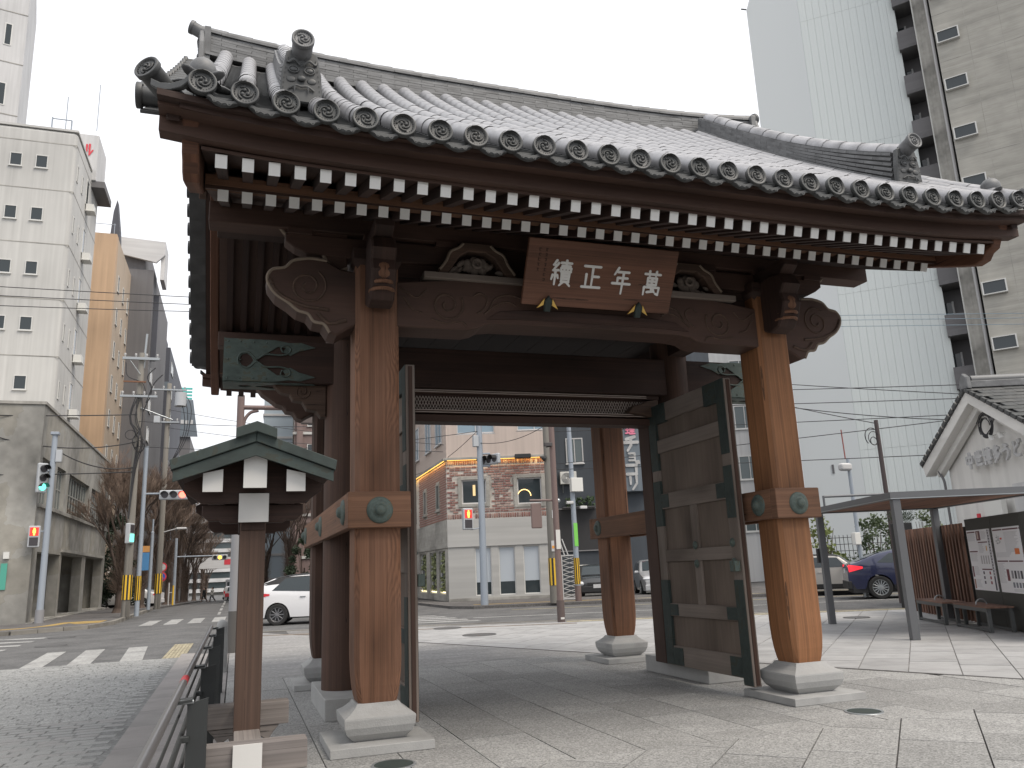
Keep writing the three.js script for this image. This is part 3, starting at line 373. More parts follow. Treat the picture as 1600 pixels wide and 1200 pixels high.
// gable-edge tiles
const kakeG = mg([uvb(new THREE.CylinderGeometry(0.078, 0.083, 0.42, 14, 1, true)).rotateX(Math.PI / 2).translate(0, 0, -0.21), discG.clone()]);
for (const s of [-1, 1]) for (const sz of [1, -1]) { let z = 4.2; while (z > 0.2) { const c = Math.cos(Math.atan(dfz(z))); const o = obj('gable_edge_tile', kakeG, Mt.tileD, roof); o.position.set(s * 4.7, fz(z) + lift(4.4) * 0.3 - 0.12, sz * z); o.rotation.set(0, s * Math.PI / 2, 0); if (z < 4.0) { const l = obj('gable_edge_plate', bx(0.24, 0.03, 0.36, 0, 0, 0, 0.006), Mt.tileD, roof); l.position.set(s * 4.56, fz(z + 0.13) + lift(4.4) * 0.3 - 0.26, sz * (z + 0.13)); l.rotation.x = -Math.atan(dfz(z)) * sz; } z -= 0.33 * c; } }
for (const s of [-1, 1]) for (const sz of [1, -1]) { // corner tile and peach-shaped stopper
  const g = mg([tube([V(0, 0, 0), V(0, -0.06, -0.2), V(0, -0.1, -0.45)], 0.094, 14, 10), discG.clone().rotateX(-0.25)]); const o = obj('corner_tile', g, Mt.tileD, roof); o.position.set(s * 4.6, 5.5, sz * 4.6); o.rotation.y = Math.atan2(s, sz) * (sz > 0 ? 0.78 : 1) ;
  obj('corner_lip', ext([[-0.17, 0.05], [-0.09, 0.0], [0, -0.02], [0.09, -0.01], [0.17, 0.03], [0.17, -0.02], [0.09, -0.07], [0, -0.08], [-0.09, -0.065], [-0.17, -0.01]].map(([a, b]) => [s < 0 ? a : -a, b]), 0.05, 0.006).rotateY(s * sz * 0.5).translate(s * 4.4, 5.33, sz * 4.72), Mt.tileD, roof);
  const pe = [new THREE.SphereGeometry(0.105, 18, 14).translate(0, 0.14, 0), new THREE.SphereGeometry(0.07, 14, 10).translate(s * 0.06, 0.12, sz * -0.08), new THREE.ConeGeometry(0.03, 0.06, 8).translate(0, 0.25, 0), lathe([[0, 0.05], [0.1, 0.03], [0.15, 0]], 14)];
  for (let k = 0; k < 5; k++) { const lf = new THREE.SphereGeometry(0.13, 10, 6).scale(1, 0.14, 0.42).translate(0.13, 0.03, 0).rotateY(k * 1.256 + 0.4); pe.push(lf); } const pg = mg(pe); pg.translate(s * 4.2, 5.47, sz * 4.5); obj('peach_ornament', pg, Mt.tileM, roof);
}
// main ridge
const rY = (x) => 0.19 * Math.pow(Math.abs(x) / 4.5, 3);
for (let c = 0; c < 10; c++) { const a = [], y = 8.47 + c * 0.045, hw = 0.235 - c * 0.008 + (c === 0 || c === 9 ? 0.03 : 0), n = 22, w = 8.9 / n, off = (c % 2) * w / 2; for (let i = 0; i <= n; i++) { const xa = Math.max(-4.45, -4.45 + i * w - off), xb = Math.min(4.45, -4.45 + (i + 1) * w - off - 0.004); if (xb - xa < 0.03) continue; const xm = (xa + xb) / 2, g = bx(xb - xa, 0.036, hw * 2, 0, 0, 0).rotateZ(Math.atan2(rY(xb) - rY(xa), xb - xa)).translate(xm, y + rY(xm) + rr(-0.002, 0.002), rr(-0.003, 0.003)); a.push(g); } obj('ridge_tile_course', a, Mt.tileM, roof); }
{ const a = []; for (let i = 0; i < 27; i++) { const x = -4.35 + i * 8.7 / 26, g = uvb(new THREE.CylinderGeometry(0.1, 0.108, 0.34, 14, 1, true)).rotateZ(Math.PI / 2 + Math.atan2(rY(x + 0.1) - rY(x - 0.1), 0.2)).translate(x, 8.935 + rY(x), 0); a.push(g); } obj('ridge_cap', a, Mt.tileM, roof); obj('ridge_core', slab((u, v, t) => { const x = -4.44 + 8.88 * u; return [x, (t ? 8.88 : 8.3) + rY(x), (v - 0.5) * 0.3]; }, 20, 1), Mt.tileD, roof); }
const oniFace = (w, h) => { const a = [ext([[-w * 0.5, 0], [w * 0.5, 0], [w * 0.46, h * 0.55], [w * 0.36, h * 0.92], [w * 0.12, h], [-w * 0.12, h], [-w * 0.36, h * 0.92], [-w * 0.46, h * 0.55]], 0.07, 0.012)];
  const sp = (x, y, z, r, sx = 1, sy = 1, sz = 1) => a.push(new THREE.SphereGeometry(r, 12, 9).scale(sx, sy, sz).translate(x * w, y * h, z));
  for (const s of [-1, 1]) { sp(s * 0.2, 0.58, 0.045, w * 0.075, 1.3, 0.8, 0.8); a.push(new THREE.TorusGeometry(w * 0.11, w * 0.02, 6, 16).scale(1.15, 0.8, 1).translate(s * 0.2 * w, 0.58 * h, 0.05)); a.push(tube([V(s * 0.04 * w, 0.66 * h, 0.07), V(s * 0.18 * w, 0.74 * h, 0.08), V(s * 0.34 * w, 0.7 * h, 0.05), V(s * 0.38 * w, 0.76 * h, 0.04)], w * 0.035, 6, 12)); sp(s * 0.26, 0.4, 0.03, w * 0.1, 1.2, 0.8, 0.5); a.push(new THREE.ConeGeometry(w * 0.035, h * 0.12, 6).rotateX(Math.PI).translate(s * 0.17 * w, 0.2 * h, 0.07)); a.push(tube([V(0, 0.26 * h, 0.07), V(s * 0.15 * w, 0.28 * h, 0.065), V(s * 0.32 * w, 0.22 * h, 0.045)], w * 0.03, 6, 10)); for (let k = 0; k < 9; k++) a.push(new THREE.OctahedronGeometry(0.008).translate(s * w * (0.465 - 0.006 * k * k * 0.3), h * (0.06 + k * 0.09), 0.04)); for (let k = 0; k < 3; k++) a.push(tube([V(s * 0.05 * w * k, 0.8 * h, 0.06), V(s * (0.05 * w * k + 0.02), 0.9 * h, 0.06), V(s * 0.06 * w * k, 0.98 * h, 0.03)], w * 0.03, 5, 8)); }
  sp(0, 0.42, 0.06, w * 0.09, 1.25, 0.8, 0.9); const pl_ = a.shift(); const rel = mg(a); rel.scale(0.92, 1, 0.5).translate(0, 0, 0.022); return mg([pl_, rel]); };
const toriG = (L) => mg([tube([V(0, -0.1, -L), V(0, -0.03, -L * 0.5), V(0, 0, 0)], 0.09, 16, 8), discG.clone().scale(0.93, 0.93, 1)]);
for (const s of [-1, 1]) { const o = obj('ridge_end_ornament', [oniFace(0.62, 0.56).translate(0, 0, 0), bx(0.5, 0.6, 0.08, 0, 0.28, -0.07)], Mt.tileM, roof); o.position.set(s * 4.5, 8.5, 0); o.rotation.y = s * Math.PI / 2; const t = obj('ridge_end_cylinder', toriG(0.5), Mt.tileM, roof); t.position.set(s * 4.66, 9.2, 0); t.rotation.set(0, s * Math.PI / 2, 0); t.rotateX(-0.35); }
// descending ridges
const kb = (z) => fz(z) + 0.1 + lift(3.41), sweep = (z) => 0.13 * Math.pow(Math.max(0, (z - 1.8) / 2.3), 2);
for (const s of [-1, 1]) for (const sz of [1, -1]) {
  for (let c = 0; c < 6; c++) { const a = [], hw = c === 0 ? 0.19 : 0.155 - c * 0.004, n = 14; for (let i = 0; i <= n; i++) { const z0 = Math.min(4.06, 4.06 - (i - (c % 2) * 0.5) * 3.7 / n), z1 = Math.max(0.3, 4.06 - (i + 1 - (c % 2) * 0.5) * 3.7 / n + 0.004); if (z0 - z1 < 0.04) continue; const y = (z) => kb(z) + c * 0.042 + sweep(z) * c / 5, zm = (z0 + z1) / 2, L = Math.hypot(z0 - z1, y(z0) - y(z1)); const g = bx(hw * 2, 0.034, L, 0, 0, 0).rotateX(Math.atan2(y(z1) - y(z0), z0 - z1)).translate(s * 3.41, (y(z0) + y(z1)) / 2, zm); if (sz < 0) g.scale(1, 1, 1).rotateY(Math.PI).translate(2 * s * 3.41, 0, 0); a.push(g); } obj('descending_ridge_course', a, Mt.tileM, roof); }
  const cp = [], core = []; for (let i = 0; i < 13; i++) { const z = 3.95 - i * 0.285, y = (q) => kb(q) + 0.245 + sweep(q); const g = uvb(new THREE.CylinderGeometry(0.098, 0.105, 0.36, 12, 1, true)).applyQuaternion(new THREE.Quaternion().setFromUnitVectors(V(0, 1, 0), V(0, y(z - 0.1) - y(z + 0.1), -0.2).normalize())).translate(s * 3.41, y(z), z); if (sz < 0) g.rotateY(Math.PI).translate(2 * s * 3.41, 0, 0); cp.push(g); }
  obj('descending_ridge_cap', cp, Mt.tile3, roof);
  obj('descending_ridge_core', slab((u, v, t) => { const z = 4.05 - 3.75 * u; return [s * 3.41 + (v - 0.5) * 0.22 * sz, kb(z) + (t ? 0.24 + sweep(z) : -0.12), z * sz]; }, 12, 1), Mt.tileD, roof);
  const o = obj('demon_tile', oniFace(0.37, 0.54), Mt.tileD, roof); o.position.set(s * 3.41, 5.66, sz * 4.13); o.rotation.y = sz < 0 ? Math.PI : 0;
  const t = obj('ridge_end_cylinder', toriG(0.42), Mt.tileM, roof); t.position.set(s * 3.41, 6.2, sz * 4.3); t.rotation.y = sz < 0 ? Math.PI : 0; t.rotateX(-0.12);
}
// ---------- plaque ----------
{
  const k = 0.88, p = thing('name_plaque', 'brown wooden name plaque with four white characters hung under gate eaves', 'plaque', [0, 4.465 * k, 2.73 * k]); p.rotation.x = 0.52;
  p.scale.setScalar(k);
  obj('board', bx(1.84, 0.74, 0.05, 0, 0.36, 0, 0.01, 0), M([0.21, 0.10, 0.062], 0.7, { map: T.wood }), p);
  ['zoku', 'sei', 'nen', 'man'].forEach((c, i) => obj('character', glyph(c, 0.245, 0.28, 0.027, 0.008).translate(-0.5 + i * 0.37 + (i > 2 ? 0.02 : 0), 0.37 - i * 0.012, 0.026), Mt.white, p));
  const ins = []; for (const [x, n] of [[-0.7, 7], [-0.78, 5]]) for (let q = 0; q < n; q++) ins.push(bx(0.028, 0.006, 0.004, x + rr(-0.004, 0.004), 0.62 - q * 0.055, 0.0265), bx(0.006, 0.03, 0.004, x + rr(-0.01, 0.01), 0.61 - q * 0.055, 0.027), bx(0.02, 0.005, 0.004, x + rr(-0.006, 0.006), 0.597 - q * 0.055, 0.0275));
  obj('small_inscription', ins, Mt.dark, p);
  for (const x of [-0.62, 0.5]) { obj('hook', [ext([[-0.035, -0.1], [0.035, -0.1], [0.045, 0.02], [0, 0.08], [-0.045, 0.02]], 0.05, 0.01).translate(x, 0.03, 0.05)], Mt.copperD, p); for (const s of [-1, 1]) obj('gilt_wing', ext([[s * 0.045, 0.06], [s * 0.13, -0.06], [s * 0.05, -0.02]], 0.02, 0.003).translate(x, 0.02, 0.05), Mt.gold, p); }
}
// ---------- ground ----------
const gh = (z) => (z < -40 ? -0.018 * Math.min(160, -40 - z) : 0);
const MG = {
  asphalt: M([0.195, 0.195, 0.195], 0.9, { map: T.asphalt, bumpMap: T.fineB, bumpScale: 0.004 }), asphalt2: M([0.13, 0.13, 0.132], 0.92, { map: T.asphalt }),
  granite: [M([0.43, 0.43, 0.425], 0.8, { map: T.granite, bumpMap: T.fineB, bumpScale: 0.0025 }), M([0.475, 0.475, 0.47], 0.8, { map: T.granite, bumpMap: T.fineB, bumpScale: 0.0025 }), M([0.395, 0.395, 0.39], 0.82, { map: T.granite, bumpMap: T.fineB, bumpScale: 0.0025 })],
  pale: [M([0.455, 0.455, 0.455], 0.8, { map: T.graniteFine, bumpMap: T.fineB, bumpScale: 0.001 }), M([0.48, 0.48, 0.48], 0.8, { map: T.graniteFine }), M([0.43, 0.43, 0.43], 0.8, { map: T.graniteFine })],
  rear: M([0.42, 0.418, 0.415], 0.85, { map: T.streakstone, bumpMap: T.fineB, bumpScale: 0.006 }), settbed: M([0.33, 0.335, 0.33], 0.95, { map: T.asphalt }), joint: M([0.14, 0.135, 0.13], 0.95, { map: T.asphalt }), jointP: M([0.36, 0.35, 0.34], 0.9, { map: T.asphalt }),
  sett: [M([0.41, 0.415, 0.41], 0.85, { map: T.granite }), M([0.42, 0.425, 0.42], 0.85, { map: T.granite }), M([0.395, 0.40, 0.395], 0.85, { map: T.granite }), M([0.41, 0.405, 0.40], 0.85, { map: T.granite })],
  pink: [M([0.36, 0.34, 0.33], 0.85, { map: T.graniteFine }), M([0.34, 0.325, 0.315], 0.85, { map: T.graniteFine }), M([0.38, 0.355, 0.345], 0.85, { map: T.graniteFine })],
  pave: M([0.20, 0.19, 0.185], 0.9, { map: T.asphalt }), kerb: M([0.33, 0.32, 0.30], 0.9, { map: T.concrete }), paint: M([0.56, 0.56, 0.545], 0.75, { map: T.asphalt }), tact: M([0.62, 0.42, 0.13], 0.8, { map: T.asphalt }), tactP: M([0.60, 0.53, 0.36], 0.8, { map: T.asphalt }), cover: M([0.10, 0.10, 0.10], 0.6, { metalness: 0.4 }), rust: M([0.30, 0.24, 0.19], 0.85, { map: T.asphalt }),
};
const poly = (pts, y0, y1, ax = -1) => { const s = new THREE.Shape(pts.map(([x, z]) => new THREE.Vector2(x, -z))); return uvb(new THREE.ExtrudeGeometry(s, { depth: y1 - y0, bevelEnabled: false }).rotateX(-Math.PI / 2).translate(0, y0, 0), ax); };
function clip(P, [a, b, c]) { // keep a*x+b*z+c >= 0
  const o = []; for (let i = 0; i < P.length; i++) { const p = P[i], q = P[(i + 1) % P.length], dp = a * p[0] + b * p[1] + c, dq = a * q[0] + b * q[1] + c; if (dp >= 0) o.push(p); if (dp * dq < 0) { const t = dp / (dp - dq); o.push([p[0] + (q[0] - p[0]) * t, p[1] + (q[1] - p[1]) * t]); } } return o; }
const hp = (p, q) => { const dx = q[0] - p[0], dz = q[1] - p[1]; return [-dz, dx, dz * p[0] - dx * p[1]]; }; // right-hand side of p->q seen from above (x right, z down)
function area(P) { let s = 0; P.forEach((p, i) => { const q = P[(i + 1) % P.length]; s += p[0] * q[1] - q[0] * p[1]; }); return Math.abs(s) / 2; }
function paveSlabs(parent, name, planes, O, ang, w, l, ru, rv, mats, gap = 0.008, top = 0, th = 0.04, stag = 0.5) {
  const c = Math.cos(ang), s = Math.sin(ang);
  for (let i = ru[0]; i < ru[1]; i++) { const off = stag === 'r' ? L256[(i & 255) * 3] * l : (i & 1) * stag * l; for (let j = rv[0]; j < rv[1]; j++) {
    const u0 = i * w + gap / 2, u1 = (i + 1) * w - gap / 2, v0 = j * l + off + gap / 2, v1 = (j + 1) * l + off - gap / 2;
    let P = [[u0, v0], [u1, v0], [u1, v1], [u0, v1]].map(([u, v]) => [O[0] + u * c + v * s, O[1] - u * s + v * c]);
    for (const h of planes) { P = clip(P, h); if (P.length < 3) break; }
    if (P.length < 3 || area(P) < 0.012) continue;
    obj(name, poly(P, top - th, top + rr(-0.0015, 0.0015)), mats[(rnd() * mats.length) | 0], parent);
  } }
}
struct('ground', slab((u, v, t) => { const x = -260 + 620 * u, z = 80 - 560 * v; return [x, gh(z) - (t ? 0.03 : 0.5), z]; }, 31, 56), MG.asphalt);
const kA = [1.48, -12.9], kB = [13.6, -7.8], sA = [3.37, -0.72], sB = [4.8, 2.42]; // kerb line of the cross street; dark joint strip
const sD = [(sB[0] - sA[0]), (sB[1] - sA[1])], sP = (t) => [sA[0] + sD[0] * t, sA[1] + sD[1] * t], tK = -2.6;
const leftOf = hp(sP(-4), sP(4)), rightOf = leftOf.map((q) => -q), front = [0, 1, -3.4], back34 = [0, -1, 3.4], nearK = hp(kA, kB), rearZ = -3.3;
const plaza = sgroup('gate_plaza');
obj('bedding', poly([[-3.42, 9.5], [-3.42, -14.6], [1.2, -13.0], [4.0, -11.8], sP(-2.6), sB, [9.5, 9.5]], -0.029, -0.012), MG.joint, plaza);
paveSlabs(plaza, 'paving_slab', [[1, 0, 3.42], leftOf, back34, [0, 1, -rearZ]], [-2.66, 0], 0, 0.586, 0.92, [-2, 13], [-5, 5], MG.granite, 0.009, 0, 0.02, 'r');
paveSlabs(plaza, 'paving_slab', [[1, 0, 3.42], front, [-0.4, -1, 8.3], [-1, 0, 6.6]], [0, 3.097], Math.PI * 0.75, 0.583, 0.92, [-14, 14], [-12, 12], MG.granite, 0.012, 0, 0.02, 'r');
{ let P = [[-3.42, rearZ - 0.004], [-3.42, -16], [6, -16], [6, rearZ - 0.004]]; P = clip(P, leftOf); P = clip(P, nearK); obj('rear_paving', poly(P, -0.02, 0, 2), MG.rear, plaza); }
obj('joint_strip', (() => { const n = [sD[1], -sD[0]], L = Math.hypot(...n), w = 0.035; const a = sP(-2.75), b = sP(2.6); return poly([a, b, [b[0] + n[0] / L * w * 2, b[1] + n[1] / L * w * 2], [a[0] + n[0] / L * w * 2, a[1] + n[1] / L * w * 2]], -0.02, 0.003); })(), MG.joint, plaza);
const rp = sgroup('pale_plaza');
{ let P = [[-2, 4], [16, 4], [16, -16], [-2, -16]]; P = clip(P, rightOf); P = clip(P, nearK); P = clip(P, [-0.47, -0.883, 8]); obj('bedding', poly(P, -0.028, -0.009), MG.jointP, rp); }
{ const off = rightOf.slice(); off[2] -= 0.075 * Math.hypot(off[0], off[1]); const kk = nearK.slice(); kk[2] -= 0.9 * Math.hypot(kk[0], kk[1]); paveSlabs(rp, 'paving_slab', [off, kk, [-0.47, -0.883, 6.4]], [4.0, 1.61], Math.PI * 0.75, 0.572, 0.62, [-22, 22], [-22, 22], MG.pale, 0.014, 0, 0.02, 0.5);
  const n = Math.hypot(...nearK.slice(0, 2)), pt = (t, d) => { const x = kA[0] + (kB[0] - kA[0]) * t, z = kA[1] + (kB[1] - kA[1]) * t; return [x + nearK[0] / n * d, z + nearK[1] / n * d]; };
  obj('kerb', poly([pt(-0.4, 0), pt(1.4, 0), pt(1.4, 0.16), pt(-0.4, 0.16)], -0.03, 0.004), MG.kerb, rp);
  for (let t = 0.3; t < 1.25; t += 0.026) obj('tactile_tile', [poly([pt(t, 0.5), pt(t + 0.0253, 0.5), pt(t + 0.0253, 0.8), pt(t, 0.8)], -0.02, 0.003)], MG.tactP, rp);
  obj('rust_strip', poly([pt(-0.3, 1.6), pt(0.32, 1.3), pt(0.32, 1.5), pt(-0.3, 1.85)], -0.01, 0.004), MG.rust, rp); }
// left lane: setts, pink kerb slabs
const lane = sgroup('sett_lane');
obj('bedding', b2(-9.5, -4.34, -0.029, -0.0172, -8.2, 9), MG.settbed, lane);
{ const far = [], geoCache = {}; const near = [];
  for (let r = 0; r < 88; r++) { const z = 4.6 - r * 0.146; let x = -4.36 - (r % 2) * 0.16 - rnd() * 0.05; while (x > -8.4) { const w = rr(0.17, 0.30); near.push([x - w / 2, z + 0.05 * Math.sin(x * 2.1 + r * 0.4), w - 0.012]); x -= w; } }
  const scored = near.map((a) => { const px = a[0] + 3.3564, pz = 9.3865 - a[1], ang = Math.atan2(px, pz); return [ang > -0.37 && ang < 0.3 && a[1] < 4.2 ? pz : 99 + pz, a]; }).sort((a, b) => a[0] - b[0]);
  scored.forEach(([k, [x, z, w]], i) => { const key = Math.round(w * 25) / 25; const g = geoCache[key] || (geoCache[key] = new THREE.BoxGeometry(key - 0.007, 0.03, 0.14)); const y = -0.03 + rr(-0.0015, 0.0015); if (i < 290) { const m = obj('sett', g, MG.sett[(rnd() * 4) | 0], lane); m.position.set(x, y, z); m.rotation.set(rr(-0.006, 0.006), rr(-0.02, 0.02) + 0.06 * Math.cos(x * 2.1), rr(-0.006, 0.006)); } else far.push(uvb(g.clone()).rotateY(0.06 * Math.cos(x * 2.1)).translate(x, y, z)); });
  obj('further_setts', far, MG.sett[1], lane).userData.kind = 'stuff'; }
const edge = sgroup('slab_kerb');
for (const [x0, x1] of [[-4.33, -4.0], [-3.99, -3.435]]) { let z = 7.5; while (z > -8) { const l = rr(0.95, 1.25); obj('kerb_slab', b2(x0, x1, -0.03, 0.0, z - l + 0.008, z), MG.pink[(rnd() * 3) | 0], edge); z -= l; } }
// painted markings
function marking(name, label, quads, m, y = -0.024) { const g = sgroup(name); for (const q of quads) obj('stripe', poly(q, -0.03, y), m, g); return g; }
marking('crosswalk', '', [[-7.08, -6.7], [-6.3, -5.9], [-5.4, -5.0]].map(([a, b]) => [[a, -8.2], [b, -8.2], [b - 0.25, -12], [a - 0.25, -12]]), MG.paint);
{ const g = sgroup('warning_strip'); for (let k = 0; k < 6; k++) obj('tactile_tile', b2(-4.66 + k * 0.07, -4.6 + k * 0.07, -0.03, -0.02, -12, -8.25), MG.tactP, g); }
marking('crosswalk', '', [[-6.3], [-5.5], [-4.7], [-3.9]].map(([a]) => [[a - 0.22, -22.4], [a + 0.22, -22.4], [a + 0.25, -26.2], [a - 0.19, -26.2]]), MG.paint);
marking('crosswalk', '', [0, 1, 2, 3].map((k) => { const z = -13.6 - k * 1.5; return [[-8.6, z], [-11.6, z - 0.9], [-11.6, z - 1.35], [-8.6, z - 0.45]]; }), MG.paint);
marking('crosswalk', '', [0, 1, 2, 3, 4].map((k) => { const z = -14.0 - k * 0.95; return [[-0.6 + k * 0.32, z - 1.0], [3.4 - k * 0.1, z + 0.35], [3.4 - k * 0.1, z - 0.1], [-0.6 + k * 0.32, z - 1.45]]; }), MG.paint);
const ul = [0.96, 0.282]; marking('lane_line', '', [[[3.6, -15.3], [16, -11.66], [16, -11.5], [3.6, -15.14]], [[16.1, -11.63], [40, -4.6], [40, -4.45], [16.1, -11.47]]], MG.paint);
marking('lane_line', '', [[[6, -18.7], [30, -10.2], [30, -10.05], [6, -18.55]]], MG.tactP);
marking('centre_line', '', [0, 1, 2, 3, 4].map((k) => { const z = -29 - k * 5; return [[-4.05, z], [-3.93, z], [-3.93, z - 3], [-4.05, z - 3]]; }).map((q) => q), MG.paint, -0.02);
// far pavements
const lp = sgroup('left_pavement');
obj('paving', poly([[-60, -17], [-13.2, -20.2], [-10.2, -21.2], [-8.2, -22.6], [-7.75, -25], [-7.75, -40], [-60, -40]], -0.03, 0.09), MG.pave, lp);
obj('paving_slope', slab((u, v, t) => { const z = -40 - 160 * v; return [-60 + (52.25) * u, gh(z) + (t ? 0.09 : -0.1), z]; }, 1, 32), MG.pave, lp);
{ const K = [[-13.2, -20.2], [-10.2, -21.2], [-8.2, -22.6], [-7.75, -25], [-7.75, -40]]; for (let i = 0; i + 1 < K.length; i++) { const [a, b] = [K[i], K[i + 1]], L = Math.hypot(b[0] - a[0], b[1] - a[1]), n = Math.max(1, Math.round(L / 0.9)), nx = -(b[1] - a[1]) / L, nz = (b[0] - a[0]) / L; for (let k = 0; k < n; k++) { const p = (t, d) => [a[0] + (b[0] - a[0]) * t + nx * d, a[1] + (b[1] - a[1]) * t + nz * d]; obj('kerb_stone', poly([p((k + 0.01) / n, 0.0), p((k + 0.99) / n, 0.0), p((k + 0.99) / n, 0.17), p((k + 0.01) / n, 0.17)], -0.03, 0.1), MG.kerb, lp); } } }
obj('tactile_path', [poly([[-13.5, -21.5], [-10.2, -22.6], [-10.2, -23.1], [-13.5, -22]], 0, 0.096), poly([[-10.19, -22.61], [-9.4, -23.8], [-9.0, -26.2], [-9.5, -26.2], [-9.8, -24], [-10.19, -23.1]], 0, 0.096), poly([[-9.5, -26.21], [-8.0, -26.21], [-8.0, -24.2], [-8.8, -24.2]], 0, 0.097)], MG.tact, lp);
const fp = sgroup('far_pavement');
obj('paving', poly([[4.6, -22], [5.2, -20.8], [30, -10.6 - 1.2], [44, -6], [44, -24], [11.5, -24.5], [5.6, -26.4], [4.5, -60], [3.6, -60]], -0.03, 0.07), MG.pave, fp);
obj('tactile_path', poly([[5.6, -22.2], [11.5, -19.9], [11.4, -19.6], [5.5, -21.9]], 0, 0.074), MG.tact, fp);
obj('tactile_path', poly([[11.6, -19.85], [30, -12.4], [29.9, -12.15], [11.5, -19.55]], 0, 0.074), MG.tactP, fp);
for (const [x, z, r, l, y] of [[-2.178, 2.895, 0.17, 'round floor lamp cover set in paving before left front pillar', 0], [2.124, 3.005, 0.17, 'round floor lamp cover set in paving before right front pillar', 0]]) { const o = thing('ground_light', l, 'ground light', [x, y, z], 0, 'round covers in the gate paving'); obj('rim', lathe([[r * 0.86, 0.004], [r * 0.9, 0.009], [r, 0.006], [r, 0]], 28), Mt.steel, o); obj('lens', lathe([[0, 0.006], [r * 0.87, 0.006]], 28), Mt.copperD, o); }
for (const [x, z, r, l, y] of [[-7.7, -14.4, 0.33, 'iron manhole cover in asphalt beyond the crossing stripes', -0.03], [-6.5, -7.5, 0.36, 'iron manhole cover at the near ends of the crossing stripes', -0.026], [-8.1, -18, 0.33, 'iron manhole cover in asphalt before the left pavement', -0.03], [1.8, -8.4, 0.34, 'rusty manhole cover in pale paving behind the gate', 0], [1.75, -11.1, 0.32, 'rusty manhole cover near the kerb behind the gate', 0], [9.99, -6.0, 0.25, 'small iron manhole cover in pale plaza near shelter', 0]]) { const o = thing('manhole_cover', l, 'manhole cover', [x, y, z]); obj('plate', lathe([[0, 0.008], [r, 0.008], [r + 0.02, 0]], 30), MG.cover, o); obj('rim', new THREE.TorusGeometry(r + 0.03, 0.012, 5, 30).rotateX(Math.PI / 2).translate(0, 0.002, 0), MG.cover, o); }
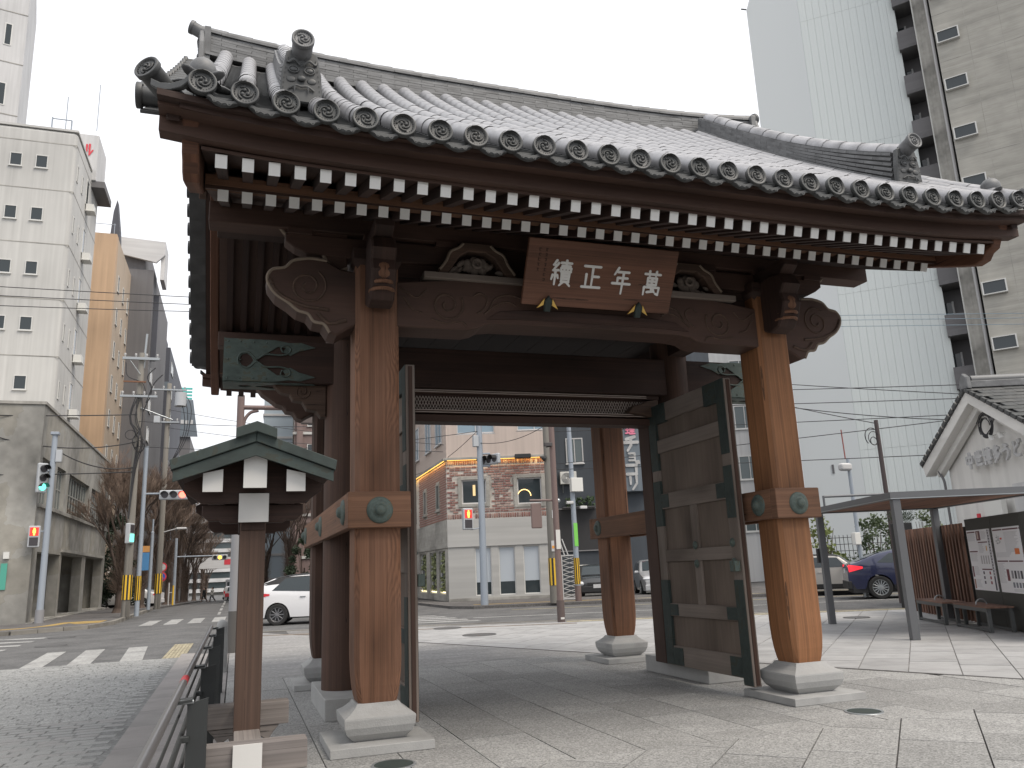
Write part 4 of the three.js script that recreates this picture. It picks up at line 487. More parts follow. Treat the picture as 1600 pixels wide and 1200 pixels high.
// ---------- roofed notice board beside the gate ----------
{
  const X = -3.265, o = thing('notice_board', 'wooden notice board with small green copper roof and white beam ends', 'notice board', [X, 0, 4.08]);
  const z2 = -1.3; // second post
  for (const z of [0, z2]) obj('post', b2(-0.075, 0.075, 0.12, 1.93, z - 0.075, z + 0.075, 0.006, 1), M([0.105, 0.063, 0.045], 0.8, { map: T.wood, bumpMap: T.woodB, bumpScale: 0.004 }), o);
  obj('sign_panel', b2(-0.025, 0.025, 0.75, 1.7, z2 + 0.08, -0.08), Mt.dark, o);
  obj('top_rail', b2(-0.07, 0.07, 1.7, 1.765, z2 - 0.1, 0.09, 0.004), Mt.dark, o);
  obj('base_rail', b2(-0.072, 0.072, 0.42, 0.555, z2 - 0.4, 0.52, 0.006), Mt.basewood, o);
  obj('white_rail_end', b2(-0.074, 0.074, 0.40, 0.557, 0.521, 0.535), Mt.whiteW, o);
  for (const [z, w] of [[0.45, 0.31], [-1.02, 0.3]]) { obj('cross_beam', b2(-w, w, 0.405, 0.56 - (z < 0 ? 0 : 0.004), z - 0.07, z + 0.06, 0.008), Mt.basewood, o); obj('corbel', ext([[-w + 0.06, 0.404], [-w + 0.1, 0.36], [-w + 0.14, 0.3], [-w + 0.2, 0.34], [-0.08, 0.24], [-0.08, 0], [0.08, 0], [0.08, 0.24], [w - 0.2, 0.34], [w - 0.14, 0.3], [w - 0.1, 0.36], [w - 0.06, 0.404]], 0.1, 0.008).translate(0, 0, z), Mt.basewood, o); }
  obj('bracket_beam', [-0.02, z2].map((z) => ext([[-0.3, 1.86], [-0.3, 1.80], [-0.26, 1.765], [-0.2, 1.765], [-0.18, 1.75], [0.18, 1.75], [0.2, 1.765], [0.26, 1.765], [0.3, 1.80], [0.3, 1.86]], 0.12, 0.006).translate(0, 0, z))[0], Mt.dark, o);
  obj('bracket_beam', ext([[-0.3, 1.86], [-0.3, 1.80], [-0.26, 1.765], [-0.2, 1.765], [-0.18, 1.75], [0.18, 1.75], [0.2, 1.765], [0.26, 1.765], [0.3, 1.80], [0.3, 1.86]], 0.12, 0.006).translate(0, 0, z2), Mt.dark, o);
  obj('ridge_rail', b2(-0.085, 0.085, 1.75, 1.915, z2 - 0.15, 0.145, 0.004), Mt.dark, o); obj('white_beam_end', b2(-0.087, 0.087, 1.745, 1.918, 0.146, 0.158), Mt.whiteW, o);
  for (const z of [0.12, z2 - 0.12]) obj('gable_board', ext([[-0.4, 1.93], [-0.4, 1.98], [0, 2.16], [0.4, 1.98], [0.4, 1.93], [0.3, 1.86], [-0.3, 1.86]], 0.04).translate(0, 0, z), Mt.dark, o);
  const pl = [[0, 2.135, 0.066, 0.1], [-0.235, 2.045, 0.055, 0.066], [0.235, 2.045, 0.055, 0.066]];
  for (const [x, y, w, h] of pl) { obj('roof_purlin', b2(x - w, x + w, y - h * 2 + 0.01, y - 0.004, z2 - 0.3, 0.31, 0.004), Mt.dark, o); obj('white_purlin_end', ext(x ? [[x - w, y - h * 2], [x + w, y - h * 2], [x + w, y - (x > 0 ? 0.025 : 0)], [x - w, y - (x < 0 ? 0.025 : 0)]] : [[-w, y - h * 2], [w, y - h * 2], [w, y - 0.02], [0, y], [-w, y - 0.02]], 0.012).translate(0, 0, 0.317), Mt.whiteW, o); }
  for (const s of [-1, 1]) { const R = [[0, 2.20], [s * 0.46, 2.03], [s * 0.47, 2.09], [0, 2.262]]; obj('roof_slope', ext(R, 2.0, 0.004, 2).translate(0, 0, -0.6), Mt.copperD, o); obj('barge_board', ext([[0, 2.12], [s * 0.45, 1.965], [s * 0.45, 2.028], [0, 2.196]], 0.03).translate(0, 0, 0.37), Mt.copperD, o); obj('roof_soffit', ext([[0, 2.165], [s * 0.44, 2.0], [s * 0.45, 2.026], [0, 2.196]], 1.9, 0, 2).translate(0, 0, -0.6), Mt.dark, o); }
  obj('ridge_cap', ext([[-0.115, 2.215], [0, 2.255], [0.115, 2.215], [0.115, 2.275], [0, 2.318], [-0.115, 2.275]], 2.06, 0.004, 2).translate(0, 0, -0.6), Mt.copperD, o);
}
// ---------- railing ----------
{
  const f = thing('railing', 'black steel railing with four pipes beside the sett lane', 'railing', [-3.6, 0, 0]);
  const post = mg([ext([[-0.05, 0], [0.05, 0], [0.05, 0.80], [0.052, 0.815], [-0.052, 0.79], [-0.05, 0.78]], 0.012), b2(-0.05, 0.05, 0, 0.79, -0.045, -0.006), bx(0.11, 0.012, 0.12, 0, 0.808, -0.02).rotateZ(0.1)]);
  [8.2, 6.45, 4.65, 2.85, 1.05, -0.7, -2.2].forEach((z) => { const p = obj('post', post, Mt.iron, f); p.position.set(0.08, 0, z); for (const y of [0.28, 0.45, 0.62]) { const b = obj('clamp', [bx(0.05, 0.03, 0.05, 0.02, y, z, 0.005)], Mt.iron, f); } obj('top_bracket', rod(V(-0.02, 0.8, z), V(0.06, 0.8, z), 0.012, 8), Mt.steel, f); });
  obj('hand_rail', rod(V(-0.03, 0.82, 9.2), V(-0.03, 0.82, -2.3), 0.022, 14), M([0.2, 0.2, 0.205], 0.35, { metalness: 0.6 }), f);
  for (const y of [0.28, 0.45, 0.62]) obj('lower_pipe', rod(V(0, y, 9.2), V(0, y, -2.3), 0.014, 10), Mt.iron, f);
  obj('lower_pipe', rod(V(-0.015, 0.72, 9.2), V(-0.015, 0.72, -2.3), 0.008, 8), Mt.iron, f);
  obj('red_tape', rod(V(-0.03, 0.82, 3.95), V(-0.03, 0.82, 3.72), 0.0235, 14), M([0.5, 0.05, 0.06], 0.6), f);
  const b = thing('stone_bollard', 'round stone bollard with domed grooved top at the railing end', 'bollard', [-3.53, 0, -4.74]);
  obj('shaft', lathe([[0.085, 0.66], [0.095, 0.3], [0.1, 0]], 20), Mt.stone, b); obj('cap', lathe([[0, 0.8], [0.04, 0.79], [0.075, 0.755], [0.087, 0.7], [0.082, 0.69], [0.088, 0.68], [0.085, 0.66]], 20), Mt.stone, b);
}
// ---------- gantry pole ----------
{
  const o = thing('gantry_pole', 'tall brown square pole with a curved-brace arm behind the railing', 'pole', [-3.37, 0, -8.25]);
  obj('lower_shaft', cyl(0.1, 0.1, 0.8, 0, 0, 0, 24), M([0.09, 0.085, 0.08], 0.7), o); obj('shaft', cyl(0.098, 0.09, 2.4, 0, 0.8, 0, 24), Mt.poleGrey, o); obj('upper_shaft', cyl(0.08, 0.075, 2.04, 0, 3.2, 0, 20), Mt.poleBrown, o);
  obj('arm', rod(V(0.05, 4.98, 0), V(3.0, 4.98, 0.1), 0.05, 14), Mt.poleBrown, o); obj('brace', tube([V(0.06, 4.5, 0), V(0.09, 4.72, 0), V(0.2, 4.87, 0), V(0.36, 4.92, 0)], 0.035, 8, 16), Mt.poleBrown, o);
  obj('sign_box', bx(1.5, 0.24, 0.2, 2.0, 4.76, 0.05, 0.01), M([0.12, 0.1, 0.095], 0.7), o);
  obj('stud', [0.5, 0.58, 0.66].map((x) => new THREE.SphereGeometry(0.012, 6, 5).translate(x, 4.98, 0.055)), Mt.steel, o);
  obj('sticker', bx(0.14, 0.12, 0.004, 0.02, 2.5, 0.098), M([0.2, 0.4, 0.6], 0.6), o);
}
// ---------- brown sign pole behind the gate ----------
{
  const o = thing('sign_pole', 'brown sign pole with a dark brown board hung on a side arm', 'sign pole', [4.66, 0, -10.63]);
  obj('shaft', cyl(0.085, 0.075, 6.2, 0, 0, 0, 16), Mt.poleBrown, o); obj('footing', cyl(0.1, 0.1, 0.55, 0, 0, 0, 16), M([0.1, 0.075, 0.07], 0.7), o);
  obj('arm', rod(V(0.06, 3.13, 0), V(-0.66, 3.15, -0.16), 0.03, 10), Mt.poleBrown, o); obj('hanging_board', bx(0.3, 0.66, 0.07, -0.5, 2.74, -0.14, 0.03), Mt.poleBrown, o);
  obj('ball_end', new THREE.SphereGeometry(0.06, 12, 10).translate(0.09, 3.12, 0), Mt.steel, o); obj('plate', bx(0.12, 0.5, 0.01, 0, 2.1, 0.085), Mt.whiteW, o); obj('base_sticker', bx(0.1, 0.05, 0.01, 0, 0.1, 0.1), Mt.whiteW, o);
  obj('camera_unit', [rod(V(0, 4.6, 0), V(-0.2, 4.55, 0.1), 0.02), bx(0.22, 0.1, 0.1, -0.16, 4.62, 0.1, 0.01)], M([0.06, 0.055, 0.055], 0.5), o);
}
// ---------- shelter, screen, notice wall, benches ----------
const shP = [7.14, -1.5], wv = [0.349, -0.937], uv_ = [0.937, 0.349], shA = Math.atan2(-uv_[1], uv_[0]); // local +x = u, local -z = w
const sl = (u, w) => [shP[0] + uv_[0] * u + wv[0] * w, 0, shP[1] + uv_[1] * u + wv[1] * w];
{
  const o = thing('shelter', 'flat-roofed grey steel shelter with wood soffit and square posts', 'shelter', [shP[0], 0, shP[1]], shA);
  const gm = M([0.135, 0.14, 0.148], 0.5, { metalness: 0.3 });
  for (const [u, w] of [[0.05, 0], [0.05, 3.77], [2.5, 3.77], [2.5, 0]]) obj('post', b2(u - 0.065, u + 0.065, 0, 2.28, -w - 0.065, -w + 0.065, 0.006), gm, o);
  obj('roof_frame', [b2(-0.05, 2.62, 2.28, 2.4, -0.06, 0.08), b2(-0.05, 2.62, 2.28, 2.4, -3.85, -3.71), b2(-0.05, 0.05, 2.28, 2.4, -3.709, -0.061), b2(2.5, 2.62, 2.28, 2.4, -3.709, -0.061)], gm, o);
  obj('roof_plate', b2(0.051, 2.499, 2.37, 2.395, -3.708, -0.062), gm, o);
  for (let k = 0; k < 22; k++) obj('soffit_board', b2(0.055 + k * 0.111, 0.162 + k * 0.111, 2.3, 2.325, -3.7, -0.07), M([0.33, 0.17, 0.11], 0.75, { map: T.wood }), o);
  obj('edge_trim', [b2(-0.054, 2.62, 2.283, 2.296, 0.081, 0.086), b2(-0.056, -0.051, 2.283, 2.296, -3.85, 0.086)], Mt.steel, o);
  obj('top_rail', [rod(V(0.1, 2.62, -3.5), V(1.9, 2.62, -3.5), 0.025, 8), rod(V(0.1, 2.4, -3.5), V(0.1, 2.64, -3.5), 0.025, 8), rod(V(1.9, 2.4, -3.5), V(1.9, 2.64, -3.5), 0.025, 8)], gm, o);
  obj('wall_lamp', bx(0.05, 0.3, 0.1, -0.04, 1.4, -3.86, 0.01), Mt.black, o);
}
{ // slatted screen and dark notice wall share a line behind the benches
  const S0 = [12.05, -6.35], S1 = [10.25, -2.95], L = Math.hypot(S1[0] - S0[0], S1[1] - S0[1]), an = Math.atan2(-(S1[1] - S0[1]), S1[0] - S0[0]);
  const o = thing('slat_screen', 'brown upright wooden slat screen standing behind the shelter', 'screen', [S0[0], 0, S0[1]], an);
  const n = 21; const ms = [M([0.19, 0.105, 0.075], 0.75, { map: T.wood }), M([0.225, 0.125, 0.09], 0.75, { map: T.wood }), M([0.17, 0.095, 0.07], 0.75, { map: T.wood })];
  const Ls = L * 0.97; for (let i = 0; i < n; i++) { const x = (i + 0.5) * Ls / n; const s = obj('slat', bx(0.075, 1.9, 0.045, 0, 0.97, 0, 0.004, 1), ms[i % 3], o); s.position.set(x, 0, 0); }
  for (const y of [0.35, 1.0, 1.65]) obj('cross_rail', bx(Ls, 0.05, 0.03, Ls / 2, y, -0.045), Mt.black, o);
  obj('backing_panel', bx(Ls, 1.8, 0.02, Ls / 2, 0.95, -0.09), Mt.black, o);
  const w = thing('notice_wall', 'dark grey panel wall carrying printed information boards', 'notice wall', [S1[0] + 0.05, 0, S1[1] - 0.02], an - 0.03);
  const dm = M([0.055, 0.055, 0.05], 0.6); for (let k = 0; k < 3; k++) obj('panel', b2(k * 1.3 + 0.004, k * 1.3 + 1.296, 0, 1.98, -0.06, 0.02, 0.004), dm, w);
  for (let k = 0; k < 2; k++) { const c = document.createElement('canvas'); c.width = 420; c.height = 512; const x = c.getContext('2d'); x.fillStyle = '#e9e9ec'; x.fillRect(0, 0, 420, 512);
    const bar = (a, b, w2, h, f) => { x.fillStyle = f; x.fillRect(a, b, w2, h); }, lines = (a, b, w2, n2) => { for (let i = 0; i < n2; i++) bar(a, b + i * 8, w2 * (0.7 + 0.3 * rnd()), 2, '#a9a9ad'); };
    if (k === 0) { bar(10, 14, 150, 10, '#5a1f2b'); lines(10, 34, 150, 8); bar(175, 12, 75, 80, '#6a4045'); bar(190, 20, 25, 60, '#c8b8b0'); bar(190, 104, 170, 9, '#5a1f2b'); lines(190, 120, 100, 10); bar(320, 140, 16, 40, '#d9a03a'); lines(265, 20, 95, 8); bar(10, 180, 150, 10, '#5a1f2b'); lines(10, 200, 145, 9); for (let i = 0; i < 4; i++) bar(200 + i * 42, 220, 24, 70, '#b9b5b8'); bar(10, 310, 26, 90, '#6b2633'); lines(45, 310, 100, 10); bar(190, 330, 180, 10, '#5a1f2b'); for (let i = 0; i < 6; i++) bar(200 + (i % 2) * 110, 352 + (i / 2 | 0) * 40, 26, 24, i % 2 ? '#8f3a3f' : '#4b4550'); bar(10, 420, 26, 80, '#a8705f'); lines(45, 420, 110, 9); bar(378, 8, 26, 496, '#4a4552'); for (let i = 0; i < 16; i++) bar(384, 16 + i * 24, 14, 14, '#d9d7dc'); }
    else { bar(10, 14, 150, 10, '#5a1f2b'); bar(170, 14, 240, 10, '#5a1f2b'); lines(180, 40, 220, 20); x.strokeStyle = '#666'; x.lineWidth = 3; for (let i = 0; i < 9; i++) { x.beginPath(); x.moveTo(30 + rnd() * 110, 50 + rnd() * 90); x.lineTo(30 + rnd() * 110, 50 + rnd() * 90); x.stroke(); } bar(110, 82, 30, 14, '#d24a3a'); bar(310, 170, 70, 44, '#e07a3c'); lines(10, 200, 280, 5); bar(10, 262, 170, 10, '#5a1f2b'); bar(195, 262, 210, 10, '#5a1f2b'); lines(10, 284, 110, 20); bar(130, 330, 40, 90, '#6b2633'); for (let i = 0; i < 4; i++) { bar(200 + i * 46, 340, 30, 60, i % 2 ? '#3c3c44' : '#8a8a90'); bar(200 + i * 46, 430, 30, 40, '#777b86'); } lines(200, 480, 200, 3); }
    const t = new THREE.CanvasTexture(c); t.colorSpace = THREE.SRGBColorSpace; const pm = new THREE.MeshStandardMaterial({ map: t, roughness: 0.55 });
    const g = new THREE.BoxGeometry(1.16, 1.12, 0.012); const m = tag(obj('information_board', g, pm), k ? 'white information board with map and orange box on dark wall' : 'white information board with dark right margin strip on dark wall', 'information board', 'boards on the notice wall');
    const q = V(0.65 + k * 1.3, 1.2, 0.028).applyAxisAngle(V(0, 1, 0), an - 0.03).add(V(S1[0] + 0.05, 0, S1[1] - 0.02)); m.position.copy(q); m.rotation.y = an - 0.03; }
  const seat = M([0.28, 0.165, 0.125], 0.75, { map: T.wood });
  [[10.15, -3.75, 'brown-topped bench with grey steel frame before the slat screen'], [9.4, -2.1, 'brown-topped bench with grey steel frame before the notice wall']].forEach(([x, z, lb], i) => { const b = thing('bench', lb, 'bench', [x, 0, z], an, 'benches by the shelter'); const gm = M([0.11, 0.115, 0.115], 0.55, { metalness: 0.3 });
    for (let k = 0; k < 4; k++) obj('seat_board', b2(-0.8, 0.8, 0.4, 0.43, -0.22 + k * 0.111, -0.115 + k * 0.111, 0.004), seat, b);
    for (const lx of [-0.74, 0.74]) for (const lz of [-0.18, 0.18]) obj('leg', b2(lx - 0.03, lx + 0.03, 0, 0.4, lz - 0.03, lz + 0.03), gm, b);
    obj('frame', [b2(-0.77, 0.77, 0.34, 0.399, 0.19, 0.215), b2(-0.77, 0.77, 0.34, 0.399, -0.215, -0.19), b2(-0.77, 0.77, 0.02, 0.06, 0.185, 0.205), b2(-0.77, 0.77, 0.02, 0.06, -0.205, -0.185)], gm, b);
    obj('divider', new THREE.TorusGeometry(0.09, 0.014, 6, 14, Math.PI).rotateY(Math.PI / 2).translate(0, 0.43, 0), Mt.steel, b); });
}
// ---------- buildings ----------
const MB = {
  low: M([0.47, 0.465, 0.445], 0.9, { map: T.oldplaster, bumpMap: T.fineB, bumpScale: 0.006 }), white: M([0.66, 0.655, 0.63], 0.85, { map: T.plaster }), white2: M([0.70, 0.70, 0.70], 0.85, { map: T.plaster }), orange: M([0.66, 0.46, 0.30], 0.85, { map: T.plaster }), cream: M([0.58, 0.47, 0.36], 0.85, { map: T.plaster }),
  grey: M([0.19, 0.185, 0.19], 0.8, { map: T.plaster }), dgrey: M([0.09, 0.095, 0.115], 0.7, { map: T.plaster }), pink: M([0.62, 0.52, 0.46], 0.85, { map: T.plaster }), conc: M([0.48, 0.475, 0.455], 0.85, { map: T.concrete }), board: M([0.52, 0.515, 0.49], 0.85, { map: T.board }), slate: M([0.075, 0.088, 0.105], 0.75, { map: T.plaster }), slateL: M([0.19, 0.225, 0.26], 0.7, { map: T.plaster }),
  green: M([0.62, 0.66, 0.65], 0.6), greenS: M([0.585, 0.615, 0.62], 0.65), concP: M([0.52, 0.515, 0.495], 0.85, { map: T.plaster }), far: M([0.70, 0.70, 0.70], 0.85, { map: T.plaster }), brownTile: M([0.27, 0.195, 0.18], 0.75, { map: T.plaster }), blue: M([0.42, 0.5, 0.56], 0.6), kura: M([0.86, 0.845, 0.81], 0.85, { map: T.plaster }), frame: M([0.6, 0.6, 0.58], 0.5), frameD: M([0.12, 0.12, 0.125], 0.5), mortar: M([0.74, 0.70, 0.66], 0.9, { map: T.concrete }), curtain: M([0.55, 0.57, 0.57], 0.9), blind: M([0.42, 0.46, 0.50], 0.7),
  brick: [M([0.42, 0.23, 0.20], 0.9, { map: T.concrete }), M([0.50, 0.30, 0.265], 0.9, { map: T.concrete }), M([0.36, 0.18, 0.165], 0.9, { map: T.concrete }), M([0.58, 0.43, 0.39], 0.9, { map: T.concrete }), M([0.32, 0.2, 0.19], 0.9, { map: T.concrete })], dark: M([0.045, 0.045, 0.048], 0.8), ac: M([0.66, 0.66, 0.63], 0.6), redP: M([0.6, 0.05, 0.07], 0.6), pinkP: M([0.75, 0.22, 0.33], 0.6),
};
const FR = { f: 0, r: Math.PI / 2, l: -Math.PI / 2 };
function building(name, label, x, z, ry, y0 = 0) { const o = thing(name, label, 'building', [x, y0, z], ry); return o; }
// window on a plane: pos is the plane origin in the building's frame, turn its facing
function windowAt(o, P, turn, w, h, { fm = MB.frame, gm = Mt.glassG, bars = 1, fr = 0.06, sill = true, deep = 0, rows = 1 } = {}) {
  const g = grp('window', o); g.position.set(...P); g.rotation.y = turn;
  const z0 = -deep, b = []; b.push(b2(-w / 2, w / 2, h - fr, h, z0, z0 + 0.05), b2(-w / 2, w / 2, 0, fr, z0, z0 + 0.05), b2(-w / 2, -w / 2 + fr, fr, h - fr, z0, z0 + 0.05), b2(w / 2 - fr, w / 2, fr, h - fr, z0, z0 + 0.05));
  for (let i = 1; i < bars; i++) { const x = -w / 2 + w * i / bars; b.push(b2(x - fr * 0.4, x + fr * 0.4, fr, h - fr, z0, z0 + 0.045)); } for (let i = 1; i < rows; i++) { const y = h * i / rows; b.push(b2(-w / 2 + fr, w / 2 - fr, y - fr * 0.4, y + fr * 0.4, z0 + 0.001, z0 + 0.044)); }
  obj('frame', b, fm, g);
  for (let i = 0; i < bars; i++) obj('pane', b2(-w / 2 + w * i / bars + fr * 0.5, -w / 2 + w * (i + 1) / bars - fr * 0.5, fr * 0.5, h - fr * 0.5, z0 + 0.008, z0 + 0.02), gm, g);
  if (sill) obj('sill', b2(-w / 2 - 0.05, w / 2 + 0.05, -0.06, -0.004, z0, z0 + 0.1 + deep), fm, g);
  return g;
}
function wallHoles(w, h, holes, th) { const s = new THREE.Shape([[0, 0], [w, 0], [w, h], [0, h]].map((p) => new THREE.Vector2(...p))); for (const [x, y, a, b] of holes) { const q = new THREE.Path(); q.moveTo(x, y); q.lineTo(x, y + b); q.lineTo(x + a, y + b); q.lineTo(x + a, y); q.closePath(); s.holes.push(q); } return uvb(new THREE.ExtrudeGeometry(s, { depth: th, bevelEnabled: false }).translate(0, 0, -th)); }
// weathered low concrete building on the left corner
{
  const o = building('concrete_building', 'weathered grey low concrete building with open ground floor bays', -11, -27.2, 0);
  const bays = [[0.9, 0.15, 4.6, 2.7], [5.9, 0.15, 5.3, 2.75], [12.3, 0.15, 5.6, 2.8]], wins = [[0.4, 4.75, 1.8, 1.9], [3.4, 4.8, 1.9, 1.85], [6.2, 4.8, 5.6, 1.85], [12.6, 4.8, 5.2, 1.85]];
  const side = grp('side_wall', o); side.rotation.y = Math.PI / 2; // local x runs to -z
  obj('wall', wallHoles(19, 8.75, [...bays, ...wins], 0.45), MB.low, side);
  obj('bay_back', b2(0, 19, 0, 8.6, -2.2, -2.0), MB.low, side); obj('bay_floor', b2(0.3, 18.7, 0, 0.14, -2, -0.46), MB.conc, side); obj('bay_ceiling', b2(0.3, 18.7, 3.2, 3.5, -2, -0.46), MB.conc, side);
  for (const x of [0.4, 5.7, 12.0, 18.4]) obj('partition', b2(x - 0.15, x + 0.15, 0.14, 3.2, -2, -0.46), MB.low, side);
  obj('dark_door', b2(1.6, 4.6, 0.15, 2.6, -1.99, -1.9), MB.dark, side); obj('dark_door', b2(13.2, 15.5, 0.15, 2.6, -1.99, -1.9), MB.dark, side);
  for (const [x, y, w, h] of wins) windowAt(side, [x + w / 2, y, -0.2], 0, w, h, { bars: Math.max(1, Math.round(w / 0.7)), rows: 2, fm: M([0.3, 0.3, 0.28], 0.8), gm: Mt.glassG, sill: false, fr: 0.07 });
  obj('sill', b2(0.2, 18.6, 4.6, 4.74, 0.002, 0.12), MB.conc, side); obj('plinth_step', b2(0, 19, 0, 0.12, 0.003, 0.25), MB.conc, side); obj('lintel_ledge', b2(5.6, 18.2, 2.98, 3.12, 0.002, 0.1), MB.conc, side);
  obj('parapet_cap', [b2(-18, 0.06, 8.75, 8.87, -19.06, 0.06)], MB.conc, o);
  obj('front_wall', b2(-18, -0.002, 0, 8.745, -0.45, 0.002), MB.low, o); obj('core', b2(-18, -2.3, 0, 8.7, -18.9, -0.46), MB.low, o); obj('roof', b2(-17.9, -0.1, 8.4, 8.7, -18.9, -0.5), MB.conc, o);
  obj('green_sign', bx(0.22, 1.0, 0.03, -0.9, 1.9, 0.03), M([0.08, 0.35, 0.27], 0.6), o); obj('meter_box', bx(0.2, 0.25, 0.1, -0.85, 2.7, 0.06), MB.ac, o);
}
// white tower behind it
{
  const o = building('white_office_tower', 'tall off-white tower with small square windows and rooftop sign', -14.5, -46.3, 0, -0.11);
  obj('wall', b2(-22, 0, 0, 31.6, -9, 0, 0.25), MB.white, o); obj('roof_parapet', b2(-22.03, 0.03, 31.6, 31.75, -9.03, 0.03), MB.white, o);
  for (const y of [13.6, 17.45, 21.2, 24.95, 28.7, 9.8]) { for (const x of [-3.5, -2.0, -5.0, -6.5]) windowAt(o, [x + 0.0 - 0.0, y, 0.003], 0, 0.72, 0.92, { fr: 0.05, gm: Mt.glassD }); for (const [z, w, h] of [[-0.8, 0.4, 1.2], [-2.6, 0.4, 1.3], [-4.5, 0.9, 1.9]]) windowAt(o, [0.003, y - 0.4, z], FR.r, w, h, { fr: 0.05, gm: Mt.glassD, sill: false }); obj('ac_bracket', [bx(0.5, 0.5, 0.8, 0.3, y - 0.6, -4.6), bx(0.6, 0.05, 0.9, 0.32, y - 0.88, -4.6)], MB.ac, o); }
  for (const y of [11.9, 15.8, 19.6, 23.4, 27.2, 30.6]) obj('joint_band', [b2(-22, 0.001, y - 0.03, y + 0.03, 0.0, 0.012), b2(0.0, 0.012, y - 0.03, y + 0.03, -9, 0.001)], MB.conc, o);
  obj('roof_frame', [rod(V(-1.9, 31.7, -1.2), V(-1.9, 33.2, -1.2), 0.05), rod(V(-1.9, 33.1, -1.2), V(-0.7, 33.1, -1.2), 0.04), rod(V(-0.7, 31.7, -1.2), V(-0.7, 33.1, -1.2), 0.05), rod(V(-1.1, 31.7, -1.4), V(-1.1, 35, -1.4), 0.03)], Mt.pole, o);
  const sg = grp('rooftop_sign', o); obj('board', b2(-1.6, 0.3, 30.9, 34.6, -9.2, -5.6, 0.05), MB.white2, sg); obj('underside', b2(-1.5, 0.9, 30.4, 30.89, -9.1, -5.7), MB.grey, sg); { const c = obj('character', glyph('ru', 0.6, 1.0, 0.12, 0.04), MB.redP, sg); c.position.set(-0.35, 33.3, -5.58); }
  obj('antenna', rod(V(0.2, 34.6, -5), V(0.2, 38.5, -5), 0.03, 5), Mt.pole, o);
}
{ const o = building('white_highrise', 'very tall pale highrise with slit windows behind the white tower', -26.5, -77.5, 0.2, -0.7); obj('wall', b2(-20, 0, 0, 72, -16, 0), MB.white2, o); for (let y = 30; y < 70; y += 7) { windowAt(o, [-1.6, y, 0.003], 0, 0.7, 2.6, { gm: Mt.glassD, sill: false, fr: 0.1 }); } for (let y = 44; y < 70; y += 6) obj('joint_band', b2(-20, 0.02, y, y + 0.1, 0.0, 0.03), MB.conc, o); }
{ const o = building('orange_building', 'apricot orange tower with cream side wall of small windows', -14.4, -64.7, 0, -0.45); obj('front_wall', b2(-14, 0, 0, 32.4, -1, 0), MB.orange, o); obj('side_wall', b2(-14, 0.004, 0, 32.3, -20, -1.001), MB.cream, o); for (let y = 3; y < 30; y += 3.1) for (let k = 0; k < 4; k++) windowAt(o, [0.008, y, -2.6 - k * 3.2], FR.r, 0.8, 1.5, { gm: Mt.glassD, fr: 0.06 }); obj('roof_rail', [rod(V(-3, 32.4, -0.3), V(-3, 33.5, -0.3), 0.03), rod(V(-3, 33.4, -0.3), V(-0.2, 33.4, -0.3), 0.03), rod(V(-0.3, 32.4, -0.3), V(-0.3, 33.5, -0.3), 0.03)], Mt.pole, o); obj('sign_tower', ext([[-1.0, 32.4], [-0.1, 32.4], [-0.2, 34], [-0.55, 36.8], [-0.8, 35.6]], 1.2).translate(0, 0, -3), MB.dgrey, o); }
{ const o = building('grey_building', 'plain grey tower block with curved white crown sign', -12.3, -75, 0, -0.63); obj('wall', b2(-14, 0, 0, 33.2, -18, 0), MB.grey, o); obj('upper_block', b2(-10, -0.9, 33.2, 36.6, -12, -0.3), MB.grey, o); obj('crown_sign', [ext([[-3.2, 36.4], [-3.2, 34.6], [0.2, 33.9], [1.0, 34.8], [1.0, 36.2]], 0.3).translate(0, 0, 0.3), b2(0.6, 1.0, 32.2, 36.2, -3, 0.12)], MB.white2, o); for (let y = 4; y < 31; y += 3) windowAt(o, [0.005, y, -3], FR.r, 2, 1.4, { gm: Mt.glassD, bars: 2 }); obj('vertical_sign', b2(0.01, 0.5, 24, 31, -1.6, -1.3), MB.dgrey, o); }
{ const o = building('dark_tower', 'slim dark blue grey tower with pale sign band on top', -12.4, -100, 0, -1.08); obj('wall', b2(-14, 0, 0, 32.4, -25, 0), MB.dgrey, o); obj('sign_band', b2(-6, 0.01, 26.6, 27.8, 0.001, 0.05), MB.slateL, o); for (let y = 4; y < 31; y += 3.2) windowAt(o, [0.005, y, -4], FR.r, 3, 1.5, { gm: Mt.glassB, bars: 2 }); obj('stack', b2(-3, -1, 32.4, 35, -8, -4), MB.dgrey, o); }
{ const o = building('sign_top_building', 'distant grey block with teal striped rooftop sign', -11.7, -140, 0, -1.8); obj('wall', b2(-16, 0, 0, 28, -20, 0), MB.grey, o); obj('sign_board', ext([[-3.6, 28], [1.2, 28], [0.2, 34.5], [-3.6, 34.5]], 0.4).translate(0, 0, 0.3), MB.slateL, o); for (let k = 0; k < 4; k++) obj('teal_stripe', b2(-3.4, 0, 34.6 + k * 0.6, 34.9 + k * 0.6, 0.2, 0.5), M([0.1, 0.5, 0.45], 0.5), o); obj('sign_lettering', [0, 1, 2, 3, 4].map((k) => bx(0.5, 0.8 - (k % 2) * 0.2, 0.05, -2.9 + k * 0.75, 30.5, 0.53)), MB.white2, o); for (let y = 5; y < 26; y += 3) windowAt(o, [-3, y, 0.003], 0, 4, 1.6, { bars: 3 }); }
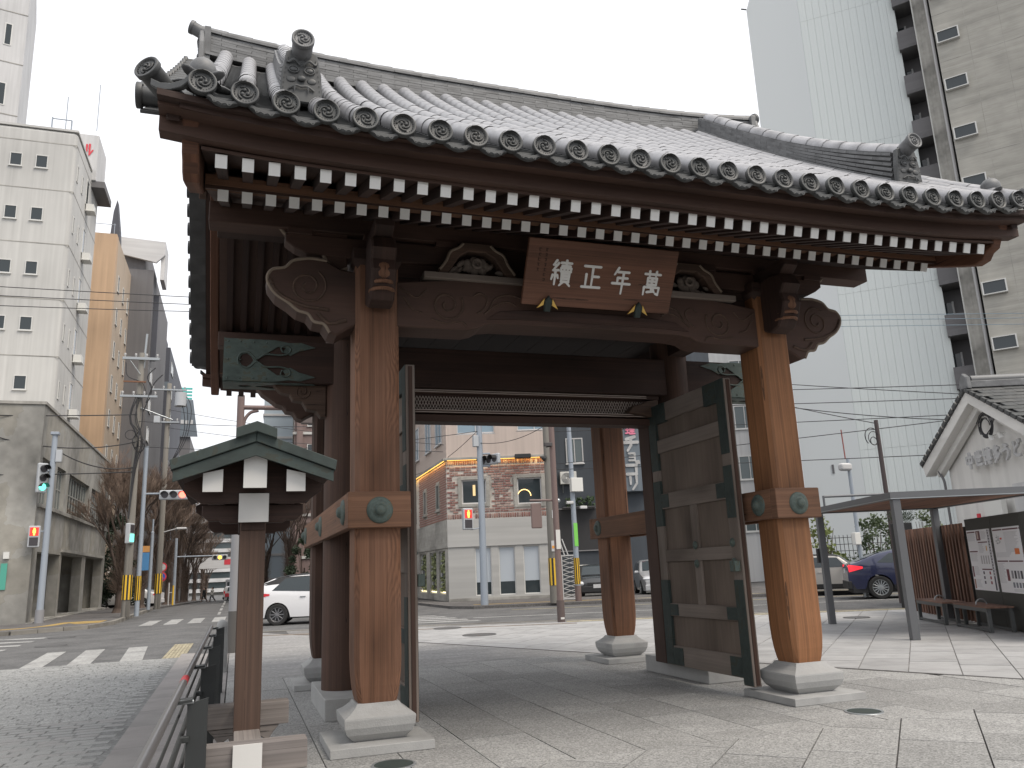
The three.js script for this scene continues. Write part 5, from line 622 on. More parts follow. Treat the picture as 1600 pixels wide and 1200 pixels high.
// far apartment block closing the street
{ const o = building('apartment_block', 'far white apartment block with stacked balconies closing the street', -24, -262, 0, -3.2); obj('wall', b2(0, 34, 0, 25, -14, 0), MB.conc, o); for (let f = 0; f < 8; f++) { obj('balcony', b2(0, 34, 1.2 + f * 3, 2.3 + f * 3, 0.3, 1.4), MB.far, o); obj('balcony_glass', b2(0.2, 33.8, 2.4 + f * 3, 4.1 + f * 3, 0.01, 0.06), Mt.glassG, o); for (const x of [0, 11, 22, 33]) obj('balcony_wall', b2(x, x + 0.4, 2.31 + f * 3, 4.15 + f * 3, 0.07, 1.3), MB.far, o); } obj('roof_tank', b2(9, 14, 25, 28, -8, -3), MB.far, o); }
{ const o = building('footbridge', 'white elevated walkway with red lettering across far street', -14, -150, 0, -2); obj('deck', b2(0, 26, 5.6, 7.6, -3, 0), MB.far, o); obj('red_mark', b2(8.6, 9.8, 6.2, 7.2, 0.005, 0.03), MB.redP, o); for (const x of [0.5, 25]) obj('support', b2(x, x + 0.6, 0, 5.6, -2, -1), MB.conc, o); o.userData.category = 'footbridge'; }
// right side of the street
{ const o = building('brown_tiled_building', 'brown tiled office block with pale string courses beyond street', 0.9, -59, -0.06, -0.35); obj('wall', b2(0, 16, 0, 26, -22, 0), MB.brownTile, o); for (let y = 3.2; y < 26; y += 3.4) { obj('string_course', [b2(-0.06, 16, y, y + 0.22, 0.002, 0.12), b2(-0.12, -0.002, y, y + 0.22, -22, 0.12)], MB.white, o); windowAt(o, [1.8, y + 0.7, 0.003], 0, 1.5, 1.9, { gm: Mt.glassD }); windowAt(o, [4.6, y + 0.7, 0.003], 0, 1.5, 1.9, { gm: Mt.glassD }); for (const z of [-3, -7, -11, -15]) windowAt(o, [-0.005, y + 0.7, z], FR.l, 2.2, 1.9, { gm: Mt.glassB, bars: 2 }); } obj('pilaster', [b2(0.2, 0.7, 0, 26, 0.125, 0.3), b2(2.9, 3.4, 0, 26, 0.125, 0.3)], MB.brownTile, o); }
{ const o = building('glass_building', 'pale blue glazed office block with diagonal white mullions', -0.9, -84, -0.05, -0.8); obj('wall', b2(0, 12, 0, 30, -30, 0), MB.blue, o); for (let y = 2; y < 29; y += 2.6) { obj('mullion', [b2(-0.05, 12, y, y + 0.25, 0.002, 0.1), b2(-0.1, -0.002, y, y + 0.25, -30, 0.1)], MB.white2, o); } for (const z of [-4, -8, -12, -16, -20, -24]) for (let y = 2.4; y < 27; y += 5.2) windowAt(o, [-0.006, y, z], FR.l, 3.4, 2.0, { gm: Mt.glassB, bars: 2, sill: false }); }
{ const o = building('shop_row', 'low shopfront block with blue and orange signs along the street', -1.4, -110, 0, -1.26); obj('wall', b2(0, 10, 0, 11, -14, 0), MB.white, o); obj('blue_sign', b2(0.1, 3.5, 2.7, 3.7, 0.004, 0.1), M([0.05, 0.15, 0.45], 0.5), o); obj('white_sign', b2(0.1, 3.5, 3.75, 4.5, 0.004, 0.1), MB.white2, o); obj('green_sign', b2(1.4, 3.5, 4.55, 5.3, 0.004, 0.1), M([0.05, 0.4, 0.1], 0.5), o); for (const y of [5.6, 8.4]) windowAt(o, [3, y, 0.003], 0, 3, 1.5, { bars: 2 }); }
// brick corner building seen through the gate
{
  const o = building('brick_corner_building', 'brick faced corner building with concrete ground floor and pink upper storeys', 5.7, -26.5, -0.315, 0.07);
  const W = 5.0, up = [[0.69, 4.29, 1.11, 1.09], [3.24, 4.2, 1.11, 1.18]], lo = [[1.2, 0.2, 0.74, 2.12], [2.27, 0.2, 0.74, 2.12], [3.38, 0.2, 0.74, 2.12]];
  obj('ground_wall', wallHoles(W, 2.36, lo, 0.3), MB.concP, o); obj('concrete_band', b2(-0.02, W, 2.362, 3.6, -0.3, 0.05, 0.01), MB.concP, o); obj('base_kerb', b2(0, W, 0, 0.12, 0.002, 0.08), MB.conc, o);
  obj('mortar_wall', wallHoles(W, 2.7, up.map(([x, y, a, b]) => [x, y - 3.6, a, b]), 0.3).translate(0, 3.602, 0), MB.mortar, o);
  for (const [x, y, a, b] of lo) { windowAt(o, [x + a / 2, y, -0.12], 0, a, b, { fm: MB.frame, gm: Mt.glassD, fr: 0.045 }); obj('blind', b2(x + 0.05, x + a - 0.05, y + 0.58, y + b - 0.05, -0.108, -0.098), MB.blind, o); }
  for (const [x, y, a, b] of up) { windowAt(o, [x + a / 2, y, -0.1], 0, a, b, { fm: MB.white2, gm: Mt.glassD, fr: 0.05, sill: false }); obj('window_surround', [b2(x - 0.16, x - 0.01, y - 0.14, y + b + 0.14, 0.001, 0.06), b2(x + a + 0.01, x + a + 0.16, y - 0.14, y + b + 0.14, 0.001, 0.06), b2(x - 0.01, x + a + 0.01, y + b + 0.01, y + b + 0.14, 0.001, 0.06), b2(x - 0.01, x + a + 0.01, y - 0.14, y - 0.01, 0.001, 0.06)], MB.conc, o); }
  { const lm = M([0.9, 0.6, 0.25], 0.5, { emissive: new THREE.Color(1, 0.62, 0.25), emissiveIntensity: 1.2 }); obj('neon_arc', new THREE.TorusGeometry(0.3, 0.018, 6, 20, Math.PI * 0.9).translate(3.55, 4.55, -0.06), lm, o); obj('lamp_glow', bx(0.12, 0.5, 0.02, 1.25, 4.9, -0.06, 0.005), M([0.5, 0.4, 0.2], 0.6, { emissive: new THREE.Color(0.9, 0.6, 0.3), emissiveIntensity: 0.35 }), o); }
  const inside = (x0, x1, y0, y1) => up.some(([x, y, a, b]) => x1 > x - 0.17 && x0 < x + a + 0.17 && y1 > y - 0.15 && y0 < y + b + 0.15);
  const bg = new THREE.BoxGeometry(0.225, 0.078, 0.03), bh = new THREE.BoxGeometry(0.11, 0.078, 0.03), bs = new THREE.BoxGeometry(0.075, 0.2, 0.03); const list = [];
  for (const [y, lit] of [[3.72, 0], [6.18, 1]]) for (let x = 0.06; x < W - 0.05; x += 0.105) list.push([bs, x, y + rr(-0.01, 0.01)]);
  for (let r = 0; r < 19; r++) { const y = 3.92 + r * 0.113; let x = 0.02 - (r % 2) * 0.13; while (x < W - 0.1) { const half = rnd() < 0.18, w = half ? 0.11 : 0.225; const xc = x + w / 2; if (xc - w / 2 > -0.01 && xc + w / 2 < W && !inside(xc - w / 2, xc + w / 2, y - 0.04, y + 0.04)) list.push([half ? bh : bg, xc, y + rr(-0.006, 0.006)]); x += w + 0.028; } }
  const rest = []; list.forEach(([g, x, y], i) => { if (rnd() < 0.04) return; const z = 0.004 + rr(0, 0.008); if (i < 300) { const b = obj('brick', g, MB.brick[(rnd() * 5) | 0], o); b.position.set(x, y, z); b.rotation.z = rr(-0.02, 0.02); } else rest.push(uvb(g.clone()).translate(x, y, z)); }); if (rest.length) obj('further_bricks', rest, MB.brick[1], o).userData.kind = 'stuff';
  obj('cornice', b2(-0.05, W, 6.302, 6.42, -0.3, 0.16, 0.01), MB.conc, o); obj('wall_lamp', bx(0.75, 0.2, 0.16, 3.55, 6.36, 0.25, 0.03), Mt.black, o);
  obj('light_strip', b2(0.05, W - 0.05, 6.285, 6.3, 0.1, 0.13), M([0.9, 0.5, 0.1], 0.5, { emissive: new THREE.Color(1, 0.5, 0.1), emissiveIntensity: 1.5 }), o);
  const rl = new THREE.RectAreaLight(new THREE.Color(1, 0.55, 0.12), 10, W - 0.1, 0.04); rl.name = 'strip_light'; rl.position.set(W / 2, 6.28, 0.115); rl.rotation.x = -Math.PI / 2; o.add(rl);
  const pw = [[0.52, 7.55, 1.75, 1.6], [3.35, 7.6, 1.6, 1.6], [0.52, 10.7, 1.75, 1.6], [3.35, 10.7, 1.6, 1.6]];
  obj('pink_wall', wallHoles(W, 8.5, pw.map(([x, y, a, b]) => [x, y - 6.42, a, b]), 0.3).translate(0, 6.422, -0.02), MB.pink, o); for (const [x, y, a, b] of pw) { windowAt(o, [x + a / 2, y, -0.12], 0, a, b, { fm: MB.white2, gm: Mt.glassB, bars: 2, fr: 0.05 }); obj('curtain', b2(x + 0.05, x + a - 0.05, y + 0.05, y + b - 0.05, -0.2, -0.18), MB.curtain, o); }
  const sd = grp('side_facade', o); sd.rotation.y = 0.315 - Math.PI / 2 - 0.03; // runs towards -z
  const SL = 20, sw = [0.9, 2.6, 4.6, 7, 10], holesL = sw.map((x) => [x, 0.3, 1.2, 2.0]);
  const mir = (g) => g.translate(-SL, 0, 0);
  obj('ground_wall', mir(wallHoles(SL, 2.36, [[SL - 2.1, 0.3, 1.4, 1.95], [SL - 4.3, 0.3, 1.6, 1.95], [SL - 7, 0.3, 1.8, 1.95], [SL - 11, 0.3, 1.8, 1.95]], 0.3)), MB.conc, sd); for (const [x, w] of [[1.4, 1.4], [3.5, 1.6], [6.1, 1.8], [10.1, 1.8]]) { windowAt(sd, [-x, 0.3, -0.15], 0, w, 1.95, { gm: Mt.glassD, fr: 0.05, sill: false }); obj('window_plants', (() => { const a = []; for (let k = 0; k < 60; k++) a.push(new THREE.TetrahedronGeometry(rr(0.05, 0.12)).rotateY(rr(0, 6)).translate(-x + rr(-w / 2 + 0.1, w / 2 - 0.1), rr(0.4, 2.2), -0.08 + rr(-0.02, 0.02))); return a; })(), M([0.22, 0.24, 0.12], 0.9), sd).userData.kind = 'stuff'; obj('window_light', bx(w - 0.1, 0.05, 0.03, -x, 0.38, -0.08), M([0.9, 0.8, 0.5], 0.5, { emissive: new THREE.Color(1, 0.85, 0.5), emissiveIntensity: 1.2 }), sd); }
  obj('concrete_band', b2(-SL, 0, 2.362, 3.6, -0.3, 0.05), MB.conc, sd); obj('brick_wall', b2(-SL, 0, 3.602, 6.3, -0.3, 0.0), MB.mortar, sd);
  { const a = []; for (let r = 0; r < 23; r++) for (let k = 0; k < 26; k++) { const x = -0.14 - k * 0.262 - (r % 2) * 0.13, y = 3.68 + r * 0.113; if ((x > -2.35 && x < -1.5 && y > 4.0 && y < 5.55) || (x > -5.6 && x < -4.7 && y > 4.0 && y < 5.55)) continue; a.push(bg.clone().translate(x, y, 0.006)); } obj('bricks', a, MB.brick[1], sd).userData.kind = 'stuff'; }
  for (const x of [-1.95, -5.15, -9]) windowAt(sd, [x, 4.15, 0.006], 0, 0.8, 1.3, { fm: MB.conc, gm: Mt.glassG, fr: 0.1 });
  obj('cornice', b2(-SL, 0, 6.302, 6.42, -0.3, 0.14), MB.conc, sd); obj('light_strip', b2(-8, -0.05, 6.285, 6.3, 0.09, 0.12), M([0.9, 0.5, 0.1], 0.5, { emissive: new THREE.Color(1, 0.5, 0.1), emissiveIntensity: 1.5 }), sd); const r2 = new THREE.RectAreaLight(new THREE.Color(1, 0.55, 0.12), 10, 8, 0.04); r2.name = 'strip_light'; r2.position.set(-4, 6.28, 0.105); r2.rotation.x = -Math.PI / 2; sd.add(r2);
  obj('pink_wall', b2(-SL, 0, 6.422, 14.9, -0.3, -0.02), MB.pink, sd); for (const x of [-1.6, -4.2, -7.5, -11]) for (const y of [7.3, 10.6]) windowAt(sd, [x, y, -0.015], 0, 1.4, 1.8, { fm: MB.white2, gm: Mt.glassB, bars: 2, fr: 0.05 });
  obj('core', b2(0.6, W - 0.1, 0, 14.8, -14, -0.32), MB.dark, o); obj('end_wall', b2(W - 0.098, W + 0.002, 0, 14.9, -14, -0.31), MB.conc, o);
}
// slate building with vertical sign, cars parked before it
{
  const o = building('slate_restaurant_building', 'dark slate building with vertical white and pink sign lettering', 12.7, -31.6, -0.315, 0);
  obj('wall', b2(-0.5, 9.5, 0, 15, -10, 0), MB.slate, o); obj('sign_panel', b2(3.8, 5.4, 5.2, 15, 0.002, 0.5, 0.02), MB.slateL, o);
  const put = (k, y, s, m, h = s) => { const g = grp('sign_letter', o); obj('face', glyph(k, s, h, m === MB.white2 ? s * 0.2 : s * 0.15, 0.05).translate(4.62, y, 0.505), m, g); };
  put('ryo', 9.15, 0.5, MB.pinkP); put('rik', 8.55, 0.5, MB.pinkP); put('chi', 7.8, 0.82, MB.white2); put('yo', 7.1, 0.52, MB.white2); put('go', 6.42, 0.76, MB.white2); put('ri', 5.66, 0.66, MB.white2, 0.76);
  windowAt(o, [1.55, 6.9, 0.003], 0, 0.95, 1.4, { fm: MB.white2, gm: Mt.glassG, bars: 2 }); windowAt(o, [6.1, 7.3, 0.003], 0, 0.7, 1.6, { fm: MB.frameD, gm: Mt.glassD });
  const ac = grp('air_conditioner', o); obj('casing', b2(0.65, 1.55, 5.75, 6.42, 0.05, 0.4, 0.03), MB.ac, ac); obj('fan_grille', [0.26, 0.2, 0.14, 0.08].map((r) => new THREE.TorusGeometry(r, 0.012, 5, 24).translate(1.0, 6.08, 0.41)), MB.frameD, ac); obj('bracket', [rod(V(0.8, 5.72, 0.2), V(0.8, 5.3, 0), 0.02), rod(V(1.4, 5.72, 0.2), V(1.4, 5.3, 0), 0.02)], Mt.steel, ac);
  obj('dark_panel', b2(0.3, 2.6, 2.2, 4.4, 0.004, 0.06), MB.dark, o); obj('panel_frame', [b2(0.3, 2.6, 4.4, 4.46, 0.002, 0.1), b2(1.4, 1.45, 2.2, 4.4, 0.061, 0.09), b2(0.3, 2.6, 2.15, 2.2, 0.002, 0.1)], Mt.poleGrey, o); obj('pipe', [rod(V(2.7, 0.2, 0.06), V(2.7, 2.6, 0.06), 0.03), rod(V(2.7, 1.4, 0.06), V(1.2, 1.4, 0.06), 0.03)], MB.ac, o); obj('roof_plants', (() => { const a = []; for (let k = 0; k < 90; k++) a.push(new THREE.TetrahedronGeometry(rr(0.06, 0.14)).rotateX(rr(0, 6)).translate(rr(0.9, 2.4), rr(4.5, 5.0), rr(0.1, 0.5))); return a; })(), M([0.05, 0.08, 0.04], 0.9), o).userData.kind = 'stuff';
  obj('planter_ledge', b2(0.7, 2.5, 4.46, 4.5, 0.11, 0.6), MB.frameD, o);
}
{ const o = building('white_flats', 'plain white flats glimpsed between the door and right front pillar', 21.5, -35.5, -0.4, 0); obj('wall', b2(0, 8, 0, 16, -9, 0), MB.white2, o); for (const y of [3, 6.2, 9.4, 12.4]) for (const x of [1.3, 3.6, 5.9]) windowAt(o, [x, y, 0.003], 0, 1.3, 1.5, { bars: 2, gm: Mt.glassG }); obj('roof_rail', [b2(0, 8, 16, 16.2, -9, 0.1), rod(V(0.2, 16.2, 0), V(0.2, 17.1, 0), 0.03), rod(V(0.2, 17.05, 0), V(7.8, 17.05, 0), 0.03), rod(V(7.8, 16.2, 0), V(7.8, 17.1, 0), 0.03)], MB.conc, o); }
// tall pale green panelled tower
{
  const o = building('green_panel_tower', 'very tall pale green tower with ribbed metal cladding panels', 28.0, -29.6, -0.726, 0);
  obj('smooth_wall', ext([[0, 0], [3.2, 0], [3.2, 44], [1.2, 41], [0, 37.4]], 9).translate(0, 0, -4.5), MB.greenS, o);
  obj('core', b2(3.22, 8.7, 0, 52, -9, -0.08), MB.greenS, o);
  const n = 13, w = 5.5 / n; for (let i = 0; i < n; i++) for (const [a, b] of [[0, 7.2], [7.2, 16.6], [16.6, 26.0], [26.0, 35.4], [35.4, 52]]) obj('cladding_panel', (() => { const x = 3.2 + i * w; return ext([[x + 0.001, 0.05], [x + 0.004, 0.01], [x + 0.03, 0], [x + w * 0.5 - 0.03, -0.004], [x + w * 0.5, 0.004], [x + w * 0.5 + 0.03, -0.004], [x + w - 0.03, 0], [x + w - 0.004, 0.01], [x + w - 0.001, 0.05]], b - a - 0.012).rotateX(-Math.PI / 2).translate(0, (a + b) / 2, 0); })(), MB.green, o);
  obj('corner_lamp', [rod(V(0, 37.4, 0.1), V(-0.3, 37.4, 0.3), 0.05)], MB.frameD, o); obj('small_vent', b2(1.6, 1.72, 6.0, 6.5, 0.002, 0.05), MB.frameD, o);
}
// concrete apartment tower with recessed balconies
{
  const o = building('concrete_apartment_tower', 'tall board-marked concrete tower with small projecting corner windows', 33.9, -20.9, -0.9, 0);
  obj('wall', b2(0, 4.6, 0, 50, -12, 0), MB.board, o); obj('far_wall', b2(4.65, 16, 0, 50, -14, -0.8), MB.conc, o); obj('form_joint', [1.6, 3.2].map((x) => b2(x - 0.012, x + 0.012, 0, 50, 0, 0.003)), MB.conc, o);
  for (let f = 0; f < 15; f++) { const y = 2.3 + f * 3.05; const g = grp('corner_window', o); obj('hood', [b2(0.05, 1.2, y, y + 0.05, 0.002, 0.22), b2(0.05, 1.2, y + 0.68, y + 0.73, 0.002, 0.22), b2(0.05, 0.12, y + 0.05, y + 0.68, 0.002, 0.22), b2(1.13, 1.2, y + 0.05, y + 0.68, 0.002, 0.22)], MB.frame, g); obj('pane', b2(0.12, 1.13, y + 0.05, y + 0.68, 0.15, 0.17), Mt.glassD, g); obj('joint', b2(0, 4.6, y + 1.9, y + 1.925, 0.0, 0.004), MB.conc, o); windowAt(o, [4.8, y, -0.79], 0, 0.35, 1.2, { gm: Mt.glassD, fr: 0.03, sill: false }); }
  const bl = grp('balcony_column', o); obj('back_wall', b2(-2.6, -0.05, 0, 50, -4.2, -3.4), MB.grey, bl); obj('side_wall', b2(-0.9, -0.2, 0, 50, -3.39, -0.9), MB.conc, bl);
  for (let f = 0; f < 15; f++) { const y = 0.9 + f * 3.05; obj('slab', b2(-2.0, -0.92, y, y + 0.2, -3.39, -1.9), MB.grey, bl); obj('parapet', b2(-2.0, -0.92, y + 0.201, y + 1.25, -2.05, -1.9), MB.grey, bl); obj('balcony_door', b2(-2.3, -1.6, y + 0.21, y + 2.3, -3.395, -3.33), Mt.glassD, bl); obj('door_frame', b2(-1.6, -1.5, y + 0.21, y + 2.35, -3.395, -3.3), MB.white2, bl); }
  obj('drain_pipe', rod(V(-0.18, 0, -0.8), V(-0.18, 50, -0.8), 0.09, 8), MB.white2, bl); obj('drain_pipe', rod(V(-0.95, 0, -1.8), V(-0.95, 50, -1.8), 0.05, 8), MB.ac, bl);
}
// white storehouse-style noodle shop
{
  const an = Math.atan2(-0.94, -0.35), A = [15.75, -8.35]; // gable wall runs from A towards the viewer
  const o = building('storehouse_restaurant', 'white plastered storehouse-style restaurant with dark tiled gable roof', A[0], A[1], an, 0);
  const D = 8, cx = 2.67, hs = 2.92, ya = 5.42, ye = 3.8, sl2 = Math.atan2(ya - ye, hs);
  obj('gable_wall', ext([[0.33, 0], [5.01, 0], [5.01, 3.9], [cx, 5.2], [0.33, 3.9]], 0.3).translate(0, 0, -0.15), MB.kura, o); obj('body', b2(0.35, 4.99, 0, 3.7, -D, -0.31), MB.kura, o);
  for (const [e, z, t] of [[0, 0.3, 0.3], [0.3, 0.14, 0.2]]) for (const s of [-1, 1]) { const X = (q) => cx + s * q, y = (q) => ya - 0.02 - e - (ya - ye) * q / hs; obj('verge_moulding', ext([[X(0), y(0)], [X(hs - e * 0.9), y(hs - e * 0.9)], [X(hs - e * 0.9 - 0.12), y(hs - e * 0.9) - t], [X(0), y(0) - t - 0.03]], 0.3 - e * 0.4, 0.012).translate(0, 0, z), MB.kura, o); }
  for (const s of [-1, 1]) { const rg = grp('roof_slope', o); rg.position.set(cx, ya + 0.03, -D / 2 + 0.25); rg.rotation.z = -s * sl2; obj('deck', b2(s > 0 ? 0 : -3.4, s > 0 ? 3.4 : 0, -0.06, 0, -D / 2 - 0.2, D / 2 + 0.2), Mt.tileD, rg); const tg = bx(0.26, 0.035, 0.29, 0, 0.03, 0, 0.012), tm = [Mt.tileD, Mt.tileD2, Mt.tileD3]; for (let i = 0; i < 13; i++) for (let j = 0; j < 9; j++) { const t = obj('roof_tile', tg, tm[(rnd() * 3) | 0], rg); t.position.set(s * (0.16 + i * 0.255), rr(0, 0.012), D / 2 + 0.05 - j * 0.285 - (i % 2) * 0.14); t.rotation.z = s * 0.07; } obj('verge_tiles', Array.from({ length: 13 }, (_, i) => bx(0.2, 0.1, 0.07, s * (0.16 + i * 0.255), 0.0, D / 2 + 0.23)), Mt.tileD, rg).userData.kind = 'stuff'; obj('upper_tiles', Array.from({ length: 13 }, (_, i) => b2(s * (0.16 + i * 0.255) - 0.12, s * (0.16 + i * 0.255) + 0.12, 0.012, 0.05, -D / 2, D / 2 - 2.6)), Mt.tileD2, rg).userData.kind = 'stuff'; }
  obj('ridge', [b2(cx - 0.14, cx + 0.14, ya + 0.04, ya + 0.22, -D, 0.36, 0.02), cyl(0.12, 0.12, D + 0.3, 0, 0, 0, 12).rotateX(Math.PI / 2).translate(cx, ya + 0.26, -D)], Mt.tileM, o); obj('ridge_end_tile', ext([[-0.2, 0], [0.2, 0], [0.18, 0.3], [0, 0.42], [-0.18, 0.3]], 0.12, 0.02).translate(cx, ya + 0.02, 0.43), Mt.tileM, o);
  ['naka', 'yon', 'haku', 'ta', 'u', 'do'].forEach((k, i) => obj('wall_letter', glyph(k, 0.34, 0.38, 0.07, 0.06).translate(1.84 + i * 0.425, 3.67 + i * 0.005, 0.155), MB.white2, o));
  obj('gutter_pipe', [tube([V(0.15, 3.6, 0.2), V(0.26, 3.5, 0.22), V(0.36, 3.3, 0.2), V(0.36, 2.8, 0.2)], 0.035, 8, 14), rod(V(0.36, 2.8, 0.2), V(0.36, 0, 0.2), 0.035, 8)], MB.frameD, o);
  const cw = []; for (let k = 0; k < 6; k++) cw.push(new THREE.TorusGeometry(0.2 + k * 0.025, 0.012, 5, 24, 5).rotateZ(k).translate(2.85 + k * 0.02, 4.42, 0.2 + k * 0.01)); cw.push(tube([V(2.55, 4.55, 0.25), V(2.8, 4.75, 0.25), V(3.2, 4.78, 0.25)], 0.012), tube([V(2.95, 4.22, 0.25), V(3.2, 4.36, 0.25), V(3.4, 4.6, 0.25), V(3.42, 4.8, 0.2)], 0.012)); obj('cable_coil', cw, Mt.cable, o); obj('cable_bracket', bx(0.7, 0.07, 0.08, 3.5, 4.55, 0.22), MB.frameD, o);
  for (const x of [3.15, 3.55]) obj('wall_spotlight', [new THREE.ConeGeometry(0.08, 0.16, 8).rotateX(0.6).translate(x, 4.12, 0.3), rod(V(x, 4.16, 0.15), V(x, 4.14, 0.28), 0.012)], MB.frame, o);
  obj('window_unit', b2(2.3, 3.1, 1.7, 2.6, 0.151, 0.3, 0.02), MB.ac, o); obj('wall_sign', b2(3.5, 4.4, 1.5, 2.9, 0.151, 0.18), MB.white2, o); obj('menu_board', b2(1.7, 1.85, 1.8, 2.3, 0.151, 0.18), MB.redP, o);
}
// ---------- signals and poles ----------
const lampM = (r, g, b, k = 2.2) => M([r * 0.5, g * 0.5, b * 0.5], 0.4, { emissive: new THREE.Color(r, g, b), emissiveIntensity: k });
const LM = { red: lampM(1, 0.12, 0.08, 2.4), amber: lampM(1, 0.5, 0.05, 2.4), green: lampM(0.12, 0.8, 0.6, 1.4), off: M([0.05, 0.045, 0.05], 0.3), man: lampM(1, 0.45, 0.05, 2.6) };
const SIG = M([0.42, 0.44, 0.46], 0.5);
function headSignal(o, P, turn, lit, vert, flip) { // three lenses; lit index counted from the first
  const g = grp('signal_head', o); g.position.set(...P); g.rotation.y = turn;
  const s = 0.36, col = [LM.green, LM.amber, LM.red]; if (vert) col.reverse(); obj('housing', vert ? bx(0.42, 1.2, 0.16, 0, 0, 0, 0.06) : bx(1.2, 0.42, 0.16, 0, 0, 0, 0.06), SIG, g);
  for (let i = 0; i < 3; i++) { const q = (i - 1) * s, x = vert ? 0 : q, y = vert ? -q : 0; obj('lens', cyl(0.14, 0.14, 0.02, 0, 0, 0, 20).rotateX(Math.PI / 2).translate(x, y, 0.08), i === lit ? col[i] : LM.off, g); obj('visor', new THREE.CylinderGeometry(0.155, 0.155, 0.24, 18, 1, true, Math.PI * 0.5, Math.PI).rotateX(Math.PI / 2).rotateZ(Math.PI / 2 * 0).translate(x, y, 0.2), Mt.black, g); }
  return g;
}
function pedSignal(o, P, turn, red) { const g = grp('pedestrian_signal', o); g.position.set(...P); g.rotation.y = turn; obj('housing', bx(0.42, 0.84, 0.2, 0, 0, 0, 0.04), SIG, g); obj('red_lens', bx(0.3, 0.32, 0.02, 0, 0.19, 0.105), red ? M([0.25, 0.02, 0.02], 0.4, { emissive: new THREE.Color(1, 0.05, 0.03), emissiveIntensity: 0.5 }) : LM.off, g); obj('green_lens', bx(0.3, 0.32, 0.02, 0, -0.19, 0.105), red ? LM.off : LM.green, g); if (red) obj('standing_figure', [cyl(0.03, 0.03, 0.012, 0, 0, 0, 10).rotateX(Math.PI / 2).translate(0, 0.3, 0.116), bx(0.1, 0.12, 0.012, 0, 0.2, 0.122), bx(0.06, 0.1, 0.012, 0, 0.1, 0.122)], LM.man, g); return g; }
function guard(o, y, r) { for (let k = 0; k < 16; k++) obj('guard_stripe', new THREE.CylinderGeometry(r, r, 1.0, 2, 1, true, k * Math.PI / 8, Math.PI / 8).translate(0, y, 0), k % 2 ? Mt.yellow : Mt.black, o); }
{
  const o = thing('traffic_signal_pole', 'blue grey signal pole with green light before the weathered concrete building', 'traffic light', [-10.5, 0.09, -27.0]);
  obj('shaft', cyl(0.13, 0.1, 7.4, 0, 0, 0, 16), Mt.pole, o); obj('footing', cyl(0.16, 0.16, 0.5, 0, 0, 0, 16), Mt.poleGrey, o); headSignal(o, [-0.32, 5.6, 0.1], 0.75, 2, true); pedSignal(o, [-0.42, 3.3, 0.05], 0.15, true); obj('bracket', [rod(V(0, 5.9, 0), V(-0.3, 5.9, 0.05), 0.04), rod(V(0, 5.2, 0), V(-0.3, 5.2, 0.05), 0.04), rod(V(0, 3.5, 0), V(-0.35, 3.5, 0), 0.03)], Mt.pole, o); obj('control_box', bx(0.22, 0.5, 0.2, 0.2, 6.5, 0, 0.02), SIG, o); obj('cap', bx(0.3, 0.12, 0.3, 0, 7.42, 0, 0.02), Mt.pole, o);
}
function utilityPole(label, P, h, r, arms, m = Mt.concPole) {
  const o = thing('utility_pole', label, 'utility pole', P); obj('shaft', cyl(r, r * 0.72, h, 0, 0, 0, 14), m, o);
  for (const [y, w, th] of arms) { obj('cross_arm', bx(w, th, 0.1, 0, y, r + 0.03, 0.01), Mt.steel, o); for (let k = 0; k < 4; k++) { const x = -w / 2 + 0.1 + k * (w - 0.2) / 3; obj('insulator', lathe([[0, 0.18], [0.05, 0.16], [0.03, 0.12], [0.06, 0.1], [0.03, 0.06], [0.02, 0]], 8).translate(x, y + th / 2, r + 0.03), MB.white2, o); } }
  return o;
}
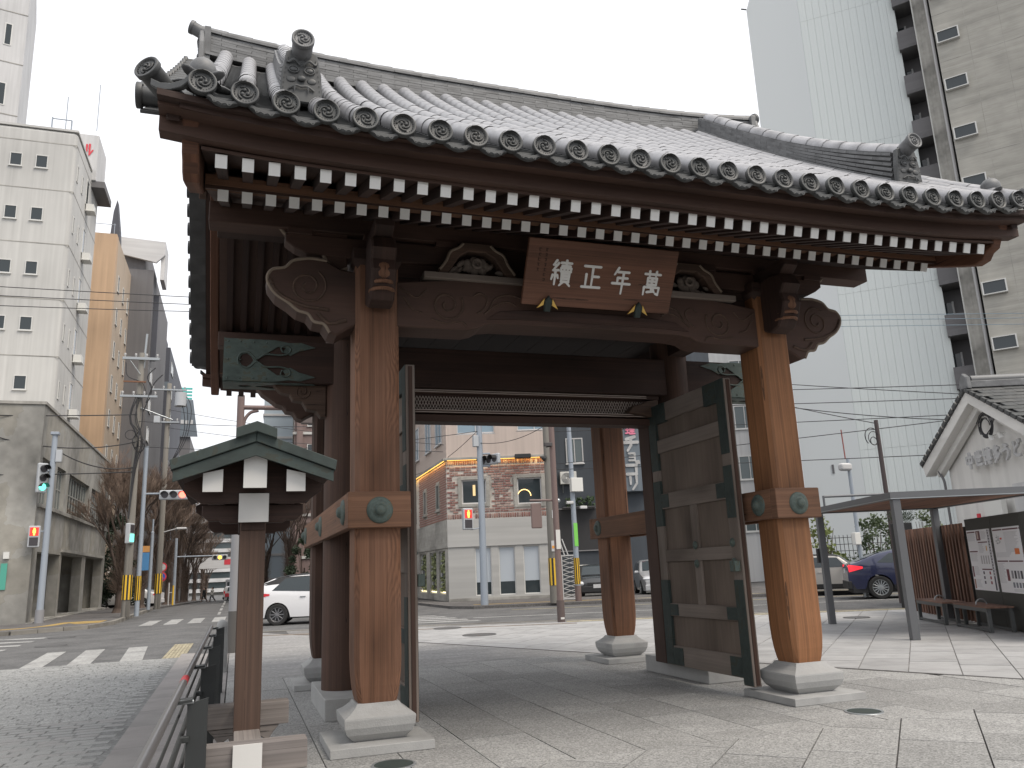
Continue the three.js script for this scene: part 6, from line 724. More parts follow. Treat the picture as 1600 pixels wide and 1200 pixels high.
{
  const o = utilityPole('concrete utility pole with stacked crossarms and cable loops beside red signal', [-7.62, 0.09, -28.3], 11.3, 0.17, [[11.0, 1.5, 0.12], [9.3, 1.5, 0.1]]);
  obj('rusty_arm', bx(0.9, 0.06, 0.08, -0.2, 9.95, 0.2), M([0.2, 0.1, 0.06], 0.9), o); obj('top_pole', rod(V(0.1, 10.6, 0), V(0.16, 12.2, 0), 0.05, 8), Mt.steel, o);
  const lp = []; for (let k = 0; k < 5; k++) lp.push(new THREE.TorusGeometry(0.2 + k * 0.03, 0.018, 5, 18).rotateY(k * 0.6).translate(rr(-0.3, 0.3), 7.4 + rr(-0.3, 0.3), 0.2)); for (let k = 0; k < 6; k++) lp.push(tube([V(rr(-0.15, 0.15), 9.4, 0.2), V(rr(-0.4, 0.4), 8.3, 0.25), V(rr(-0.3, 0.3), 7.4, 0.25), V(rr(-0.15, 0.1), 6.2, 0.2), V(-0.1, 4, 0.2)], 0.022, 5, 16)); lp.push(tube([V(-0.6, 10.8, 0.2), V(-0.5, 10.2, 0.22), V(0.1, 9.9, 0.22), V(0.3, 9.4, 0.2)], 0.02), tube([V(0.6, 10.6, 0.2), V(0.3, 10.2, 0.22), V(0.5, 9.6, 0.22), V(0.2, 8.6, 0.2)], 0.025), tube([V(0.9, 10.3, 0.2), V(0.6, 9.9, 0.25), V(0.3, 9.0, 0.22)], 0.025)); obj('cable_loops', lp, Mt.cable, o); guard(o, 1.2, 0.19);
  obj('brace', [rod(V(-0.5, 11.0, 0.2), V(0, 10.3, 0.15), 0.02), rod(V(0.1, 8.8, 0.1), V(1.4, 8.3, 0.1), 0.03)], Mt.steel, o); pedSignal(o, [0.0, 3.4, 0.25], 1.2, false);
  const s = thing('traffic_signal_pole', 'slim grey pole carrying a red horizontal signal on a side arm', 'traffic light', [-7.25, 0.09, -28.8]); obj('shaft', cyl(0.1, 0.085, 7.2, 0, 0, 0, 14), Mt.pole, s); obj('arm', rod(V(0, 5.12, 0), V(1.0, 5.12, 0.1), 0.04, 8), Mt.pole, s); headSignal(s, [1.22, 5.05, 0.12], -0.06, 2, false); guard(s, 1.15, 0.115);
}
{ const o = utilityPole('grey utility pole with transformer and drooping leads beyond the red signal', [-7.15, 0.09, -37.2], 12.0, 0.16, [[11.6, 1.8, 0.08], [9.8, 1.2, 0.08]]); obj('transformer', cyl(0.3, 0.3, 0.75, 0.62, 10.7, 0.2, 16), SIG, o); obj('leads', [0, 1, 2].map((k) => tube([V(0.3 + k * 0.18, 11.6, 0.2), V(0.7 + k * 0.22, 10.8, 0.25), V(0.9 + k * 0.12, 9.6, 0.25), V(0.7 + k * 0.1, 8.6, 0.25), V(0.2, 7.4, 0.2)], 0.02, 5, 18)), Mt.cable, o); obj('switch_box', bx(0.3, 0.4, 0.3, -0.5, 9.9, 0.3), SIG, o); guard(o, 1.3, 0.18); obj('street_lamp_arm', [rod(V(0, 3.9, 0), V(0.8, 4.1, 0.2), 0.03), bx(0.5, 0.1, 0.2, 1.0, 4.1, 0.2, 0.03)], MB.white2, o); const p = thing('pole', 'slim blue grey pole standing beside the transformer utility pole', 'pole', [-7.55, 0.09, -37.0]); obj('shaft', cyl(0.09, 0.08, 3.9, 0, 0, 0, 12), Mt.pole, p); obj('cap', new THREE.SphereGeometry(0.085, 12, 6).translate(0, 3.9, 0), Mt.pole, p); }
{ const o = thing('parking_sign', 'white sign pole with red ringed and blue round signs', 'road sign', [-6.95 - 0.9, gh(-48) + 0.09, -47.9]); obj('shaft', cyl(0.035, 0.035, 2.6, 0, 0, 0, 10), MB.white2, o); const disc = (y, m1, m2) => { obj('sign_disc', [cyl(0.3, 0.3, 0.03, 0, 0, 0, 24).rotateX(Math.PI / 2).translate(0, y, 0.05)], m1, o); obj('sign_face', [cyl(0.22, 0.22, 0.02, 0, 0, 0, 24).rotateX(Math.PI / 2).translate(0, y, 0.085)], m2, o); }; disc(2.45, MB.redP, MB.white2); disc(1.85, MB.redP, M([0.05, 0.1, 0.45], 0.5)); obj('slash', bx(0.4, 0.05, 0.01, 0, 0, 0).rotateZ(-0.78).translate(0, 1.85, 0.112), MB.redP, o); }
{ const o = thing('traffic_signal_pole', 'far grey pole with amber signal hung over the distant street', 'traffic light', [-7.9, gh(-60.6), -60.6]); obj('shaft', cyl(0.12, 0.1, 5.2, 0, 0, 0, 12), Mt.pole, o); obj('arm', rod(V(0, 3.75, 0), V(2.7, 3.75, 0), 0.05, 8), Mt.pole, o); headSignal(o, [3.3, 3.6, 0.05], 0, 1, false); const p = thing('street_pole', 'thin grey street pole with blue banner beside the bare trees', 'pole', [-8.0, gh(-42) + 0.09, -42]); obj('shaft', cyl(0.06, 0.05, 5, 0, 0, 0, 10), Mt.pole, p); obj('banner', bx(0.4, 1.0, 0.02, -0.3, 2.6, 0), M([0.08, 0.25, 0.5], 0.7), p); obj('banner_top', bx(0.4, 0.35, 0.022, -0.3, 3.3, 0), M([0.6, 0.3, 0.1], 0.7), p); const q = thing('street_pole', 'yellow and white marker posts at the far kerb under trees', 'pole', [-7.95, gh(-56) + 0.09, -56]); obj('yellow_post', cyl(0.06, 0.06, 1.4, 0.3, 0, 0, 8), Mt.yellow, q); obj('white_post', cyl(0.05, 0.05, 1.6, 0, 0, 0, 8), MB.white2, q); obj('tie', bx(0.3, 0.05, 0.02, 0.15, 0.9, 0), MB.white2, q); }
{
  const o = thing('traffic_signal_pole', 'pale blue signal pole with red pedestrian light before the brick building', 'traffic light', [5.85, 0.07, -21.5]);
  obj('shaft', cyl(0.15, 0.11, 7.4, 0, 0, 0, 16), Mt.pole, o); headSignal(o, [0.4, 5.65, 0.1], -1.2, -1, false); obj('bracket', [rod(V(0, 5.9, 0), V(0.4, 5.9, 0.1), 0.04), rod(V(0, 5.4, 0), V(0.4, 5.4, 0.1), 0.04), tube([V(-0.1, 2.95, 0), V(-0.5, 2.9, 0.05), V(-0.6, 3.0, 0.05)], 0.025)], Mt.pole, o); pedSignal(o, [-0.62, 3.3, 0.1], 0.1, true); obj('control_box', bx(0.22, 0.45, 0.2, -0.2, 6.4, 0.1, 0.02), SIG, o); obj('camera_arm', [rod(V(0, 7.3, 0), V(-0.6, 7.3, 0.1), 0.02), rod(V(0, 7.3, 0), V(0.4, 7.35, 0), 0.02)], Mt.pole, o);
  const u = utilityPole('concrete utility pole with notices and striped guard beside brick building', [8.1, 0.07, -19.7], 12.2, 0.2, [[11.4, 1.6, 0.1]]); guard(u, 1.15, 0.205); obj('notice', bx(0.26, 0.4, 0.01, 0.0, 2.1, 0.2), MB.white2, u); obj('orange_notice', bx(0.22, 0.1, 0.012, 0.0, 2.06, 0.206), M([0.7, 0.3, 0.05], 0.6), u); obj('notice', bx(0.12, 0.3, 0.01, 0.02, 3.3, 0.19), MB.white2, u); obj('speaker', [new THREE.ConeGeometry(0.12, 0.26, 10).rotateZ(1.2).translate(-0.3, 5.5, 0.1)], Mt.black, u); obj('cable', tube([V(0.2, 11, 0.1), V(0.24, 7, 0.1), V(0.22, 2, 0.1)], 0.02), Mt.cable, u);
  const c = thing('lamp_pole', 'pale pole with white box and cameras before the slate building', 'pole', [9.3, 0, -20.3]); obj('shaft', cyl(0.11, 0.09, 7.2, 0, 0, 0, 14), Mt.pole, c); guard(c, 1.2, 0.115); obj('junction_box', bx(0.5, 0.55, 0.22, 0.12, 4.55, 0.15, 0.02), MB.ac, c); obj('cctv', [bx(0.3, 0.12, 0.12, -0.2, 3.85, 0.15, 0.03), bx(0.3, 0.12, 0.12, 0.35, 3.65, 0.2, 0.03), rod(V(-0.2, 3.8, 0.1), V(0.35, 3.62, 0.1), 0.02)][0], MB.white2, c); obj('cctv', bx(0.3, 0.12, 0.12, 0.35, 3.65, 0.2, 0.03), MB.white2, c); obj('green_label', bx(0.16, 0.9, 0.01, 0, 2.6, 0.11), M([0.2, 0.6, 0.1], 0.6), c); obj('lower_sleeve', cyl(0.125, 0.12, 0.65, 0, 0, 0, 12), Mt.poleBrown, c);
  const f = thing('lattice_gate', 'white folding lattice gate beside the brick building', 'gate', [9.55, 0, -21.6], -0.3); obj('frame', [b2(-0.35, -0.3, 0, 1.85, -0.03, 0.03), b2(0.3, 0.35, 0, 1.85, -0.03, 0.03), b2(-0.299, 0.299, 1.8, 1.85, -0.03, 0.03), b2(-0.299, 0.299, 0.1, 0.15, -0.03, 0.03)], MB.white2, f); for (let k = 0; k < 9; k++) for (const s of [-1, 1]) obj('lattice_bar', rod(V(-0.3 * s, 0.15 + k * 0.183, 0), V(0.3 * s, 0.333 + k * 0.183, 0), 0.014, 4), MB.white2, f); for (let k = 0; k < 3; k++) obj('stay', rod(V(-0.35 + k * 0.15, 1.85, 0), V(-0.5 + k * 0.12, 2.5, -0.1), 0.025, 5), MB.white2, f);
}
{ const o = thing('lamp_pole', 'dark slim pole with a cable loop standing behind the shelter', 'pole', [14.5, 0, -9.3]); obj('shaft', cyl(0.075, 0.06, 5.25, 0, 0, 0, 12), M([0.06, 0.045, 0.045], 0.6), o); obj('cable_loop', [new THREE.TorusGeometry(0.26, 0.014, 5, 20, 4).translate(-0.22, 4.75, 0), new THREE.TorusGeometry(0.12, 0.014, 5, 16).translate(-0.2, 4.62, 0.02), new THREE.TorusGeometry(0.2, 0.012, 5, 16).translate(-0.2, 4.7, 0.04)], Mt.cable, o); const p = thing('street_lamp', 'grey pole with white lamp head and blue plate behind the shelter', 'street lamp', [16.4, 0, -12.8]); obj('shaft', cyl(0.07, 0.06, 4.6, 0, 0, 0, 12), Mt.pole, p); obj('lamp_head', bx(0.45, 0.26, 0.25, -0.25, 4.3, 0.1, 0.08), MB.white2, p); obj('rod', rod(V(-0.1, 4.6, 0), V(-0.12, 5.6, 0), 0.02), M([0.25, 0.06, 0.05], 0.6), p); obj('blue_plate', bx(0.4, 0.2, 0.03, 0.2, 3.1, 0.08), M([0.05, 0.08, 0.4], 0.5), p); obj('box', bx(0.24, 0.4, 0.18, -0.18, 1.9, 0.1, 0.02), MB.ac, p); obj('lower_shaft', cyl(0.09, 0.09, 1.2, 0, 0, 0, 12), Mt.steel, p); }
// ---------- overhead cables ----------
for (const [k, a, b, s] of [
  ['uppermost pale blue power line high before the green panelled tower', [8.1, 15.5, -33], [40, 8.6, -3.2], 0.1], ['middle pale blue power line high before the green panelled tower', [8.1, 15.2, -33], [40, 8.45, -3.2], 0.1], ['lowest pale blue power line high before the green panelled tower', [8.1, 14.8, -33], [40, 8.25, -3.2], 0.1],
  ['highest black overhead cable crossing before the green panelled tower', [8.15, 9.4, -19.7], [24, 4.2, -1], 0.35], ['second highest black overhead cable crossing before the green panelled tower', [8.15, 8.1, -19.7], [24, 5.2, -1], 0.1], ['third highest black overhead cable crossing before the green panelled tower', [8.15, 7.5, -19.7], [24, 4.9, -1], 0.1], ['fourth highest black overhead cable crossing before the green panelled tower', [8.15, 6.6, -19.7], [24, 4.7, -1], 0.1], ['fifth highest black overhead cable crossing before the green panelled tower', [8.15, 5.3, -19.7], [24, 5.5, -1], 0.15], ['lowest black overhead cable crossing before the green panelled tower', [8.15, 5.1, -19.7], [24, 3.7, -1], 0.08],
  ['thin black cable sagging to the dark slim pole', [8.15, 10.6, -19.7], [14.5, 5.15, -9.3], 0.3], ['thin black cable sagging to the storehouse gable', [8.15, 10.2, -19.7], [15.1, 4.75, -6.6], 0.7],
  ['uppermost black power line crossing before the white tower', [-26, 9.6, -14.6], [8.0, 11.55, -19.6], 0.25], ['middle black power line crossing before the white tower', [-26, 9.3, -14.6], [8.0, 11.4, -19.6], 0.3], ['lowest black power line crossing before the white tower', [-26, 9.0, -14.6], [8.0, 11.5, -19.6], 0.5],
  ['deepest sagging thick black cable drooping to the concrete utility pole', [-15, 8.4, -26.6], [-7.6, 7.4, -28.2], 0.8], ['short steep thick black cable drooping to the concrete utility pole', [-10.5, 6.9, -27], [-7.6, 6.3, -28.2], 0.35], ['lowest nearly straight thick black cable drooping to the concrete utility pole', [-18, 5.9, -26], [-7.6, 6.1, -28.2], 0.15], ['highest nearly straight thick black cable drooping to the concrete utility pole', [-20, 8.2, -25.5], [-7.6, 8.6, -28.2], 0.2],
  ['upper black cable slung across the street from the concrete utility pole', [-7.6, 8.3, -28.2], [8.05, 7.3, -19.8], 0.35], ['lower black cable slung across the street from the concrete utility pole', [-7.6, 7.2, -28.2], [5.85, 6.9, -21.4], 0.4], ['upper black cable leading from the transformer pole to the brick building', [-7.1, 10.6, -37.1], [5.75, 7.2, -27], 0.2], ['lower black cable leading from the transformer pole to the brick building', [-7.1, 9.6, -37.1], [5.75, 6.9, -27.2], 0.2],
  ['longest receding thin black line strung along the brick building', [5.85, 7.0, -21.4], [5.7, 6.6, -34], 0.3], ['lowest short thin black line strung along the brick building', [5.85, 6.4, -21.4], [8.1, 6.9, -19.7], 0.25], ['upper short thin black line strung along the brick building', [5.85, 7.2, -21.4], [8.1, 7.7, -19.7], 0.2],
]) { const A = V(...a), B = V(...b), p = []; for (let i = 0; i <= 12; i++) { const t = i / 12, q = A.clone().lerp(B, t); q.y -= s * 4 * t * (1 - t); p.push(q); } tag(obj('overhead_cable', tube(p, /thick/.test(k) ? 0.024 : 0.013, 5, 24), /blue/.test(k) ? Mt.glassB : Mt.cable), k, 'cable', 'overhead cables'); }
// ---------- vehicles ----------
function lerpP(P, x) { for (let i = 0; i + 1 < P.length; i++) if (x <= P[i + 1][0]) { const t = (x - P[i][0]) / (P[i + 1][0] - P[i][0] || 1), s = t; return P[i][1] + (P[i + 1][1] - P[i][1]) * s; } return P[P.length - 1][1]; }
function car(name, label, pos, ry, S, group) {
  const o = thing(name, label, 'car', pos, ry, group), { L, W, H, top, belt, sill, wx, r, tumble = 0.2, paint, roofM, rimM = Mt.steel } = S;
  const topf = (x) => (lerpP(top, x - 0.06) + lerpP(top, x) * 2 + lerpP(top, x + 0.06)) / 4, plan = (x) => 1 - 0.16 * Math.pow(Math.abs(2 * x / L), 6) - 0.03 * Math.pow(Math.abs(2 * x / L), 2);
  const hw = (x, y) => W / 2 * plan(x) * (y < belt ? 1 - 0.07 * Math.pow((belt - y) / (belt - sill), 2) - 0.02 * Math.max(0, (y - 0.62 * belt) / belt) : 1 - 0.008 - tumble * Math.pow((y - belt) / (H - belt), 1.25));
  const y0 = (x) => { let y = sill; for (const c of wx) { const d = Math.abs(x - c), R = r * 1.13; if (d < R) y = Math.max(y, r + Math.sqrt(R * R - d * d)); } return y; };
  const N = 96, K = 10, ring = (x) => { const yt = topf(x), a = Math.min(y0(x), yt - 0.06), out = []; for (let k = 0; k <= K; k++) { const y = a + (yt - 0.045 - a) * k / K; out.push([x, y, hw(x, y)]); } const e = hw(x, yt - 0.045); out.push([x, yt - 0.012, e * 0.94], [x, yt + 0.004, e * 0.82], [x, yt + 0.02, e * 0.4], [x, yt + 0.025, 0]); return out; };
  const pos_ = [], tri = (a, b, c) => pos_.push(...a, ...b, ...c), mz = (p) => [p[0], p[1], -p[2]];
  let prev = null; for (let i = 0; i <= N; i++) { const R = ring(-L / 2 + L * i / N); if (prev) for (let k = 0; k + 1 < R.length; k++) { tri(prev[k], R[k], R[k + 1]); tri(prev[k], R[k + 1], prev[k + 1]); tri(mz(prev[k]), mz(R[k + 1]), mz(R[k])); tri(mz(prev[k]), mz(prev[k + 1]), mz(R[k + 1])); } if (i === 0 || i === N) for (let k = 0; k + 1 < R.length; k++) { const A = R[k], B = R[k + 1]; if (i === 0) { tri(A, B, mz(B)); tri(A, mz(B), mz(A)); } else { tri(A, mz(B), B); tri(A, mz(A), mz(B)); } } prev = R; }
  let g = new THREE.BufferGeometry(); g.setAttribute('position', new THREE.Float32BufferAttribute(pos_, 3)); g.computeVertexNormals();
  { // smooth normals by position
    const p = g.attributes.position, n = g.attributes.normal, m = new Map(), key = (i) => `${p.getX(i).toFixed(3)},${p.getY(i).toFixed(3)},${p.getZ(i).toFixed(3)}`; const fn = []; for (let i = 0; i < p.count; i++) { const k = key(i), v = V(n.getX(i), n.getY(i), n.getZ(i)); fn.push(v); if (!m.has(k)) m.set(k, []); m.get(k).push(v); } for (let i = 0; i < p.count; i++) { const s = V(0, 0, 0); for (const v of m.get(key(i))) if (v.dot(fn[i]) > 0.6) s.add(v); s.normalize(); n.setXYZ(i, s.x, s.y, s.z); } }
  obj('body', g, paint, o);
  const patch = (q, off, side) => { const P = [], nx = 8, ny = 5, f = (u, v) => { const x = (q[0][0] * (1 - u) + q[1][0] * u) * (1 - v) + (q[3][0] * (1 - u) + q[2][0] * u) * v, y = (q[0][1] * (1 - u) + q[1][1] * u) * (1 - v) + (q[3][1] * (1 - u) + q[2][1] * u) * v; return [x, y, side * (hw(x, y) + off)]; }; for (let i = 0; i < nx; i++) for (let j = 0; j < ny; j++) { const A = f(i / nx, j / ny), B = f((i + 1) / nx, j / ny), C = f((i + 1) / nx, (j + 1) / ny), D = f(i / nx, (j + 1) / ny); P.push(...A, ...B, ...C, ...A, ...C, ...D); } const gg = new THREE.BufferGeometry(); gg.setAttribute('position', new THREE.Float32BufferAttribute(P, 3)); gg.computeVertexNormals(); return gg; };
  for (const q of S.side) for (const s of [-1, 1]) obj('side_window', patch(q, 0.007, s), Mt.glassD, o);
  const deck = (xa, xb, w, off, m, nm) => { const P = [], n = 10; for (let i = 0; i < n; i++) for (let j = 0; j < 8; j++) { const f = (a, b) => { const x = xa + (xb - xa) * a / n, z = (b / 8 * 2 - 1) * w * hw(x, topf(x) - 0.045), rel = Math.abs(z) / hw(x, topf(x) - 0.045); return [x, topf(x) + 0.022 - 0.03 * Math.pow(rel, 3) + off, z]; }; const A = f(i, j), B = f(i + 1, j), C = f(i + 1, j + 1), D = f(i, j + 1); P.push(...A, ...D, ...C, ...A, ...C, ...B); } const gg = new THREE.BufferGeometry(); gg.setAttribute('position', new THREE.Float32BufferAttribute(P, 3)); gg.computeVertexNormals(); obj(nm, gg, m, o); };
  deck(...S.wind, 0.84, 0.012, Mt.glassD, 'windscreen'); deck(...S.rear, 0.8, 0.012, Mt.glassD, 'rear_window'); if (roofM) deck(S.rear[1] - 0.02, S.wind[0] + 0.02, 0.985, 0.012, roofM, 'roof_panel');
  obj('underbody', b2(-L / 2 + 0.12, L / 2 - 0.12, 0.2, Math.min(0.62, belt - 0.15), -W / 2 + 0.16, W / 2 - 0.16), Mt.black, o);
  if (S.band) for (const s of [-1, 1]) obj('roof_band', patch(S.band, 0.006, s), Mt.black, o);
  if (S.clad) for (const s of [-1, 1]) obj('sill_cladding', patch([[wx[0] + r * 1.15, sill - 0.02], [wx[1] - r * 1.15, sill - 0.02], [wx[1] - r * 1.15, sill + 0.12], [wx[0] + r * 1.15, sill + 0.12]], 0.012, s), Mt.black, o);
  obj('rear_bumper', b2(-L / 2 - 0.03, -L / 2 + 0.1, sill, sill + 0.26, -W * 0.42, W * 0.42, 0.03), S.bump || paint, o); obj('front_bumper', b2(L / 2 - 0.1, L / 2 + 0.03, sill, sill + 0.26, -W * 0.42, W * 0.42, 0.03), S.bump || paint, o);
  obj('grille', b2(L / 2 - 0.06, L / 2 + 0.015, sill + 0.3, sill + 0.42, -W * 0.26, W * 0.26, 0.01), Mt.black, o); obj('rear_plate', b2(-L / 2 - 0.012, -L / 2 + 0.02, S.plate || 0.75, (S.plate || 0.75) + 0.16, -0.17, 0.17), MB.white2, o); obj('front_plate', b2(L / 2 - 0.01, L / 2 + 0.04, 0.42, 0.58, -0.17, 0.17), MB.white2, o);
  const hl = M([0.6, 0.62, 0.64], 0.1), tl = M([0.45, 0.02, 0.03], 0.2, { emissive: new THREE.Color(0.6, 0.02, 0.03), emissiveIntensity: S.brake || 0.15 });
  for (const s of [-1, 1]) { const [fx, fy, rw, rh] = S.head, [tx, ty, tw, th] = S.tail; obj('headlight', new THREE.SphereGeometry(1, 16, 10).scale(0.13, rh, rw).translate(L / 2 - fx, fy, s * (W / 2 - rw - 0.06)), hl, o); obj('tail_light', patch([[-L / 2 + tx, ty - th], [-L / 2 + tx + tw, ty - th * 0.1], [-L / 2 + tx + tw, ty + th * 0.4], [-L / 2 + tx, ty + th]], 0.012, s), tl, o); obj('tail_light', bx(0.05, th * 1.5, 0.34, -L / 2 + 0.04 + tx * 0.5, ty, s * (W / 2 - 0.3), 0.02), tl, o); obj('mirror', bx(0.12, 0.13, 0.2, S.mir, belt + 0.06, s * (W / 2 + 0.07), 0.04), S.mirM || paint, o); obj('door_handle', bx(0.18, 0.03, 0.03, S.hand, belt - 0.13, s * (hw(S.hand, belt - 0.13) + 0.012), 0.01), S.hM || paint, o);
    for (const c of wx) { const w = grp('wheel', o); w.position.set(c, r, s * (W / 2 - 0.12)); obj('tyre', lathe([[r * 0.66, -0.09], [r * 0.92, -0.105], [r, -0.08], [r, 0.08], [r * 0.92, 0.105], [r * 0.66, 0.09]], 30).rotateX(Math.PI / 2), Mt.rubber, w); const sp = [lathe([[r * 0.6, 0.05], [r * 0.66, 0.095], [r * 0.69, 0.09], [r * 0.66, 0.03]], 26).rotateX(Math.PI / 2).scale(1, 1, s), cyl(r * 0.14, r * 0.12, 0.03, 0, 0, 0, 12).rotateX(Math.PI / 2).translate(0, 0, s * 0.075)]; const ns = S.spokes || 5; for (let k = 0; k < ns; k++) sp.push(bx(r * 0.56, ns > 7 ? 0.03 : 0.06, 0.03, r * 0.36, 0, s * 0.072, 0.008).rotateZ(k / ns * 6.283)); obj('rim', sp, rimM, w); obj('hub_back', cyl(r * 0.64, r * 0.64, 0.02, 0, 0, 0, 20).rotateX(Math.PI / 2).translate(0, 0, s * 0.03), Mt.black, w); } }
  return o;
}
const paintM = (c, o = {}) => M(c, 0.35, { phys: 1, clearcoat: 1, clearcoatRoughness: 0.06, ...o });
car('hatchback_car', 'white electric hatchback with black roof crossing behind notice board', [-0.57, -0.03, -18.1], -0.2, { L: 4.48, W: 1.79, H: 1.54, belt: 0.98, sill: 0.24, r: 0.325, wx: [-1.38, 1.32], top: [[-2.24, 0.98], [-2.18, 1.06], [-1.95, 1.24], [-1.5, 1.43], [-0.9, 1.51], [-0.2, 1.54], [0.4, 1.49], [0.7, 1.4], [1.45, 1.0], [2.0, 0.85], [2.24, 0.62]], wind: [0.55, 1.42], rear: [-2.1, -1.45], side: [[[-1.55, 1.06], [-0.35, 1.0], [-0.35, 1.46], [-1.15, 1.42]], [[-0.34, 1.0], [1.1, 0.99], [0.5, 1.42], [-0.34, 1.46]]], paint: paintM([0.78, 0.78, 0.79]), roofM: Mt.black, band: [[-2.05, 1.2], [0.55, 1.41], [0.2, 1.5], [-1.3, 1.46]], head: [0.2, 0.72, 0.22, 0.08], tail: [0.12, 0.92, 0.5, 0.1], mir: 0.95, hand: -0.6, spokes: 10, rimM: M([0.2, 0.2, 0.21], 0.4, { metalness: 0.6 }), bump: paintM([0.7, 0.7, 0.71]), hM: Mt.steel });
car('hatchback_car', 'dark old boxy hatchback parked before the slate building', [12.45, 0.0, -25.4], -2.0, { L: 3.99, W: 1.67, H: 1.41, belt: 0.88, sill: 0.24, r: 0.29, wx: [-1.15, 1.32], tumble: 0.16, top: [[-1.99, 0.85], [-1.95, 0.95], [-1.75, 1.22], [-1.55, 1.36], [-0.6, 1.41], [0.35, 1.39], [0.55, 1.33], [1.0, 0.93], [1.85, 0.82], [1.99, 0.62]], wind: [0.48, 0.98], rear: [-1.9, -1.55], side: [[[-1.4, 0.92], [-0.35, 0.92], [-0.35, 1.31], [-1.3, 1.29]], [[-0.28, 0.92], [0.82, 0.92], [0.45, 1.28], [-0.28, 1.31]]], paint: paintM([0.02, 0.022, 0.024]), head: [0.02, 0.62, 0.1, 0.1], tail: [0.05, 0.75, 0.2, 0.1], mir: 0.75, hand: -0.2, bump: Mt.black, spokes: 8 });
car('wagon_car', 'silver low minivan parked before the slate building', [14.9, 0.0, -24.3], -1.95, { L: 4.65, W: 1.77, H: 1.53, belt: 0.95, sill: 0.22, r: 0.32, wx: [-1.35, 1.4], top: [[-2.32, 0.95], [-2.25, 1.1], [-1.95, 1.4], [-1.2, 1.5], [0, 1.53], [0.5, 1.46], [1.35, 1.02], [2.05, 0.84], [2.32, 0.62]], wind: [0.5, 1.32], rear: [-2.2, -1.9], side: [[[-1.8, 1.02], [-0.7, 0.98], [-0.7, 1.42], [-1.6, 1.38]], [[-0.62, 0.98], [1.0, 0.97], [0.4, 1.38], [-0.62, 1.42]]], paint: paintM([0.45, 0.46, 0.47], { metalness: 0.4 }), head: [0.16, 0.72, 0.26, 0.07], tail: [0.1, 1.0, 0.3, 0.12], mir: 0.95, hand: -0.4, spokes: 7, hM: Mt.steel });
car('compact_car', 'beige retro compact car with black roof parked by climbing plants', [17.6, 0.0, -16.0], -0.75, { L: 3.85, W: 1.73, H: 1.43, belt: 0.93, sill: 0.26, r: 0.31, wx: [-1.2, 1.28], tumble: 0.15, top: [[-1.92, 0.85], [-1.88, 1.0], [-1.78, 1.3], [-1.6, 1.39], [-0.5, 1.43], [0.35, 1.4], [0.5, 1.34], [0.95, 0.98], [1.6, 0.9], [1.82, 0.8], [1.92, 0.58]], wind: [0.45, 0.92], rear: [-1.85, -1.6], side: [[[-1.5, 0.97], [-0.45, 0.97], [-0.45, 1.34], [-1.45, 1.32]], [[-0.38, 0.97], [0.72, 0.97], [0.42, 1.31], [-0.38, 1.34]]], paint: paintM([0.40, 0.385, 0.36]), roofM: Mt.black, head: [0.12, 0.74, 0.13, 0.12], tail: [0.06, 0.8, 0.14, 0.12], mir: 0.65, mirM: Mt.black, hand: -0.2, bump: Mt.black, clad: 1, spokes: 5 });
car('suv_car', 'dark blue coupe-style crossover with red tail lights on the cross street', [17.82, -0.03, -11.88], -0.6, { L: 4.5, W: 1.84, H: 1.56, belt: 1.05, sill: 0.32, r: 0.36, wx: [-1.33, 1.35], tumble: 0.22, top: [[-2.25, 0.95], [-2.2, 1.1], [-1.9, 1.2], [-1.3, 1.42], [-0.7, 1.53], [0, 1.56], [0.4, 1.52], [0.7, 1.42], [1.3, 1.08], [2.0, 0.98], [2.25, 0.7]], wind: [0.5, 1.25], rear: [-1.95, -1.2], side: [[[-1.35, 1.14], [-0.4, 1.09], [-0.4, 1.45], [-0.95, 1.42]], [[-0.33, 1.09], [1.0, 1.07], [0.45, 1.4], [-0.33, 1.45]]], paint: paintM([0.012, 0.017, 0.06]), head: [0.15, 0.85, 0.24, 0.07], tail: [0.04, 0.98, 0.42, 0.12], mir: 0.85, hand: -0.5, bump: Mt.black, clad: 1, spokes: 14, brake: 0.8, plate: 0.82 });
car('taxi_car', 'small white and red car far along the street', [-2.7, gh(-84.6) + 0.0, -84.6], 0.05, { L: 3.7, W: 1.65, H: 1.62, belt: 1.0, sill: 0.22, r: 0.3, wx: [-1.15, 1.2], tumble: 0.14, top: [[-1.85, 0.95], [-1.82, 1.2], [-1.7, 1.52], [-0.6, 1.62], [0.3, 1.6], [0.6, 1.5], [1.2, 1.02], [1.7, 0.9], [1.85, 0.6]], wind: [0.5, 1.15], rear: [-1.8, -1.65], side: [[[-1.5, 1.05], [-0.35, 1.05], [-0.35, 1.5], [-1.4, 1.48]], [[-0.28, 1.05], [0.9, 1.05], [0.45, 1.46], [-0.28, 1.5]]], paint: paintM([0.76, 0.76, 0.76]), head: [0.1, 0.75, 0.15, 0.1], tail: [0.04, 0.95, 0.12, 0.2], mir: 0.8, hand: -0.2, bump: Mt.black });
{ const t = scene.getObjectByName('taxi_car'); for (const s of [-1, 1]) obj('red_flank', b2(-1.7, 1.6, 0.5, 0.85, s * 0.80, s * 0.80 + s * 0.02 || 0.01), MB.redP, t); }
